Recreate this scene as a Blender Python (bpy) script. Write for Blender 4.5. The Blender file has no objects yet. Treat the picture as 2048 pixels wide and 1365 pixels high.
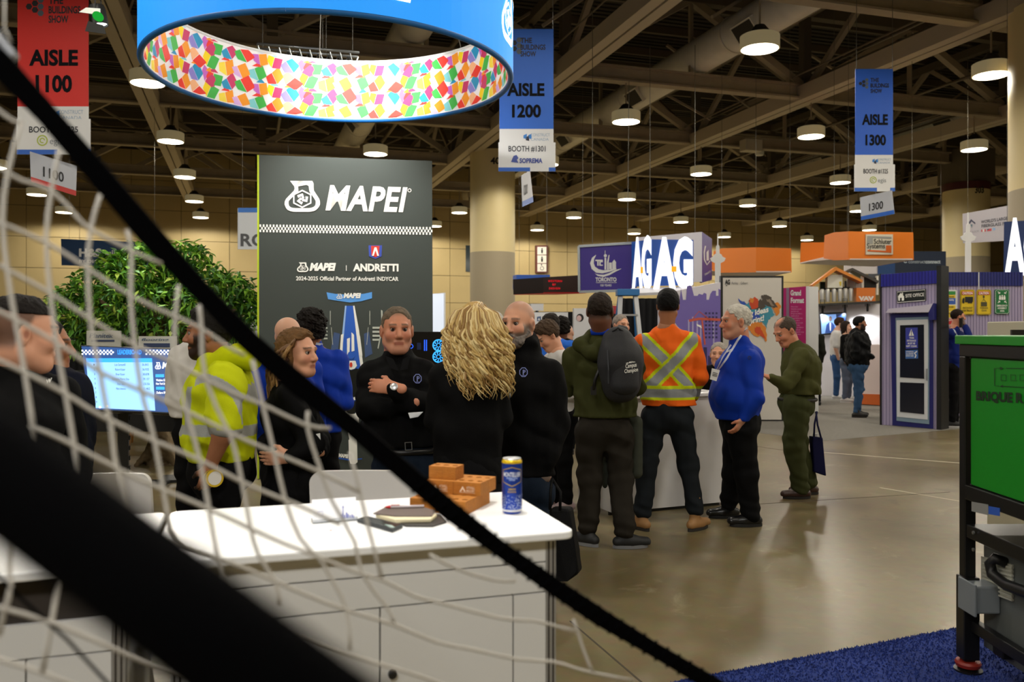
import bpy, bmesh, math, random
import numpy as np
from mathutils import Vector, Matrix

# ---------------------------------------------------------------- camera, world, exposure
SC = bpy.context.scene
COL = SC.collection
FPX, CX, HY, CAMZ, YAW = 1700.0, 1024.0, 660.0, 1.55, math.atan(534/1700)
FWD = Vector((math.sin(YAW), math.cos(YAW), 0)); RGT = Vector((math.cos(YAW), -math.sin(YAW), 0)); UP = Vector((0, 0, 1))
CAM = Vector((0, 0, CAMZ))
cd = bpy.data.cameras.new('camera'); cam = bpy.data.objects.new('camera', cd); COL.objects.link(cam)
cam.location = CAM; cam.rotation_euler = (math.pi/2, 0, -YAW)
cd.sensor_width = 36; cd.lens = 36*FPX/2048; cd.shift_y = -(682.5-HY)/2048
cd.clip_start = 0.05; cd.clip_end = 200
cd.dof.use_dof = True; cd.dof.focus_distance = 5.6; cd.dof.aperture_fstop = 3.3
SC.camera = cam
SC.view_settings.view_transform = 'Standard'; SC.view_settings.look = 'None'
SC.view_settings.gamma = 1; SC.view_settings.use_curve_mapping = False
SC.view_settings.exposure = 0.6
SC.cycles.max_bounces = 6; SC.cycles.diffuse_bounces = 3; SC.cycles.glossy_bounces = 2
W = bpy.data.worlds.new('hall_air'); SC.world = W; W.use_nodes = True
W.node_tree.nodes['Background'].inputs[0].default_value = (1.0, .86, .66, 1)
W.node_tree.nodes['Background'].inputs[1].default_value = 0.035
LAMP_W = 300.0      # watts of every high-bay lamp

def P(px, py, Z):
    return CAM + FWD*Z + RGT*((px-CX)/FPX*Z) + UP*((HY-py)/FPX*Z)
def floor_at(px, py):
    Z = CAMZ*FPX/(py-HY); return P(px, py, Z)

# ---------------------------------------------------------------- materials
def lin(h):
    if not isinstance(h, str): return tuple(h)[:3]
    c = [int(h[i:i+2], 16)/255 for i in (0, 2, 4)]
    return tuple(x/12.92 if x <= .04045 else ((x+.055)/1.055)**2.4 for x in c)
MATS = {}
def mat(name, col, rough=.6, metal=0., emit=0., bump=0., bscale=60., var=0., vscale=3., spec=.5, attr=False, coat=0., alpha=1., trans=0., sheen=0.):
    if name in MATS: return MATS[name]
    m = bpy.data.materials.new(name); m.use_nodes = True; nt = m.node_tree; b = nt.nodes['Principled BSDF']
    c = lin(col)+(1,)
    b.inputs['Base Color'].default_value = c; b.inputs['Roughness'].default_value = rough; b.inputs['Metallic'].default_value = metal
    b.inputs['Specular IOR Level'].default_value = spec
    if coat: b.inputs['Coat Weight'].default_value = coat
    if trans: b.inputs['Transmission Weight'].default_value = trans
    if sheen: b.inputs['Sheen Weight'].default_value = sheen
    if emit: b.inputs['Emission Color'].default_value = c; b.inputs['Emission Strength'].default_value = emit
    src = None
    if attr:
        a = nt.nodes.new('ShaderNodeAttribute'); a.attribute_name = 'Col'; src = a.outputs['Color']
        nt.links.new(src, b.inputs['Base Color'])
        if emit: nt.links.new(src, b.inputs['Emission Color'])
    if var or bump:
        tc = nt.nodes.new('ShaderNodeTexCoord')
    if var:
        n = nt.nodes.new('ShaderNodeTexNoise'); n.inputs['Scale'].default_value = vscale; n.inputs['Detail'].default_value = 5
        nt.links.new(tc.outputs['Object'], n.inputs['Vector'])
        r = nt.nodes.new('ShaderNodeMapRange'); r.inputs['From Min'].default_value = .3; r.inputs['From Max'].default_value = .7
        r.inputs['To Min'].default_value = 1-var; r.inputs['To Max'].default_value = 1+var
        nt.links.new(n.outputs['Fac'], r.inputs['Value'])
        mx = nt.nodes.new('ShaderNodeVectorMath'); mx.operation = 'SCALE'
        if src: nt.links.new(src, mx.inputs[0])
        else: mx.inputs[0].default_value = c[:3]
        nt.links.new(r.outputs[0], mx.inputs['Scale']); nt.links.new(mx.outputs[0], b.inputs['Base Color'])
    if bump:
        n = nt.nodes.new('ShaderNodeTexNoise'); n.inputs['Scale'].default_value = bscale; n.inputs['Detail'].default_value = 4
        nt.links.new(tc.outputs['Object'], n.inputs['Vector'])
        bp = nt.nodes.new('ShaderNodeBump'); bp.inputs['Strength'].default_value = bump; bp.inputs['Distance'].default_value = .01
        nt.links.new(n.outputs['Fac'], bp.inputs['Height']); nt.links.new(bp.outputs[0], b.inputs['Normal'])
    MATS[name] = m
    return m
def glow(name, col, s):
    if name in MATS: return MATS[name]
    m = bpy.data.materials.new(name); m.use_nodes = True; nt = m.node_tree
    for n in list(nt.nodes):
        if n.type == 'BSDF_PRINCIPLED': nt.nodes.remove(n)
    e = nt.nodes.new('ShaderNodeEmission'); e.inputs[0].default_value = lin(col)+(1,); e.inputs[1].default_value = s
    nt.links.new(e.outputs[0], nt.nodes['Material Output'].inputs[0]); MATS[name] = m
    return m
def M(h, rough=.6, **k):
    return mat('paint_'+h+'_%d' % int(rough*100)+''.join('_%s%s' % (a, str(b)) for a, b in k.items()), h, rough, **k)

# ---------------------------------------------------------------- objects
BASE = {}
def tag(o, label=None, cat=None, group=None, kind=None):
    if label: o['label'] = label
    if cat: o['category'] = cat
    if group: o['group'] = group
    if kind: o['kind'] = kind
    return o
def thing(name, label, cat, loc, group=None, kind=None):
    o = bpy.data.objects.new(name, None); COL.objects.link(o); o.location = Vector(loc); o.empty_display_size = .1
    BASE[o.name] = Vector(loc)
    return tag(o, label, cat, group, kind)
def link(name, me, mats, parent=None, origin=None):
    """verts of me are in world space: move them to the parent's (or their own) origin"""
    o = bpy.data.objects.new(name, me); COL.objects.link(o)
    for m in (mats if isinstance(mats, (list, tuple)) else [mats]): me.materials.append(m)
    n = len(me.vertices); co = np.empty(n*3, np.float32); me.vertices.foreach_get('co', co); co = co.reshape(-1, 3)
    if parent is not None:
        base = BASE[parent.name]; o.parent = parent
    elif origin is not None: base = Vector(origin)
    else:
        lo, hi = co.min(0), co.max(0); base = Vector(((lo[0]+hi[0])/2, (lo[1]+hi[1])/2, lo[2]))
    co -= np.array(base, np.float32); me.vertices.foreach_set('co', co.ravel()); me.update()
    if parent is None: o.location = base
    BASE[o.name] = base
    return o
def dup(o, loc=None, parent=None):
    c = o.copy(); COL.objects.link(c)
    if parent: c.parent = parent
    if loc is not None: c.location = loc
    BASE[c.name] = Vector(loc) if loc is not None else BASE.get(o.name, Vector())
    for ch in list(o.children):
        if ch.name not in (c.name,): dup(ch, None, c)
    return c

class MB:
    def __init__(s): s.v = []; s.f = []; s.mi = []
    def add(s, vs, fs, mi=0):
        b = len(s.v); s.v += [tuple(v) for v in vs]; s.f += [tuple(b+i for i in f) for f in fs]; s.mi += [mi]*len(fs); return s
    def obox(s, c, ax, ay, az, mi=0):
        """box: centre and three half-axis vectors"""
        c = Vector(c); ax, ay, az = Vector(ax), Vector(ay), Vector(az)
        vs = [c+ax*i+ay*j+az*k for k in (-1, 1) for j in (-1, 1) for i in (-1, 1)]
        return s.add(vs, [(0, 2, 3, 1), (4, 5, 7, 6), (0, 1, 5, 4), (2, 6, 7, 3), (0, 4, 6, 2), (1, 3, 7, 5)], mi)
    def box(s, lo, hi, mi=0):
        lo, hi = Vector(lo), Vector(hi); h = (hi-lo)/2
        return s.obox((lo+hi)/2, (h.x, 0, 0), (0, h.y, 0), (0, 0, h.z), mi)
    def bar(s, a, b, w, h, mi=0, up=UP):
        a, b = Vector(a), Vector(b); d = (b-a); l = d.length; d.normalize()
        sd = d.cross(Vector(up))
        if sd.length < 1e-4: sd = d.cross(Vector((1, 0, 0)))
        sd.normalize(); u = sd.cross(d)
        return s.obox((a+b)/2, d*(l/2), sd*(w/2), u*(h/2), mi)
    def tube(s, pts, r, n=8, mi=0, cap=True, squash=None):
        pts = [Vector(p) for p in pts]; rs = r if isinstance(r, (list, tuple)) else [r]*len(pts)
        prev = None; rings = []
        for i, p in enumerate(pts):
            d = (pts[min(i+1, len(pts)-1)]-pts[max(i-1, 0)]).normalized()
            if prev is None:
                x = d.orthogonal().normalized()
            else:
                x = (prev-d*prev.dot(d)); x = x.normalized() if x.length > 1e-6 else d.orthogonal().normalized()
            prev = x; y = d.cross(x)
            rings.append([p+(x*math.cos(a)+y*math.sin(a))*rs[i] for a in [2*math.pi*k/n for k in range(n)]])
        vs = [v for rg in rings for v in rg]; fs = []
        for i in range(len(pts)-1):
            for k in range(n): fs.append((i*n+k, i*n+(k+1) % n, (i+1)*n+(k+1) % n, (i+1)*n+k))
        if cap: fs.append(tuple(range(n-1, -1, -1))); fs.append(tuple((len(pts)-1)*n+k for k in range(n)))
        return s.add(vs, fs, mi)
    def lathe(s, prof, c, n=24, mi=0, axis=UP):
        """prof: (r, h) pairs along axis"""
        c = Vector(c); d = Vector(axis).normalized(); x = d.orthogonal().normalized(); y = d.cross(x); vs = []; fs = []
        for r, h in prof:
            for k in range(n):
                a = 2*math.pi*k/n; vs.append(c+d*h+(x*math.cos(a)+y*math.sin(a))*r)
        for i in range(len(prof)-1):
            for k in range(n): fs.append((i*n+k, i*n+(k+1) % n, (i+1)*n+(k+1) % n, (i+1)*n+k))
        if prof[0][0] > 1e-5: fs.append(tuple(range(n-1, -1, -1)))
        if prof[-1][0] > 1e-5: fs.append(tuple((len(prof)-1)*n+k for k in range(n)))
        return s.add(vs, fs, mi)
    def slab(s, pts, thick, mi=0, mside=None):
        """polygon (world points, front) extruded away from its front by thick along -normal (normal towards the camera)"""
        pts = [Vector(p) for p in pts]; n = Vector((0, 0, 0))
        for i in range(len(pts)):
            a, b = pts[i], pts[(i+1) % len(pts)]; n += Vector(((a.y-b.y)*(a.z+b.z), (a.z-b.z)*(a.x+b.x), (a.x-b.x)*(a.y+b.y)))
        n.normalize()
        if n.dot(CAM-pts[0]) < 0: pts = pts[::-1]; n = -n
        k = len(pts); b = [p-n*thick for p in pts]
        s.add(pts+b, [tuple(range(k)), tuple(range(2*k-1, k-1, -1))], mi)
        s.f += [tuple(len(s.v)-2*k+i for i in (j, j+k, (j+1) % k+k, (j+1) % k)) for j in range(k)]
        s.mi += [mi if mside is None else mside]*k
        return s
    def mesh(s, name, smooth=False):
        me = bpy.data.meshes.new(name); me.from_pydata(s.v, [], s.f); me.polygons.foreach_set('material_index', s.mi)
        if smooth: me.polygons.foreach_set('use_smooth', [True]*len(s.f))
        me.update(); return me
    def build(s, name, mats, parent=None, smooth=False, bevel=0, seg=2, origin=None, auto=None):
        me = s.mesh(name, smooth)
        o = link(name, me, mats, parent, origin)
        if smooth and auto:
            me.set_sharp_from_angle(angle=math.radians(auto))
        if bevel:
            m = o.modifiers.new('bevel', 'BEVEL'); m.width = bevel; m.segments = seg; m.limit_method = 'ANGLE'; m.angle_limit = math.radians(40)
        return o

# ---------------------------------------------------------------- flat print on real planes
class Plane:
    """upright plane through two photo columns at given depths"""
    def __init__(s, xl, Zl, xr, Zr):
        s.o = P(xl, HY, Zl); b = P(xr, HY, Zr); s.r = (b-s.o).normalized(); s.u = Vector((0, 0, 1)); s.n = s.r.cross(s.u)
        if s.n.dot(CAM-s.o) < 0: s.n = -s.n
    def at(s, px, py, lift=0.):
        d = P(px, py, 1.)-CAM; o = s.o+s.n*lift; t = (o-CAM).dot(s.n)/d.dot(s.n); return CAM+d*t
    def quad(s, x0, y0, x1, y1, lift=0.): return [s.at(x0, y0, lift), s.at(x1, y0, lift), s.at(x1, y1, lift), s.at(x0, y1, lift)]
class Horiz:
    def __init__(s, z): s.o = Vector((0, 0, z)); s.n = Vector((0, 0, 1)); s.u = FWD
    def at(s, px, py, lift=0.):
        d = P(px, py, 1.)-CAM; t = (s.o.z+lift-CAM.z)/d.z; return CAM+d*t
def ring(pl, cx, cy, rx, ry=None, n=20, a0=0, a1=360):
    ry = ry or rx; full = (a1-a0) >= 360
    return [(cx+rx*math.cos(math.radians(a0+(a1-a0)*k/(n if full else n-1))), cy-ry*math.sin(math.radians(a0+(a1-a0)*k/(n if full else n-1)))) for k in range(n)]
def poly(mb, pl, pts, lift=.004, mi=0):
    vs = [pl.at(x, y, lift) for x, y in pts]; f = tuple(range(len(vs)))
    a = Vector((0, 0, 0))
    for i in range(len(vs)): a += (vs[i]-vs[0]).cross(vs[(i+1) % len(vs)]-vs[0])
    if a.dot(pl.n) < 0: f = f[::-1]
    mb.add(vs, [f], mi); return mb
def stroke(mb, pl, pts, w, lift=.004, mi=0, closed=False):
    pts = list(pts); n = len(pts); L = []; R = []
    for i in range(n):
        if closed: a, b = pts[i-1], pts[(i+1) % n]
        else: a, b = pts[max(i-1, 0)], pts[min(i+1, n-1)]
        dx, dy = b[0]-a[0], b[1]-a[1]; l = math.hypot(dx, dy) or 1
        nx, ny = -dy/l*w/2, dx/l*w/2
        L.append((pts[i][0]+nx, pts[i][1]+ny)); R.append((pts[i][0]-nx, pts[i][1]-ny))
    for i in range(n if closed else n-1):
        j = (i+1) % n; poly(mb, pl, [L[i], L[j], R[j], R[i]], lift, mi)
    return mb
_txt = {}; _tsc = {}
def glyphs(s, bold=0., shear=0., space=1.):
    k = (s, bold, shear, space)
    if k in _txt: return _txt[k]
    c = bpy.data.curves.new('lettering', 'FONT'); c.body = s; c.resolution_u = 3; c.offset = bold; c.shear = shear; c.space_character = space
    o = bpy.data.objects.new('lettering', c)
    if 'sc' not in _tsc: _tsc['sc'] = bpy.data.scenes.new('lettering_workbench')
    ts = _tsc['sc']; ts.collection.objects.link(o); vl = ts.view_layers[0]; vl.update()
    me = bpy.data.meshes.new_from_object(o.evaluated_get(vl.depsgraph))
    n = len(me.vertices); v = np.empty(n*3); me.vertices.foreach_get('co', v); v = v.reshape(-1, 3)
    f = [tuple(p.vertices) for p in me.polygons]
    bpy.data.objects.remove(o); bpy.data.curves.remove(c); bpy.data.meshes.remove(me)
    _txt[k] = (v, f); return v, f
def text(mb, pl, s, xl, yb, xr, h, yr=None, bold=.02, shear=0., lift=.005, mi=0, space=1.):
    """lettering from (xl, yb) to (xr, yr) in photo columns/rows on the plane, h = letter height in photo pixels"""
    v, f = glyphs(s, bold, shear, space)
    if len(v) == 0: return mb
    lo, hi = v.min(0), v.max(0); yr = yb if yr is None else yr
    A = pl.at(xl, yb, lift); B = pl.at(xr, yr, lift); Cc = pl.at(xl, yb-h, lift)
    top = max(hi[1], .3); low = lo[1] if lo[1] < -.05 else 0.
    e = (B-A)/(hi[0]-lo[0]); g = (Cc-A)/(.70 if top < .85 else top)
    vs = [A+e*(p[0]-lo[0])+g*p[1] for p in v]
    flip = e.cross(g).dot(pl.n) < 0
    mb.add(vs, [t[::-1] for t in f] if flip else f, mi); return mb
# ---------------------------------------------------------------- smooth solid figures (distance field + surface nets)
def V3(p): return np.array((p[0], p[1], p[2]), np.float64)
class Field:
    def __init__(s): s.pr = []
    def limb(s, a, b, ra, rb, k=.02, side=None, asp=1., neg=False, mid=None):
        s.pr.append(('L', V3(a), V3(b), ra, rb, None if side is None else V3(side)/np.linalg.norm(V3(side)), asp, k, neg)); return s
    def ell(s, c, r, R=None, k=.02, neg=False):
        s.pr.append(('E', V3(c), V3(r), np.eye(3) if R is None else np.array(R), k, neg)); return s
    def chain(s, pts, rs, k=.02, side=None, asp=1.):
        for i in range(len(pts)-1): s.limb(pts[i], pts[i+1], rs[i], rs[i+1], k, side, asp)
        return s
    def bbox(s, p, pad):
        if p[0] == 'L':
            m = max(p[3], p[4])*max(1, p[6])+pad
            return np.minimum(p[1], p[2])-m, np.maximum(p[1], p[2])+m
        m = p[2].max()+pad; return p[1]-m, p[1]+m
    def mesh(s, h, noise=None, clip=None):
        pos = [p for p in s.pr if not p[-1]]
        los, his = zip(*[s.bbox(p, 2.5*h) for p in pos]); lo = np.min(los, 0); hi = np.max(his, 0)
        N = np.ceil((hi-lo)/h).astype(int)+1
        g = np.full(N, .25, np.float32); ax = [lo[i]+h*np.arange(N[i]) for i in range(3)]
        for p in s.pr:
            k, neg = p[-2], p[-1]
            bl, bh = s.bbox(p, k+3*h)
            i0 = np.clip(np.floor((bl-lo)/h).astype(int), 0, N); i1 = np.clip(np.ceil((bh-lo)/h).astype(int)+1, 0, N)
            if (i1 <= i0).any(): continue
            sl = tuple(slice(i0[i], i1[i]) for i in range(3))
            X = ax[0][sl[0]][:, None, None]; Y = ax[1][sl[1]][None, :, None]; Z = ax[2][sl[2]][None, None, :]
            if p[0] == 'L':
                a, b, ra, rb, sd, asp = p[1:7]; ab = b-a; L2 = max(ab@ab, 1e-9)
                x, y, z = X-a[0], Y-a[1], Z-a[2]
                t = np.clip((x*ab[0]+y*ab[1]+z*ab[2])/L2, 0, 1)
                x = x-t*ab[0]; y = y-t*ab[1]; z = z-t*ab[2]; r = ra+(rb-ra)*t; q = x*x+y*y+z*z
                if sd is None: d = np.sqrt(q)-r
                else:
                    w = x*sd[0]+y*sd[1]+z*sd[2]; w2 = w*w
                    d = (np.sqrt(np.maximum(q-w2, 0)+w2/(asp*asp))-r)*min(1, asp)
            else:
                c, r, R = p[1:4]; x, y, z = X-c[0], Y-c[1], Z-c[2]
                e = [(x*R[0, i]+y*R[1, i]+z*R[2, i])/r[i] for i in range(3)]
                q = np.sqrt(e[0]**2+e[1]**2+e[2]**2); d = (q-1)*r.min()
            o = g[sl]
            if neg:
                d = -d; hh = np.maximum(k-np.abs(o-d), 0)/k; g[sl] = np.maximum(o, d)+hh*hh*k/4
            else:
                hh = np.maximum(k-np.abs(o-d), 0)/k; g[sl] = np.minimum(o, d)-hh*hh*k/4
        if noise is not None or clip is not None:
            m = np.abs(g) < 3*h+.03; I = np.nonzero(m)
            pts = np.stack([ax[i][I[i]] for i in range(3)], 1)
            if noise is not None: g[I] += noise(pts)
            if clip is not None: g[I] = np.maximum(g[I], clip(pts))
        return surfnets(g, lo, h)
CORN = np.array([(i, j, k) for i in (0, 1) for j in (0, 1) for k in (0, 1)])
EDG = [(a, b) for a in range(8) for b in range(a+1, 8) if np.abs(CORN[a]-CORN[b]).sum() == 1]
def surfnets(g, lo, h):
    n = np.array(g.shape); ins = g < 0; cnt = np.zeros(n-1, np.int8)
    for c in CORN: cnt += ins[c[0]:n[0]-1+c[0], c[1]:n[1]-1+c[1], c[2]:n[2]-1+c[2]]
    I = np.stack(np.nonzero((cnt > 0) & (cnt < 8)), 1)
    if len(I) == 0: return np.zeros((0, 3)), np.zeros((0, 4), int)
    val = np.stack([g[I[:, 0]+c[0], I[:, 1]+c[1], I[:, 2]+c[2]] for c in CORN], 1).astype(float)
    acc = np.zeros((len(I), 3)); w = np.zeros(len(I))
    for a, b in EDG:
        va, vb = val[:, a], val[:, b]; x = (va < 0) != (vb < 0); t = np.where(x, va/np.where(x, va-vb, 1), 0)
        acc += x[:, None]*(CORN[a]+t[:, None]*(CORN[b]-CORN[a])); w += x
    vs = lo+h*(I+acc/w[:, None])
    idx = np.full(n-1, -1); idx[I[:, 0], I[:, 1], I[:, 2]] = np.arange(len(I)); F = []
    for a in range(3):
        b, c = (a+1) % 3, (a+2) % 3
        s0 = [slice(None)]*3; s1 = [slice(None)]*3; s0[a] = slice(0, n[a]-1); s1[a] = slice(1, n[a])
        A, B = ins[tuple(s0)], ins[tuple(s1)]; E = np.stack(np.nonzero(A != B), 1)
        E = E[(E[:, b] > 0) & (E[:, b] < n[b]-1) & (E[:, c] > 0) & (E[:, c] < n[c]-1)]
        if len(E) == 0: continue
        fl = A[E[:, 0], E[:, 1], E[:, 2]]
        def cell(db, dc):
            q = E.copy(); q[:, b] += db; q[:, c] += dc; return idx[q[:, 0], q[:, 1], q[:, 2]]
        f = np.stack([cell(-1, -1), cell(0, -1), cell(0, 0), cell(-1, 0)], 1)
        f[~fl] = f[~fl][:, ::-1]; F.append(f)
    return vs, np.concatenate(F)
def npmesh(name, parts, colf=None):
    """parts: list of (verts, quads)"""
    b = 0; vs = []; fs = []
    for v, f in parts:
        vs.append(v); fs.append(f+b); b += len(v)
    v = np.concatenate(vs); f = np.concatenate(fs).astype(np.int32)
    me = bpy.data.meshes.new(name); me.vertices.add(len(v)); me.vertices.foreach_set('co', v.astype(np.float32).ravel())
    me.loops.add(f.size); me.loops.foreach_set('vertex_index', f.ravel()); me.polygons.add(len(f))
    me.polygons.foreach_set('loop_start', np.arange(0, f.size, 4, dtype=np.int32))
    me.polygons.foreach_set('use_smooth', np.ones(len(f), bool))
    me.update(calc_edges=True); me.validate()
    if colf is not None:
        at = me.color_attributes.new('Col', 'FLOAT_COLOR', 'POINT'); c = np.ones((len(v), 4), np.float32); c[:, :3] = colf(v)
        at.data.foreach_set('color', c.ravel())
    return me
def folds(amp, seed=0., s=17.):
    def f(p):
        q = p*s; x, y, z = q[:, 0], q[:, 1], q[:, 2]; e = seed*1.7
        a = np.sin(x*.9+z*1.25+1.6*np.sin(y*.8+z*.35+e)+e)*np.sin(z*.55-y*1.1+1.4*np.sin(x*.6+e)+2*e)
        b = np.sin(1.9*z+1.2*x-1.1*y+2.*np.sin(.7*x+.9*y+e))
        c = np.sin(3.3*x+2.1*y+1.2*z+e)*np.sin(2.9*y-2.6*x+1.1*z)
        d = 1-2*np.abs(np.sin(.55*x-.35*y+.9*z+1.3*np.sin(.5*z+.6*y+e)+.7*e)); g = 1-2*np.abs(np.sin(.8*y+.7*x-.6*z+1.2*np.sin(.7*x+e)))
        return (-amp*(.45*a+.3*b+.25*c+.55*d*np.sin(.4*z+x*.5+e)+.5*g*np.sin(.3*x-.45*z+2*e))).astype(np.float32)
    return f
# ---------------------------------------------------------------- hall shell
def concrete():
    m = bpy.data.materials.new('polished_concrete'); m.use_nodes = True; nt = m.node_tree; b = nt.nodes['Principled BSDF']
    tc = nt.nodes.new('ShaderNodeTexCoord')
    n1 = nt.nodes.new('ShaderNodeTexNoise'); n1.inputs['Scale'].default_value = .55; n1.inputs['Detail'].default_value = 6; n1.inputs['Roughness'].default_value = .6
    n2 = nt.nodes.new('ShaderNodeTexNoise'); n2.inputs['Scale'].default_value = 14; n2.inputs['Detail'].default_value = 6
    nt.links.new(tc.outputs['Object'], n1.inputs['Vector']); nt.links.new(tc.outputs['Object'], n2.inputs['Vector'])
    r = nt.nodes.new('ShaderNodeValToRGB'); r.color_ramp.elements[0].position = .32; r.color_ramp.elements[1].position = .7
    r.color_ramp.elements[0].color = lin('695b3c')+(1,); r.color_ramp.elements[1].color = lin('988a66')+(1,)
    nt.links.new(n1.outputs['Fac'], r.inputs[0])
    mx = nt.nodes.new('ShaderNodeMix'); mx.data_type = 'RGBA'; mx.blend_type = 'MULTIPLY'; mx.inputs['Factor'].default_value = .35
    nt.links.new(r.outputs[0], mx.inputs['A']); nt.links.new(n2.outputs['Color'], mx.inputs['B'])
    r2 = nt.nodes.new('ShaderNodeMapRange'); r2.inputs['To Min'].default_value = .20; r2.inputs['To Max'].default_value = .44
    nt.links.new(n1.outputs['Fac'], r2.inputs['Value']); nt.links.new(r2.outputs[0], b.inputs['Roughness'])
    n3 = nt.nodes.new('ShaderNodeTexNoise'); n3.inputs['Scale'].default_value = 2.3; n3.inputs['Detail'].default_value = 9; n3.inputs['Roughness'].default_value = .7; n3.inputs['Distortion'].default_value = .6
    nt.links.new(tc.outputs['Object'], n3.inputs['Vector'])
    r3 = nt.nodes.new('ShaderNodeValToRGB'); r3.color_ramp.elements[0].position = .58; r3.color_ramp.elements[1].position = .72; r3.color_ramp.elements[0].color = (0, 0, 0, 1); r3.color_ramp.elements[1].color = (.5, .5, .5, 1)
    nt.links.new(n3.outputs['Fac'], r3.inputs[0])
    m3 = nt.nodes.new('ShaderNodeMix'); m3.data_type = 'RGBA'; m3.inputs['B'].default_value = lin('b3a88a')+(1,); nt.links.new(r3.outputs[0], m3.inputs['Factor']); nt.links.new(mx.outputs['Result'], m3.inputs['A'])
    r4 = nt.nodes.new('ShaderNodeValToRGB'); r4.color_ramp.elements[0].position = .30; r4.color_ramp.elements[1].position = .42; r4.color_ramp.elements[0].color = (.45, .45, .45, 1); r4.color_ramp.elements[1].color = (0, 0, 0, 1)
    nt.links.new(n3.outputs['Fac'], r4.inputs[0]); m4 = nt.nodes.new('ShaderNodeMix'); m4.data_type = 'RGBA'; m4.inputs['B'].default_value = lin('4f4530')+(1,); nt.links.new(r4.outputs[0], m4.inputs['Factor']); nt.links.new(m3.outputs['Result'], m4.inputs['A'])
    nt.links.new(m4.outputs['Result'], b.inputs['Base Color'])
    bp = nt.nodes.new('ShaderNodeBump'); bp.inputs['Strength'].default_value = .04; nt.links.new(n2.outputs['Fac'], bp.inputs['Height']); nt.links.new(bp.outputs[0], b.inputs['Normal'])
    return m
FL = MB().box((-45, -12, -.3), (65, 48.4, 0)).build('floor', concrete()); tag(FL, 'polished tan concrete hall floor with joints and stains', kind='structure')
jm = M('4a4234', .9); jl = M('c9bfa8', .7)
for i, (a, b, w, m) in enumerate([((1140, 1243), (1300, 1380), .010, jm), ((1640, 905), (1960, 930), .03, jl), ((1760, 976), (1990, 1015), .025, jl), ((1340, 868), (1640, 912), .012, jm), ((1500, 1010), (1900, 985), .01, jm)]):
    A, B = floor_at(*a), floor_at(*b); d = (B-A).normalized(); sd = Vector((-d.y, d.x, 0))*w/2
    MB().obox((A+B)/2+UP*.0006, (B-A)/2, sd, UP*.0006).build('floor_joint', m, FL)
# back wall of panels
ZD = 11.2; VW = 46.
WB = MB().box((-45, VW+.12, 0), (65, VW+.5, ZD)).build('wall_back', M('5d5138', .9)); tag(WB, 'cream panelled back wall of the exhibition hall', kind='structure')
pm = mat('cream_wall_panel', 'c4ae7a', .6, var=.06, vscale=.5)
pw, ph = 2.32, 1.5; proto = None
for i in range(-16, 26):
    for j in range(7):
        c = Vector((i*pw+.4, VW+.06, j*ph+ph/2+.05))
        if proto is None:
            proto = MB().obox(c, (pw/2-.012, 0, 0), (0, .06, 0), (0, 0, ph/2-.012)).build('wall_panel', pm, WB)
        else:
            o = proto.copy(); COL.objects.link(o); o.location = c-Vector((-16*pw+.4, VW+.06, ph/2+.05))
for nm, lo, hi in (('wall_left', (-45.4, -12, 0), (-45, 48.4, ZD)), ('wall_right', (65, -12, 0), (65.4, 48.4, ZD)), ('wall_front', (-45, -12.4, 0), (65, -12, ZD))):
    tag(MB().box(lo, hi).build(nm, M('b7a67c', .8)), 'cream side wall of the hall', kind='structure')
dk = bpy.data.materials.new('ribbed_roof_deck'); dk.use_nodes = True; nt = dk.node_tree; b = nt.nodes['Principled BSDF']; b.inputs['Base Color'].default_value = lin('3a342b')+(1,); b.inputs['Roughness'].default_value = .8
CE = MB().box((-45, -12, ZD), (65, 48.4, ZD+.3)).build('ceiling', dk); tag(CE, 'dark ribbed metal roof deck of the hall', kind='structure')
rib = None
for k in range(150):
    v = 4+k*.29
    if rib is None: rib = MB().box((-30, v-.06, ZD-.05), (48, v+.06, ZD)).build('deck_rib', dk, CE)
    else:
        o = rib.copy(); COL.objects.link(o); o.location = (0, k*.29, 0)
sm = mat('truss_steel_paint', '988a74', .65, var=.08); smd = mat('truss_steel_dark', '5a5040', .7); sml = mat('beam_light_paint', 'b8ab94', .6)
galv = mat('duct_sheet_metal', 'd2ccbe', .5, metal=.0, var=.05); pip = mat('sprinkler_pipe', '6b5f4c', .5, metal=.2)
UA = [-2.6, 7.8, 15.0, 22.2, 29.4, 36.6]; VB = [8.2, 14.25, 20.3, 26.35, 32.4, 38.4, 43.8]; Z0 = 8.0; ZT = 10.3
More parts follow.
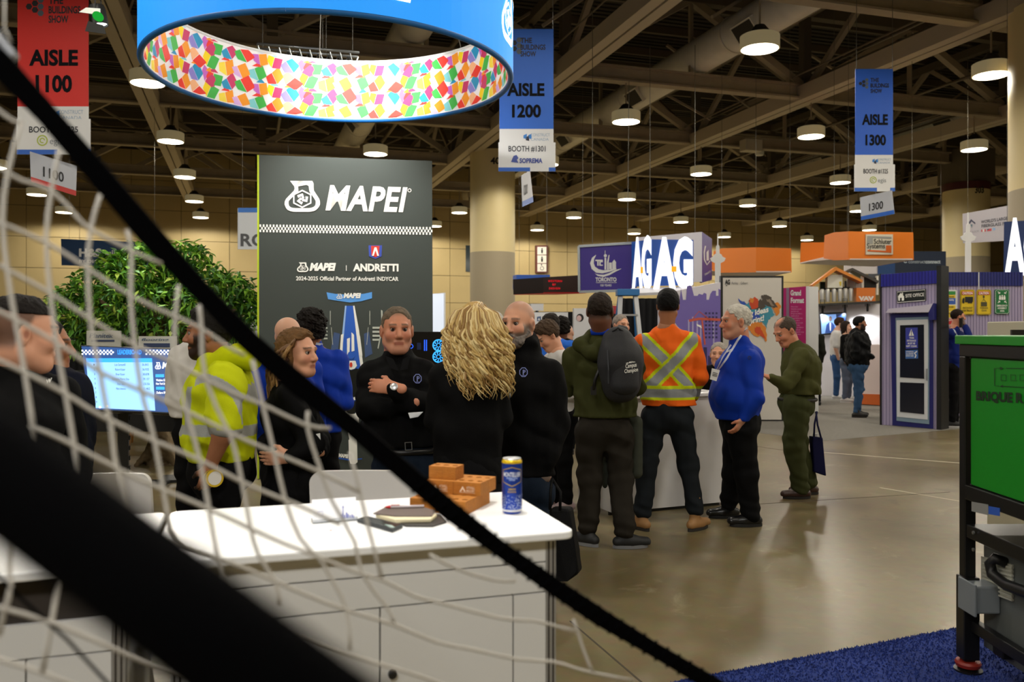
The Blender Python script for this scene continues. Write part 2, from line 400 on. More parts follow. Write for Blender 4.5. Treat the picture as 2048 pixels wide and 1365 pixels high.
# trusses across the view (along u)
webm = {}
def web(root, a, b, w, nm, m):
    key = (round((b-a).x, 2), round((b-a).y, 2), round((b-a).z, 2), w)
    if key in webm:
        o = bpy.data.objects.new(nm, webm[key]); COL.objects.link(o); o.parent = root; o.location = a-BASE[root.name]
        return o
    me = MB().bar(b-b, b-a, w, w).mesh(nm); me.materials.append(m); webm[key] = me
    return web(root, a, b, w, nm, m)
for v in VB:
    t = thing('roof_truss', 'long steel roof truss running across the hall', None, (0, v, Z0), kind='structure')
    mb = MB(); mb.box((-32, v-.15, Z0), (48, v+.15, Z0+.05)); mb.box((-32, v-.03, Z0+.05), (48, v+.03, Z0+.36)); mb.box((-32, v-.15, Z0+.36), (48, v+.15, Z0+.41))
    mb.build('lower_chord', sm, t)
    MB().box((-32, v-.14, ZT), (48, v+.14, ZT+.28)).build('upper_chord', smd, t)
    for k in range(-5, 6):
        u = 7.8+7.2*k
        if u < -30 or u > 44: continue
        web(t, Vector((u, v, Z0+.3)), Vector((u, v, ZT+.1)), .24, 'vertical', smd)
        web(t, Vector((u+.15, v, Z0+.4)), Vector((u+3.6, v, ZT+.1)), .2, 'diagonal', sm)
        web(t, Vector((u-.15, v, Z0+.4)), Vector((u-3.6, v, ZT+.1)), .2, 'diagonal', sm)
        web(t, Vector((u+3.6, v, Z0+.4)), Vector((u+3.6, v, ZT+.1)), .1, 'hanger', sm)
for i, u in enumerate(UA):
    t = thing('roof_beam', 'steel roof beam running away down the hall', None, (u, 8, Z0), kind='structure')
    for s in (-1, 1):
        MB().box((u+s*.16-.13 if i else u+s*.14-.12, 3, Z0-.06), (u+s*.16+.13 if i else u+s*.14+.12, 45.6, Z0+.34)).build('channel', sml, t)
    MB().box((u-.12, 3, ZT), (u+.12, 45.6, ZT+.25)).build('upper_chord', smd, t)
    for k, v in enumerate(VB[:-1]):
        w = VB[k+1]-v; c = v+w/2
        web(t, Vector((u, v+.15, Z0+.3)), Vector((u, c, ZT+.1)), .14, 'diagonal', sm)
        web(t, Vector((u, v+w-.15, Z0+.3)), Vector((u, c, ZT+.1)), .14, 'diagonal', sm)
# joists and pipes
for k in range(19):
    v = 9.5+k*2.0
    tag(MB().box((-30, v-.06, 10.62), (48, v+.06, 10.85)).build('roof_joist', smd), 'dark joist under the roof deck', kind='structure')
for k, (a, b, r) in enumerate([((-25, 17, 9.4), (46, 17, 9.4), .06), ((-25, 23.2, 9.2), (46, 23.2, 9.2), .06), ((-25, 29.3, 9.3), (46, 29.3, 9.3), .06), ((-25, 35.4, 9.2), (46, 35.4, 9.2), .06), ((5.6, 4, 9.6), (5.6, 45, 9.6), .08), ((13.2, 4, 9.3), (13.2, 45, 9.3), .06), ((18.4, 4, 9.5), (18.4, 45, 9.5), .08), ((20.6, 4, 9.1), (20.6, 45, 9.1), .05), ((26, 4, 9.4), (26, 45, 9.4), .07), ((-8, 4, 9.2), (-8, 45, 9.2), .07), ((16.1, 4, 8.9), (16.1, 45, 8.9), .04), ((1.2, 4, 9.2), (1.2, 45, 9.2), .06)]):
    tag(MB().tube([a, b], r, 8).build('sprinkler_pipe', pip, smooth=True), 'thin pipe run under the roof deck', kind='structure')
random.seed(4)
for k in range(46):
    u = random.uniform(-14, 34); v = random.uniform(12, 42)
    a = Vector((u, v, random.uniform(8.4, 9.2))); d = Vector((random.choice((1, -1))*random.uniform(1.5, 3.4), random.uniform(-1.4, 1.4), random.uniform(1.2, 2.2)))
    tag(MB().bar(a, a+d, .07, .07).build('roof_brace', sm), 'slanting brace rod in the roof steel', kind='structure')
# round ducts with grilles
vent = mat('vent_grille_dark', '221d16', .7)
for u in (3.9, 11.7, 23.5, -14):
    d = thing('air_duct', 'fat round sheet-metal air duct running down the hall', None, (u, 10, 8.9), kind='structure')
    prof = []
    MB().tube([(u, 3, 8.93), (u, 45, 8.93)], .46, 28).build('duct_body', galv, d, smooth=True)
    for k in range(7):
        v = 6.5+6.05*k
        MB().tube([(u, v-.05, 8.93), (u, v+.05, 8.93)], .485, 28).build('duct_collar', galv, d, smooth=True, auto=40)
        n = Vector((-.8, 0, -.6)); c = Vector((u, v+5.0, 8.93))+n*.47; s = Vector((-.6, 0, .8))
        g = MB(); g.obox(c, s*.24, (0, .42, 0), n*.06); gg = g.build('vent_grille', galv, d)
        g = MB(); g.obox(c+n*.062, s*.2, (0, .38, 0), n*.004); g.build('grille_face', vent, gg)
for k, (px, py, Z) in enumerate(((1258, 52, 18.3), (1519, 312, 30.5), (1740, 268, 26.))):
    q = P(px, py, Z); tag(MB().lathe([(.001, 0), (.12, .01), (.16, .06), (.16, .16), (.02, .2), (.02, .45)], q, 16).build('ceiling_sensor', M('c9c6bc', .5), smooth=True, auto=40), 'small pale sensor dome under the roof steel, %s from the left' % ('first', 'second', 'third')[k], 'sensor', 'sensors under the roof')
q = P(1502, 292, 29.5); tag(MB().obox(q, (.34, 0, 0), (0, .2, 0), (0, 0, .2)).build('ceiling_box', M('b5ac98', .5), bevel=.02), 'pale junction box on a roof truss', 'box')
for u in UA[1:]:
    for du, z, r in ((.45, 8.7, .03), (-.5, 8.55, .025), (.62, 9.0, .04)): tag(MB().tube([(u+du, 4, z), (u+du, 45, z)], r, 6).build('conduit', pip), 'thin conduit beside a roof beam', kind='structure')
# columns
cc = mat('column_cream_paint', 'd9c794', .55, var=.04, vscale=.8); ccl = mat('column_grey_dado', 'a1957c', .6)
def column(px, Z, r, ztop, band, n=40, num=None):
    c = P(px, HY, Z); c.z = 0
    t = thing('column', None, None, c, kind='structure')
    zd = 4.35
    MB().lathe([(r, 0), (r, zd)], c, n).build('column_dado', ccl, t, smooth=True, auto=40)
    MB().lathe([(r, zd), (r, ztop)], c, n).build('column_shaft', cc, t, smooth=True, auto=40)
    if band: MB().lathe([(r+.02, ztop-.28), (r+.02, ztop)], c, n).build('column_band', M('4a1016', .5), t, smooth=True, auto=40)
    MB().box((c.x-.7, c.y-.7, ztop), (c.x+.7, c.y+.7, Z0+.5)).build('column_head', smd, t)
    if num:
        mb = MB(); pl = Plane(px-40, Z-r-.01, px+40, Z-r-.01); text(mb, pl, num[0], num[1], num[2], num[3], 13, bold=.03); mb.build('column_number', M('1a1712', .6), t)
    return t
tag(column(985, 31, .82, 8.0, False, num=('40', 981, 328, 1000)), 'thick round cream column numbered 40 behind the dark booth wall')
tag(column(1932, 33, .83, 7.2, True, num=('303', 1950, 386, 1968)), 'round cream column numbered 303 with a dark red top band')
tag(column(2122, 17, .92, 8.0, False), 'nearest round cream column at the right edge of the picture')
# ---------------------------------------------------------------- high-bay lamps
lw = glow('lamp_lens_glow', 'fff0cf', 9.0); ldrum = mat('lamp_drum_cream', 'd2c294', .55, emit=.10); lcap = mat('lamp_cap_black', '15120e', .5)
ldat = bpy.data.lights.new('high_bay_light', 'SPOT'); ldat.spot_size = math.radians(174); ldat.spot_blend = .2; ldat.shadow_soft_size = .3; ldat.energy = LAMP_W; ldat.color = (1, .93, .80)
def make_lamp(c, label):
    t = thing('high_bay_lamp', label, 'lamp', c, 'high-bay lamps under the roof')
    c = Vector(c)
    MB().lathe([(.355, 0), (.375, 0), (.375, .25), (.34, .27), (.10, .30)], c, 32).build('lamp_drum', ldrum, t, smooth=True, auto=35)
    MB().lathe([(0.0001, -.012), (.2, -.012), (.35, 0), (.355, .01)], c, 32).build('lamp_lens', lw, t, smooth=True)
    MB().lathe([(.26, .26), (.13, .42), (.1, .46), (.0001, .47)], c, 20).build('lamp_cap', lcap, t, smooth=True, auto=40)
    MB().tube([c+UP*.45, c+UP*1.06], .02, 8).build('hanging_rod', sm, t)
    L = bpy.data.objects.new('lamp_light', ldat); COL.objects.link(L); L.parent = t; L.location = (0, 0, -.04)
    return t
LU = [-13.8, -8., -2.05, 3.85, 9.5, 15.2, 21., 26.8, 32.5]; LV = [-4.0, 2.1, 8.2, 14.25, 20.3, 26.35, 32.4, 38.4, 43.8]
lproto = None
ORD = ['first', 'second', 'third', 'fourth', 'fifth', 'sixth', 'seventh', 'eighth', 'ninth']
ROWS = {14.25: 'nearest lamp row in view', 20.3: 'second lamp row from the front', 26.35: 'third lamp row from the front', 32.4: 'fourth lamp row from the front', 38.4: 'last lamp row but one', 43.8: 'farthest lamp row'}
for j, v in enumerate(LV):
    seen = 0
    for i, u in enumerate(LU):
        c = Vector((u, v, 6.98)); q = c-CAM; Z = q.dot(FWD); px = CX+q.dot(RGT)/Z*FPX if Z > 0 else -9; py = HY-q.z/Z*FPX if Z > 0 else -9
        if -20 < px < 2068 and py > -10 and v in ROWS:
            lab = 'round cream drum lamp, %s from the left in the %s' % (ORD[seen], ROWS[v]); seen += 1
        else:
            if v > 9: continue
            lab = 'round cream drum lamp high overhead, outside the picture'
        if lproto is None: lproto = make_lamp(c, lab)
        else:
            o = dup(lproto, c); o['label'] = lab
# ---------------------------------------------------------------- hanging signs
WHT = mat('sign_white', 'dcdcdc', .55); BLK = mat('print_black', '101010', .55); NVY = mat('print_navy', '0a1a3c', .5)
cable = mat('steel_cable', '5d5a52', .6, metal=.2)
def flask(mb, pl, x, y, w, h, mi=0, lift=.006):
    """flask-shaped logo with a knotted hexagon: top-left x, y in photo pixels"""
    o = [(x+.16*w, y), (x+.78*w, y), (x+.82*w, y+.08*h), (x+.82*w, y+.3*h), (x+w, y+.62*h), (x+w, y+.8*h), (x+.88*w, y+.96*h), (x+.72*w, y+h), (x+.26*w, y+h), (x+.1*w, y+.96*h), (x, y+.8*h), (x+.01*w, y+.62*h), (x+.28*w, y+.3*h), (x+.29*w, y+.2*h)]
    t = .075*w
    i = [(x+.38*w, y+.13*h), (x+.68*w, y+.13*h), (x+.70*w, y+.34*h), (x+.88*w, y+.64*h), (x+.88*w, y+.78*h), (x+.80*w, y+.86*h), (x+.7*w, y+.88*h), (x+.28*w, y+.88*h), (x+.18*w, y+.86*h), (x+.11*w, y+.78*h), (x+.12*w, y+.64*h), (x+.39*w, y+.34*h)]
    # ring between the outlines, walked by angle
    def byang(P_, n=40):
        cx, cy = x+.5*w, y+.58*h; out = []
        for k in range(n):
            a = 2*math.pi*k/n; dx, dy = math.cos(a), math.sin(a); best = None
            for q in range(len(P_)):
                (x1, y1), (x2, y2) = P_[q], P_[(q+1) % len(P_)]
                den = dx*(y2-y1)-dy*(x2-x1)
                if abs(den) < 1e-9: continue
                s_ = ((x1-cx)*(y2-y1)-(y1-cy)*(x2-x1))/den; u = ((x1-cx)*dy-(y1-cy)*dx)/den
                if s_ > 0 and -1e-6 <= u <= 1+1e-6 and (best is None or s_ > best): best = s_
            out.append((cx+dx*best, cy+dy*best))
        return out
    A, B = byang(o), byang(i)
    for k in range(40): poly(mb, pl, [A[k], A[(k+1) % 40], B[(k+1) % 40], B[k]], lift, mi)
    poly(mb, pl, [o[0], o[1], o[2], o[13]], lift, mi)
    cx, cy, r = x+.5*w, y+.58*h, .27*h
    hexa = [(cx+r*1.02*w/h*math.cos(math.radians(90+60*k)), cy-r*math.sin(math.radians(90+60*k))) for k in range(6)]
    stroke(mb, pl, hexa, .05*h, lift, mi, closed=True)
    for k in range(3):
        a = math.radians(90+120*k); b = math.radians(150+120*k); c = math.radians(30+120*k); q = w/h
        stroke(mb, pl, [(cx+r*.55*q*math.cos(b), cy-r*.55*math.sin(b)), (cx+r*.5*q*math.cos(a), cy-r*.5*math.sin(a)), (cx+r*.1*q*math.cos(c), cy-r*.1*math.sin(c))], .09*h, lift, mi)
    return mb
def buildings_logo(mb, pl, x, y, s, md, mg):
    for i, (dx, dy, m) in enumerate([(0, 1, md), (.95, .5, md), (.95, 1.5, md), (1.85, 0, mg), (1.85, 1, mg), (1.85, 2, mg)]):
        poly(mb, pl, ring(pl, x+dx*s, y+dy*s*1.05, s*.53, s*.53, 6, 0), .004, m)
def cables(t, pts, r=.006):
    for a, b in pts: MB().tube([a, b], r, 6).build('hanging_cable', cable, t)
def aisle_sign(word, xl, xr, ytop, ymid, ywhite, ypan0, ypan1, Zl, Zr, colr, booth, sponsor, hang, label, hl, letters, logo, dx=0, cableup=True):
    pl = Plane(xl, Zl, xr, Zr); c = pl.at((xl+xr)/2, ypan1)
    t = thing('aisle_sign', label, 'sign', c, 'hanging aisle signs')
    w = xr-xl
    MB().slab(pl.quad(xl+1, ytop, xr-4, ywhite), .012).build('banner_panel', mat('banner_'+colr, colr, .55), t)
    MB().slab(pl.quad(xl+1, ymid, xr-4, ywhite+2, .002), .014).build('white_strip', WHT, t)
    MB().slab(pl.quad(xl-1, ypan0, xr, ypan1, .016), .01).build('booth_panel', WHT, t)
    mb = MB(); b = .085*(ypan1-ypan0)
    poly(mb, pl, [(xl-1, ypan1-b*1.6), (xl+w*.55, ypan1-b*1.6), (xl+w*.55, ypan1), (xl-1, ypan1)], .018); poly(mb, pl, [(xl+w*.88, ypan1-b*1.6), (xr, ypan1-b*1.6), (xr, ypan1), (xl+w*.88, ypan1)], .018)
    mb.build('blue_stripe', M('1f5fc0', .5), t)
    for (s, x0, yb, x1, h, bd) in letters: mb = MB(); text(mb, pl, s, x0, yb, x1, h, bold=bd); mb.build('lettering', M('0a0c12', .6, spec=.1), t)
    mb = MB(); lx, ly, ls, tx, tw, th = logo
    for k, s in enumerate(('THE', 'BUILDINGS', 'SHOW')): mb = MB(); text(mb, pl, s, tx, ly+th*(.35+1.35*k)+ls*.2, tx+tw*(.46, 1, .62)[k], th, bold=.03); mb.build('show_name', M('161a20', .6), t)
    mb = MB(); buildings_logo(mb, pl, lx, ly, ls, 0, 1)
    mb.build('show_logo', [M('161a20', .6), M('4d5a66', .6)], t)
    mb = MB(); yy = (ymid+ywhite)/2; k = w/147
    for q in range(3): poly(mb, pl, [(xl+w*.46+q*6*k-4*k, yy+q % 2*5*k-3*k), (xl+w*.46+q*6*k+5*k, yy+q % 2*5*k-7*k), (xl+w*.46+q*6*k+5*k, yy+q % 2*5*k+7*k), (xl+w*.46+q*6*k-4*k, yy+q % 2*5*k+5*k)], .005, q % 2)
    mb.build('partner_logo', [M('2f80d0', .5), M('10203c', .5)], t)
    mb = MB(); text(mb, pl, 'CONSTRUCT', xl+w*.56, yy, xl+w*.9, 8*k, bold=0); text(mb, pl, 'CANADA', xl+w*.56, yy+11*k, xl+w*.88, 7*k, bold=0); mb.build('partner_name', M('8fa6bd', .6), t)
    # booth line
    mb = MB(); text(mb, pl, booth[0], booth[1], booth[2], booth[3], booth[4], bold=.015, lift=.022); mb.build('booth_number', M('20242c', .6), t)
    mb = MB(); sponsor(mb, pl); mb.build('sponsor_logo', [M('a9b83a', .5), M('8a8f93', .6), M('3c4f9c', .5)], t)
    # small number plate
    (x0, y0), (x1, y1), (x2, y2), (x3, y3), za, zb = hang
    hp = Plane(x0, za, x1, zb)
    MB().slab([hp.at(x0, y0), hp.at(x1, y1), hp.at(x2, y2), hp.at(x3, y3)], .008).build('number_plate', M('b9bcc4', .5), t)
    mb = MB(); f = .17
    poly(mb, hp, [(x3+(x0-x3)*f, y3+(y0-y3)*f), (x2+(x1-x2)*f, y2+(y1-y2)*f), (x2, y2), (x3, y3)], .003)
    mb.build('plate_stripe', M(hl, .5), t)
    mb = MB(); cxm = (x0+x1)/2; text(mb, hp, word, x0+(x1-x0)*.28, y0+(y3-y0)*.68+(y1-y0)*.28, x0+(x1-x0)*.72, (y3-y0)*.32, yr=y1+(y2-y1)*.68-(y1-y0)*.28, bold=.02); mb.build('plate_number', BLK, t)
    MB().tube([pl.at((xl+xr)/2, ypan1), hp.at(cxm, (y0+y1)/2)], .005, 6).build('plate_hook', cable, t)
    up = [(pl.at(xl+3, ytop), pl.at(xl+3, ytop)+UP*3.2), (pl.at(xr-5, ytop), pl.at(xr-5, ytop)+UP*3.2)]
    for a, b in up: b.z = 8.2
    cables(t, up)
    return t
def sp_egis(cx, cy, k):
    def f(mb, pl):
        stroke(mb, pl, ring(pl, cx-9*k, cy, 6.5*k, n=20), 1.6*k, .022, 0, True); stroke(mb, pl, ring(pl, cx-9*k, cy, 3*k, n=12, a0=0, a1=300), 1.4*k, .022, 0)
        text(mb, pl, 'egis', cx+1*k, cy+5*k, cx+18*k, 9*k, lift=.022, mi=1, bold=0)
    return f
def sp_sop(mb, pl):
    poly(mb, pl, [(1022, 324), (1027, 312), (1033, 310), (1037, 316), (1034, 320), (1037, 326)], .022, 2); text(mb, pl, 'SOPREMA', 1039, 326, 1085, 9, lift=.022, mi=2, bold=.04)
aisle_sign('1100', 34, 181, -42, 213, 243, 238, 309, 11.8, 12.03, 'd41a0e', ('BOOTH #1325', 58, 265, 156, 12), sp_egis(98, 281, 1.5), ((60, 303), (154, 332), (152, 392), (62, 364), 11.75, 12.25), 'red hanging aisle sign reading AISLE 1100', 'c03028',
           [('AISLE', 58, 130, 156, 30, .038), ('1100', 71, 183, 144, 32, .038)], (58, 0, 12.5, 97, 64, 14))
aisle_sign('1200', 998, 1111, 58, 258, 288, 285, 343, 13.3, 13.38, '0f62cc', ('BOOTH #1301', 1017, 303, 1091, 11), sp_sop, ((1043, 352), (1060, 340), (1067, 404), (1045, 414), 13.3, 14.2), 'blue hanging aisle sign reading AISLE 1200 beside the ring sign', '1f5fc0',
           [('AISLE', 1014, 191, 1089, 24, .038), ('1200', 1024, 234, 1082, 24, .038)], (1018, 80, 11, 1041, 50, 10))
aisle_sign('1300', 1710, 1790, 138, 310, 333, 329, 383, 15.0, 15.22, '0f58c8', ('BOOTH #1325', 1727, 347, 1776, 9), sp_egis(1755, 360, .95), ((1720, 395), (1784, 381), (1789, 428), (1722, 441), 15.2, 14.8), 'blue hanging aisle sign reading AISLE 1300 above the orange ring', '1f5fc0',
           [('AISLE', 1724, 249, 1776, 20, .038), ('1300', 1731, 290, 1772, 20, .038)], (1721, 160, 6.8, 1741, 37, 8))
# ---------------------------------------------------------------- big ring sign
RC = P(667, HY, 8.8); RZ = 4.17; RR = 1.86; RH = .72
RS = thing('ring_sign', 'large round hanging ring sign, blue outside with a colourful mosaic inside', 'sign', (RC.x, RC.y, RZ))
def rp(a, z, r): return Vector((RC.x, RC.y, 0))+ (RGT*math.sin(a)-FWD*math.cos(a))*r+UP*z      # a = 0 towards the camera
def arc(mb, r, a0, a1, z0, z1, n, mi=0, inward=False, dz=.0):
    for k in range(n):
        x, y = a0+(a1-a0)*k/n, a0+(a1-a0)*(k+1)/n
        q = [rp(x, z0, r), rp(y, z0, r), rp(y, z1, r), rp(x, z1, r)]; mb.add(q, [(3, 2, 1, 0) if inward else (0, 1, 2, 3)], mi)
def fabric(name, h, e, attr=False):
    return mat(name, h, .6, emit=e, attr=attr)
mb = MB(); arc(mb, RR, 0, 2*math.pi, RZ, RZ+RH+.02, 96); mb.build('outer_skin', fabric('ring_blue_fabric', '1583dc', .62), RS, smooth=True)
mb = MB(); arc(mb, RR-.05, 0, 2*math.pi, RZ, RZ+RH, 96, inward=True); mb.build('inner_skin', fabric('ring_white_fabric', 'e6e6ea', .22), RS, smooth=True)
mb = MB(); pts = [rp(2*math.pi*k/96, RZ, RR-.025) for k in range(97)]; mb.tube(pts, .03, 8, cap=False); mb.build('bottom_rim', mat('ring_rim_blue', '1668b4', .5), RS, smooth=True)
mb = MB(); pts = [rp(2*math.pi*k/96, RZ+RH, RR-.025) for k in range(97)]; mb.tube(pts, .03, 8, cap=False); mb.build('top_rim', mat('ring_rim_white', 'e8eef4', .5), RS, smooth=True)
PAL = ['e8372a', 'f39a1e', 'f6d90e', '3bb54a', '1b93c6', '8f86d6', 'c566c8', 'c8336b', '7fd0d8', 'f6b98a', 'b8e6c4', 'd9b0ea', 'f28a3c', 'f7e04a']
tiles = MB(); random.seed(11); ri = RR-.056; A0 = 0
TILE = []   # one repeat of the mosaic: parallelogram pieces in a 1.25 x .36 m swatch
for r_ in range(2):
    x = 0
    while x < 1.22:
        w = random.uniform(.15, .22); ya = r_*.18+random.uniform(-.015, .025); h = random.uniform(.145, .185); sk = random.uniform(-.06, .06); c = random.randrange(8); c2 = random.randrange(len(PAL))
        an = random.uniform(-.7, .7); mx_, my_ = x+w*.5, ya+h*.5
        def ro(q): return [(mx_+(a-mx_)*math.cos(an)-(b-my_)*math.sin(an), my_+(a-mx_)*math.sin(an)+(b-my_)*math.cos(an)) for a, b in q]
        TILE.append((c, ro([(x, ya+.02), (x+w*.6, ya-.01), (x+w*.6+sk*.4, ya+h-.02), (x+sk*.4, ya+h)])))
        TILE.append((c2, ro([(x+w*.63, ya-.01), (x+w*1.1, ya+.05), (x+w*1.1+sk*.4, ya+h*.85), (x+w*.63+sk*.4, ya+h-.02)])))
        if random.random() < .5: TILE.append((random.randrange(len(PAL)), [(x+w*.2, ya+h+.0), (x+w*.9, ya+h-.01), (x+w*.5, ya+h+.045)]))
        x += w*1.06
for rep in range(9):
    for zrep in range(2):
        for c, pg in TILE:
            vs = []
            for (x, y) in pg:
                s = rep*1.25+x; z = zrep*.355+y
                vs.append(rp(s/ri, RZ+max(.02, min(RH-.02, z)), ri))
            tiles.add(vs, [tuple(range(len(vs)-1, -1, -1))], c)
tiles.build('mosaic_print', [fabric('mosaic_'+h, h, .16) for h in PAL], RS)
# lettering on the outer skin
class Cyl:
    n = -FWD
    def __init__(s, a): s.a = a
    def at(s, x, y, lift=0.): return rp(s.a+(x/100.)/RR, RZ+.72-y/100., RR+lift)
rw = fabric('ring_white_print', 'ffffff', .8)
for a in (.19, .19+math.pi):
    cy = Cyl(a)
    mb = MB(); flask(mb, cy, 191, -6, 46, 58, lift=.006); mb.build('flask_logo', rw, RS)
    mb = MB(); v, f = glyphs('MAPEI', .05, .25)
    lo, hi = v.min(0), v.max(0); vs = [cy.at(-95+(p[0]-lo[0])/(hi[0]-lo[0])*175, 53-p[1]/.7*47, .006) for p in v]; mb.add(vs, f); mb.build('brand_lettering', rw, RS)
for k in range(6):
    a = k*math.pi/3+.3; q = rp(a, RZ+RH, RR-.03); MB().tube([q, Vector((RC.x+(q.x-RC.x)*.4, RC.y+(q.y-RC.y)*.4, 8.0))], .006, 6).build('hanging_cable', cable, RS)
# spot lamps that light the ring's inside, hung from the ring's own frame
spm = mat('stage_lamp_black', '121212', .45)
def stage_lamp(name, label, pos, aim, watts, angle, col=(1, 1, 1), blend=.5, group=None, size=.09, rad=.05, pipe=True):
    t = thing(name, label, 'spotlight', pos, group); pos = Vector(pos); d = (Vector(aim)-pos).normalized()
    MB().lathe([(size*.9, -.10), (size, -.06), (size, .12), (size*.92, .12), (size*.85, .10), (.001, .10)], pos, 20, axis=d).build('housing', spm, t, smooth=True, auto=35)
    MB().lathe([(size*.8, .101), (.001, .104)], pos, 20, axis=d).build('lens', glow('stage_lens_glow', 'ffffff', 6.), t)
    sd = d.cross(UP).normalized(); MB().tube([pos+sd*(size+.02), pos+sd*(size+.02)+UP*.2, pos-sd*(size+.02)+UP*.2, pos-sd*(size+.02)], .008, 6).build('yoke', spm, t)
    if pipe: MB().tube([pos+UP*.2, Vector((pos.x, pos.y, 8.05))], .012, 6).build('drop_pipe', spm, t)
    l = bpy.data.lights.new('spot_light', 'SPOT'); l.energy = watts; l.spot_size = math.radians(angle); l.spot_blend = blend; l.color = col; l.shadow_soft_size = rad
    o = bpy.data.objects.new('spot_light', l); COL.objects.link(o); o.parent = t; o.location = d*.14; o.rotation_euler = d.to_track_quat('-Z', 'Y').to_euler()
    return t
stage_lamp('ring_spotlight', 'black spotlight above the ring sign aimed at its inner mosaic', rp(.15, RZ+1.25, .55), rp(3.14, RZ+.36, RR), 520, 62, (1, .98, .95), .9)
# ---------------------------------------------------------------- hanging aluminium truss behind the ring
alu = mat('aluminium_truss', 'aab0b4', .35, metal=.8)
TR = thing('lighting_truss', 'short silver lighting truss hanging inside the view of the ring', 'truss', P(615, 105, 13))
A, B = P(515, 97, 13), P(716, 114, 13.4); d = (B-A).normalized(); sd = d.cross(UP)
for off in (Vector((0, 0, 0)), sd*.22, sd*.11-UP*.2): MB().tube([A+off, B+off], .022, 8).build('truss_tube', alu, TR, smooth=True)
n = 10
for k in range(n):
    p, q = A+(B-A)*(k/n), A+(B-A)*((k+1)/n); m = (p+q)/2-UP*.2+sd*.11
    MB().tube([p, m], .01, 6).build('lattice', alu, TR); MB().tube([m, q], .01, 6).build('lattice', alu, TR); MB().tube([p+sd*.22, m], .01, 6).build('lattice', alu, TR)
for x in (525, 645, 652, 705):
    q = P(x, 105, 13.2); MB().tube([q, Vector((q.x, q.y, 8.1))], .006, 6).build('hanging_cable', cable, TR)
# stage lamp at the top left, green-tinted, and rigging bracket
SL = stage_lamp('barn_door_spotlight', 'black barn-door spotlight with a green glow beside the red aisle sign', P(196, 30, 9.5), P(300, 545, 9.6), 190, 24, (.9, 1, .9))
p0 = P(196, 30, 9.5)
MB().slab([P(158, 24, 9.35), P(172, 15, 9.35), P(200, 17, 9.35), P(200, 30, 9.35)], .01).build('barn_door', M('f0f4f0', .4), SL)  # white base colour stands in for the glare on this lit door
MB().slab([P(176, 42, 9.35), P(206, 50, 9.35), P(212, 68, 9.35), P(170, 62, 9.35)], .01).build('barn_door', spm, SL)
MB().lathe([(.06, 0), (.001, .02)], P(196, 33, 9.3), 16, axis=-FWD-UP).build('green_lens', glow('green_lens_glow', '1fa032', .7), SL)
# ---------------------------------------------------------------- other hanging signs
def flat_sign(name, label, pl, x0, y0, x1, y1, m, thick=.03, cat='sign', group=None, hang=True, pts=None):
    q = [pl.at(*p) for p in pts] if pts else pl.quad(x0, y0, x1, y1)
    t = thing(name, label, cat, min(q, key=lambda a: a.z).copy(), group)
    MB().slab(q, thick).build('sign_panel', m, t)
    if hang:
        for k in (0, 1):
            a = q[k]+(q[1-k]-q[k])*.08; MB().tube([a, Vector((a.x, a.y, ZD+.05))], .004, 6).build('hanging_cable', cable, t)
    return t
def ink(t, m, items, pl, nm='lettering'):
    mb = MB()
    for it in items: text(mb, pl, *it[:5], **(it[5] if len(it) > 5 else {}))
    return mb.build(nm, m, t)
pl = Plane(122, 24, 330, 24.5)
t = flat_sign('navy_sign', 'navy hanging sign reading H&S behind the leafy tree', pl, 0, 0, 0, 0, M('10365e', .5), pts=[(122, 478), (325, 487), (325, 535), (123, 531)])
ink(t, WHT, [('H&S', 158, 513, 203, 15, dict(bold=.05)), ('building', 205, 513, 262, 13), ('BY DESIGN', 158, 526, 215, 6)], pl)
pl = Plane(475, 21, 560, 21.6)
t = flat_sign('white_sign', 'white hanging sign with grey letters RO partly behind the dark wall', pl, 476, 416, 585, 499, M('c3c8cf', .5))
ink(t, M('4a4c50', .6), [('ROC', 481, 492, 560, 24, dict(bold=.03))], pl)
mb = MB(); poly(mb, pl, [(476, 416), (585, 416), (585, 425), (476, 425)]); mb.build('blue_stripe', M('2a6cc0', .5), t)
# restroom sign on the wall
pl = Plane(1060, 48.3, 1110, 48.6)
t = thing('restroom_sign', 'tall white and red restroom sign on the cream back wall', 'sign', pl.at(1084, 546))
MB().slab(pl.quad(1072, 491, 1096, 546), .9).build('sign_frame', M('6a2f28', .5), t)
for k in range(3): MB().slab(pl.quad(1075, 494+17*k, 1093, 509.5+17*k, .03), .04).build('sign_cell', mat('restroom_cell', 'f2ece0', .5), t)
mb = MB()
for k in range(2): poly(mb, pl, ring(pl, 1084, 498+17*k, 1.6, n=10), .04); poly(mb, pl, [(1082, 500+17*k), (1086, 500+17*k), (1085.5, 507+17*k), (1082.5, 507+17*k)], .04)
stroke(mb, pl, ring(pl, 1084, 537, 3.5, n=12), 1, .04, 0, True); poly(mb, pl, ring(pl, 1083, 530, 1.5, n=8), .04)
mb.build('figure_symbols', BLK, t)
tag(MB().slab(Plane(900, 47.3, 960, 47.5).quad(920, 491, 942, 544), .06).build('window_1', mat('wall_window_glass', '3a4448', .1)), 'dark window in the back wall', kind='structure')
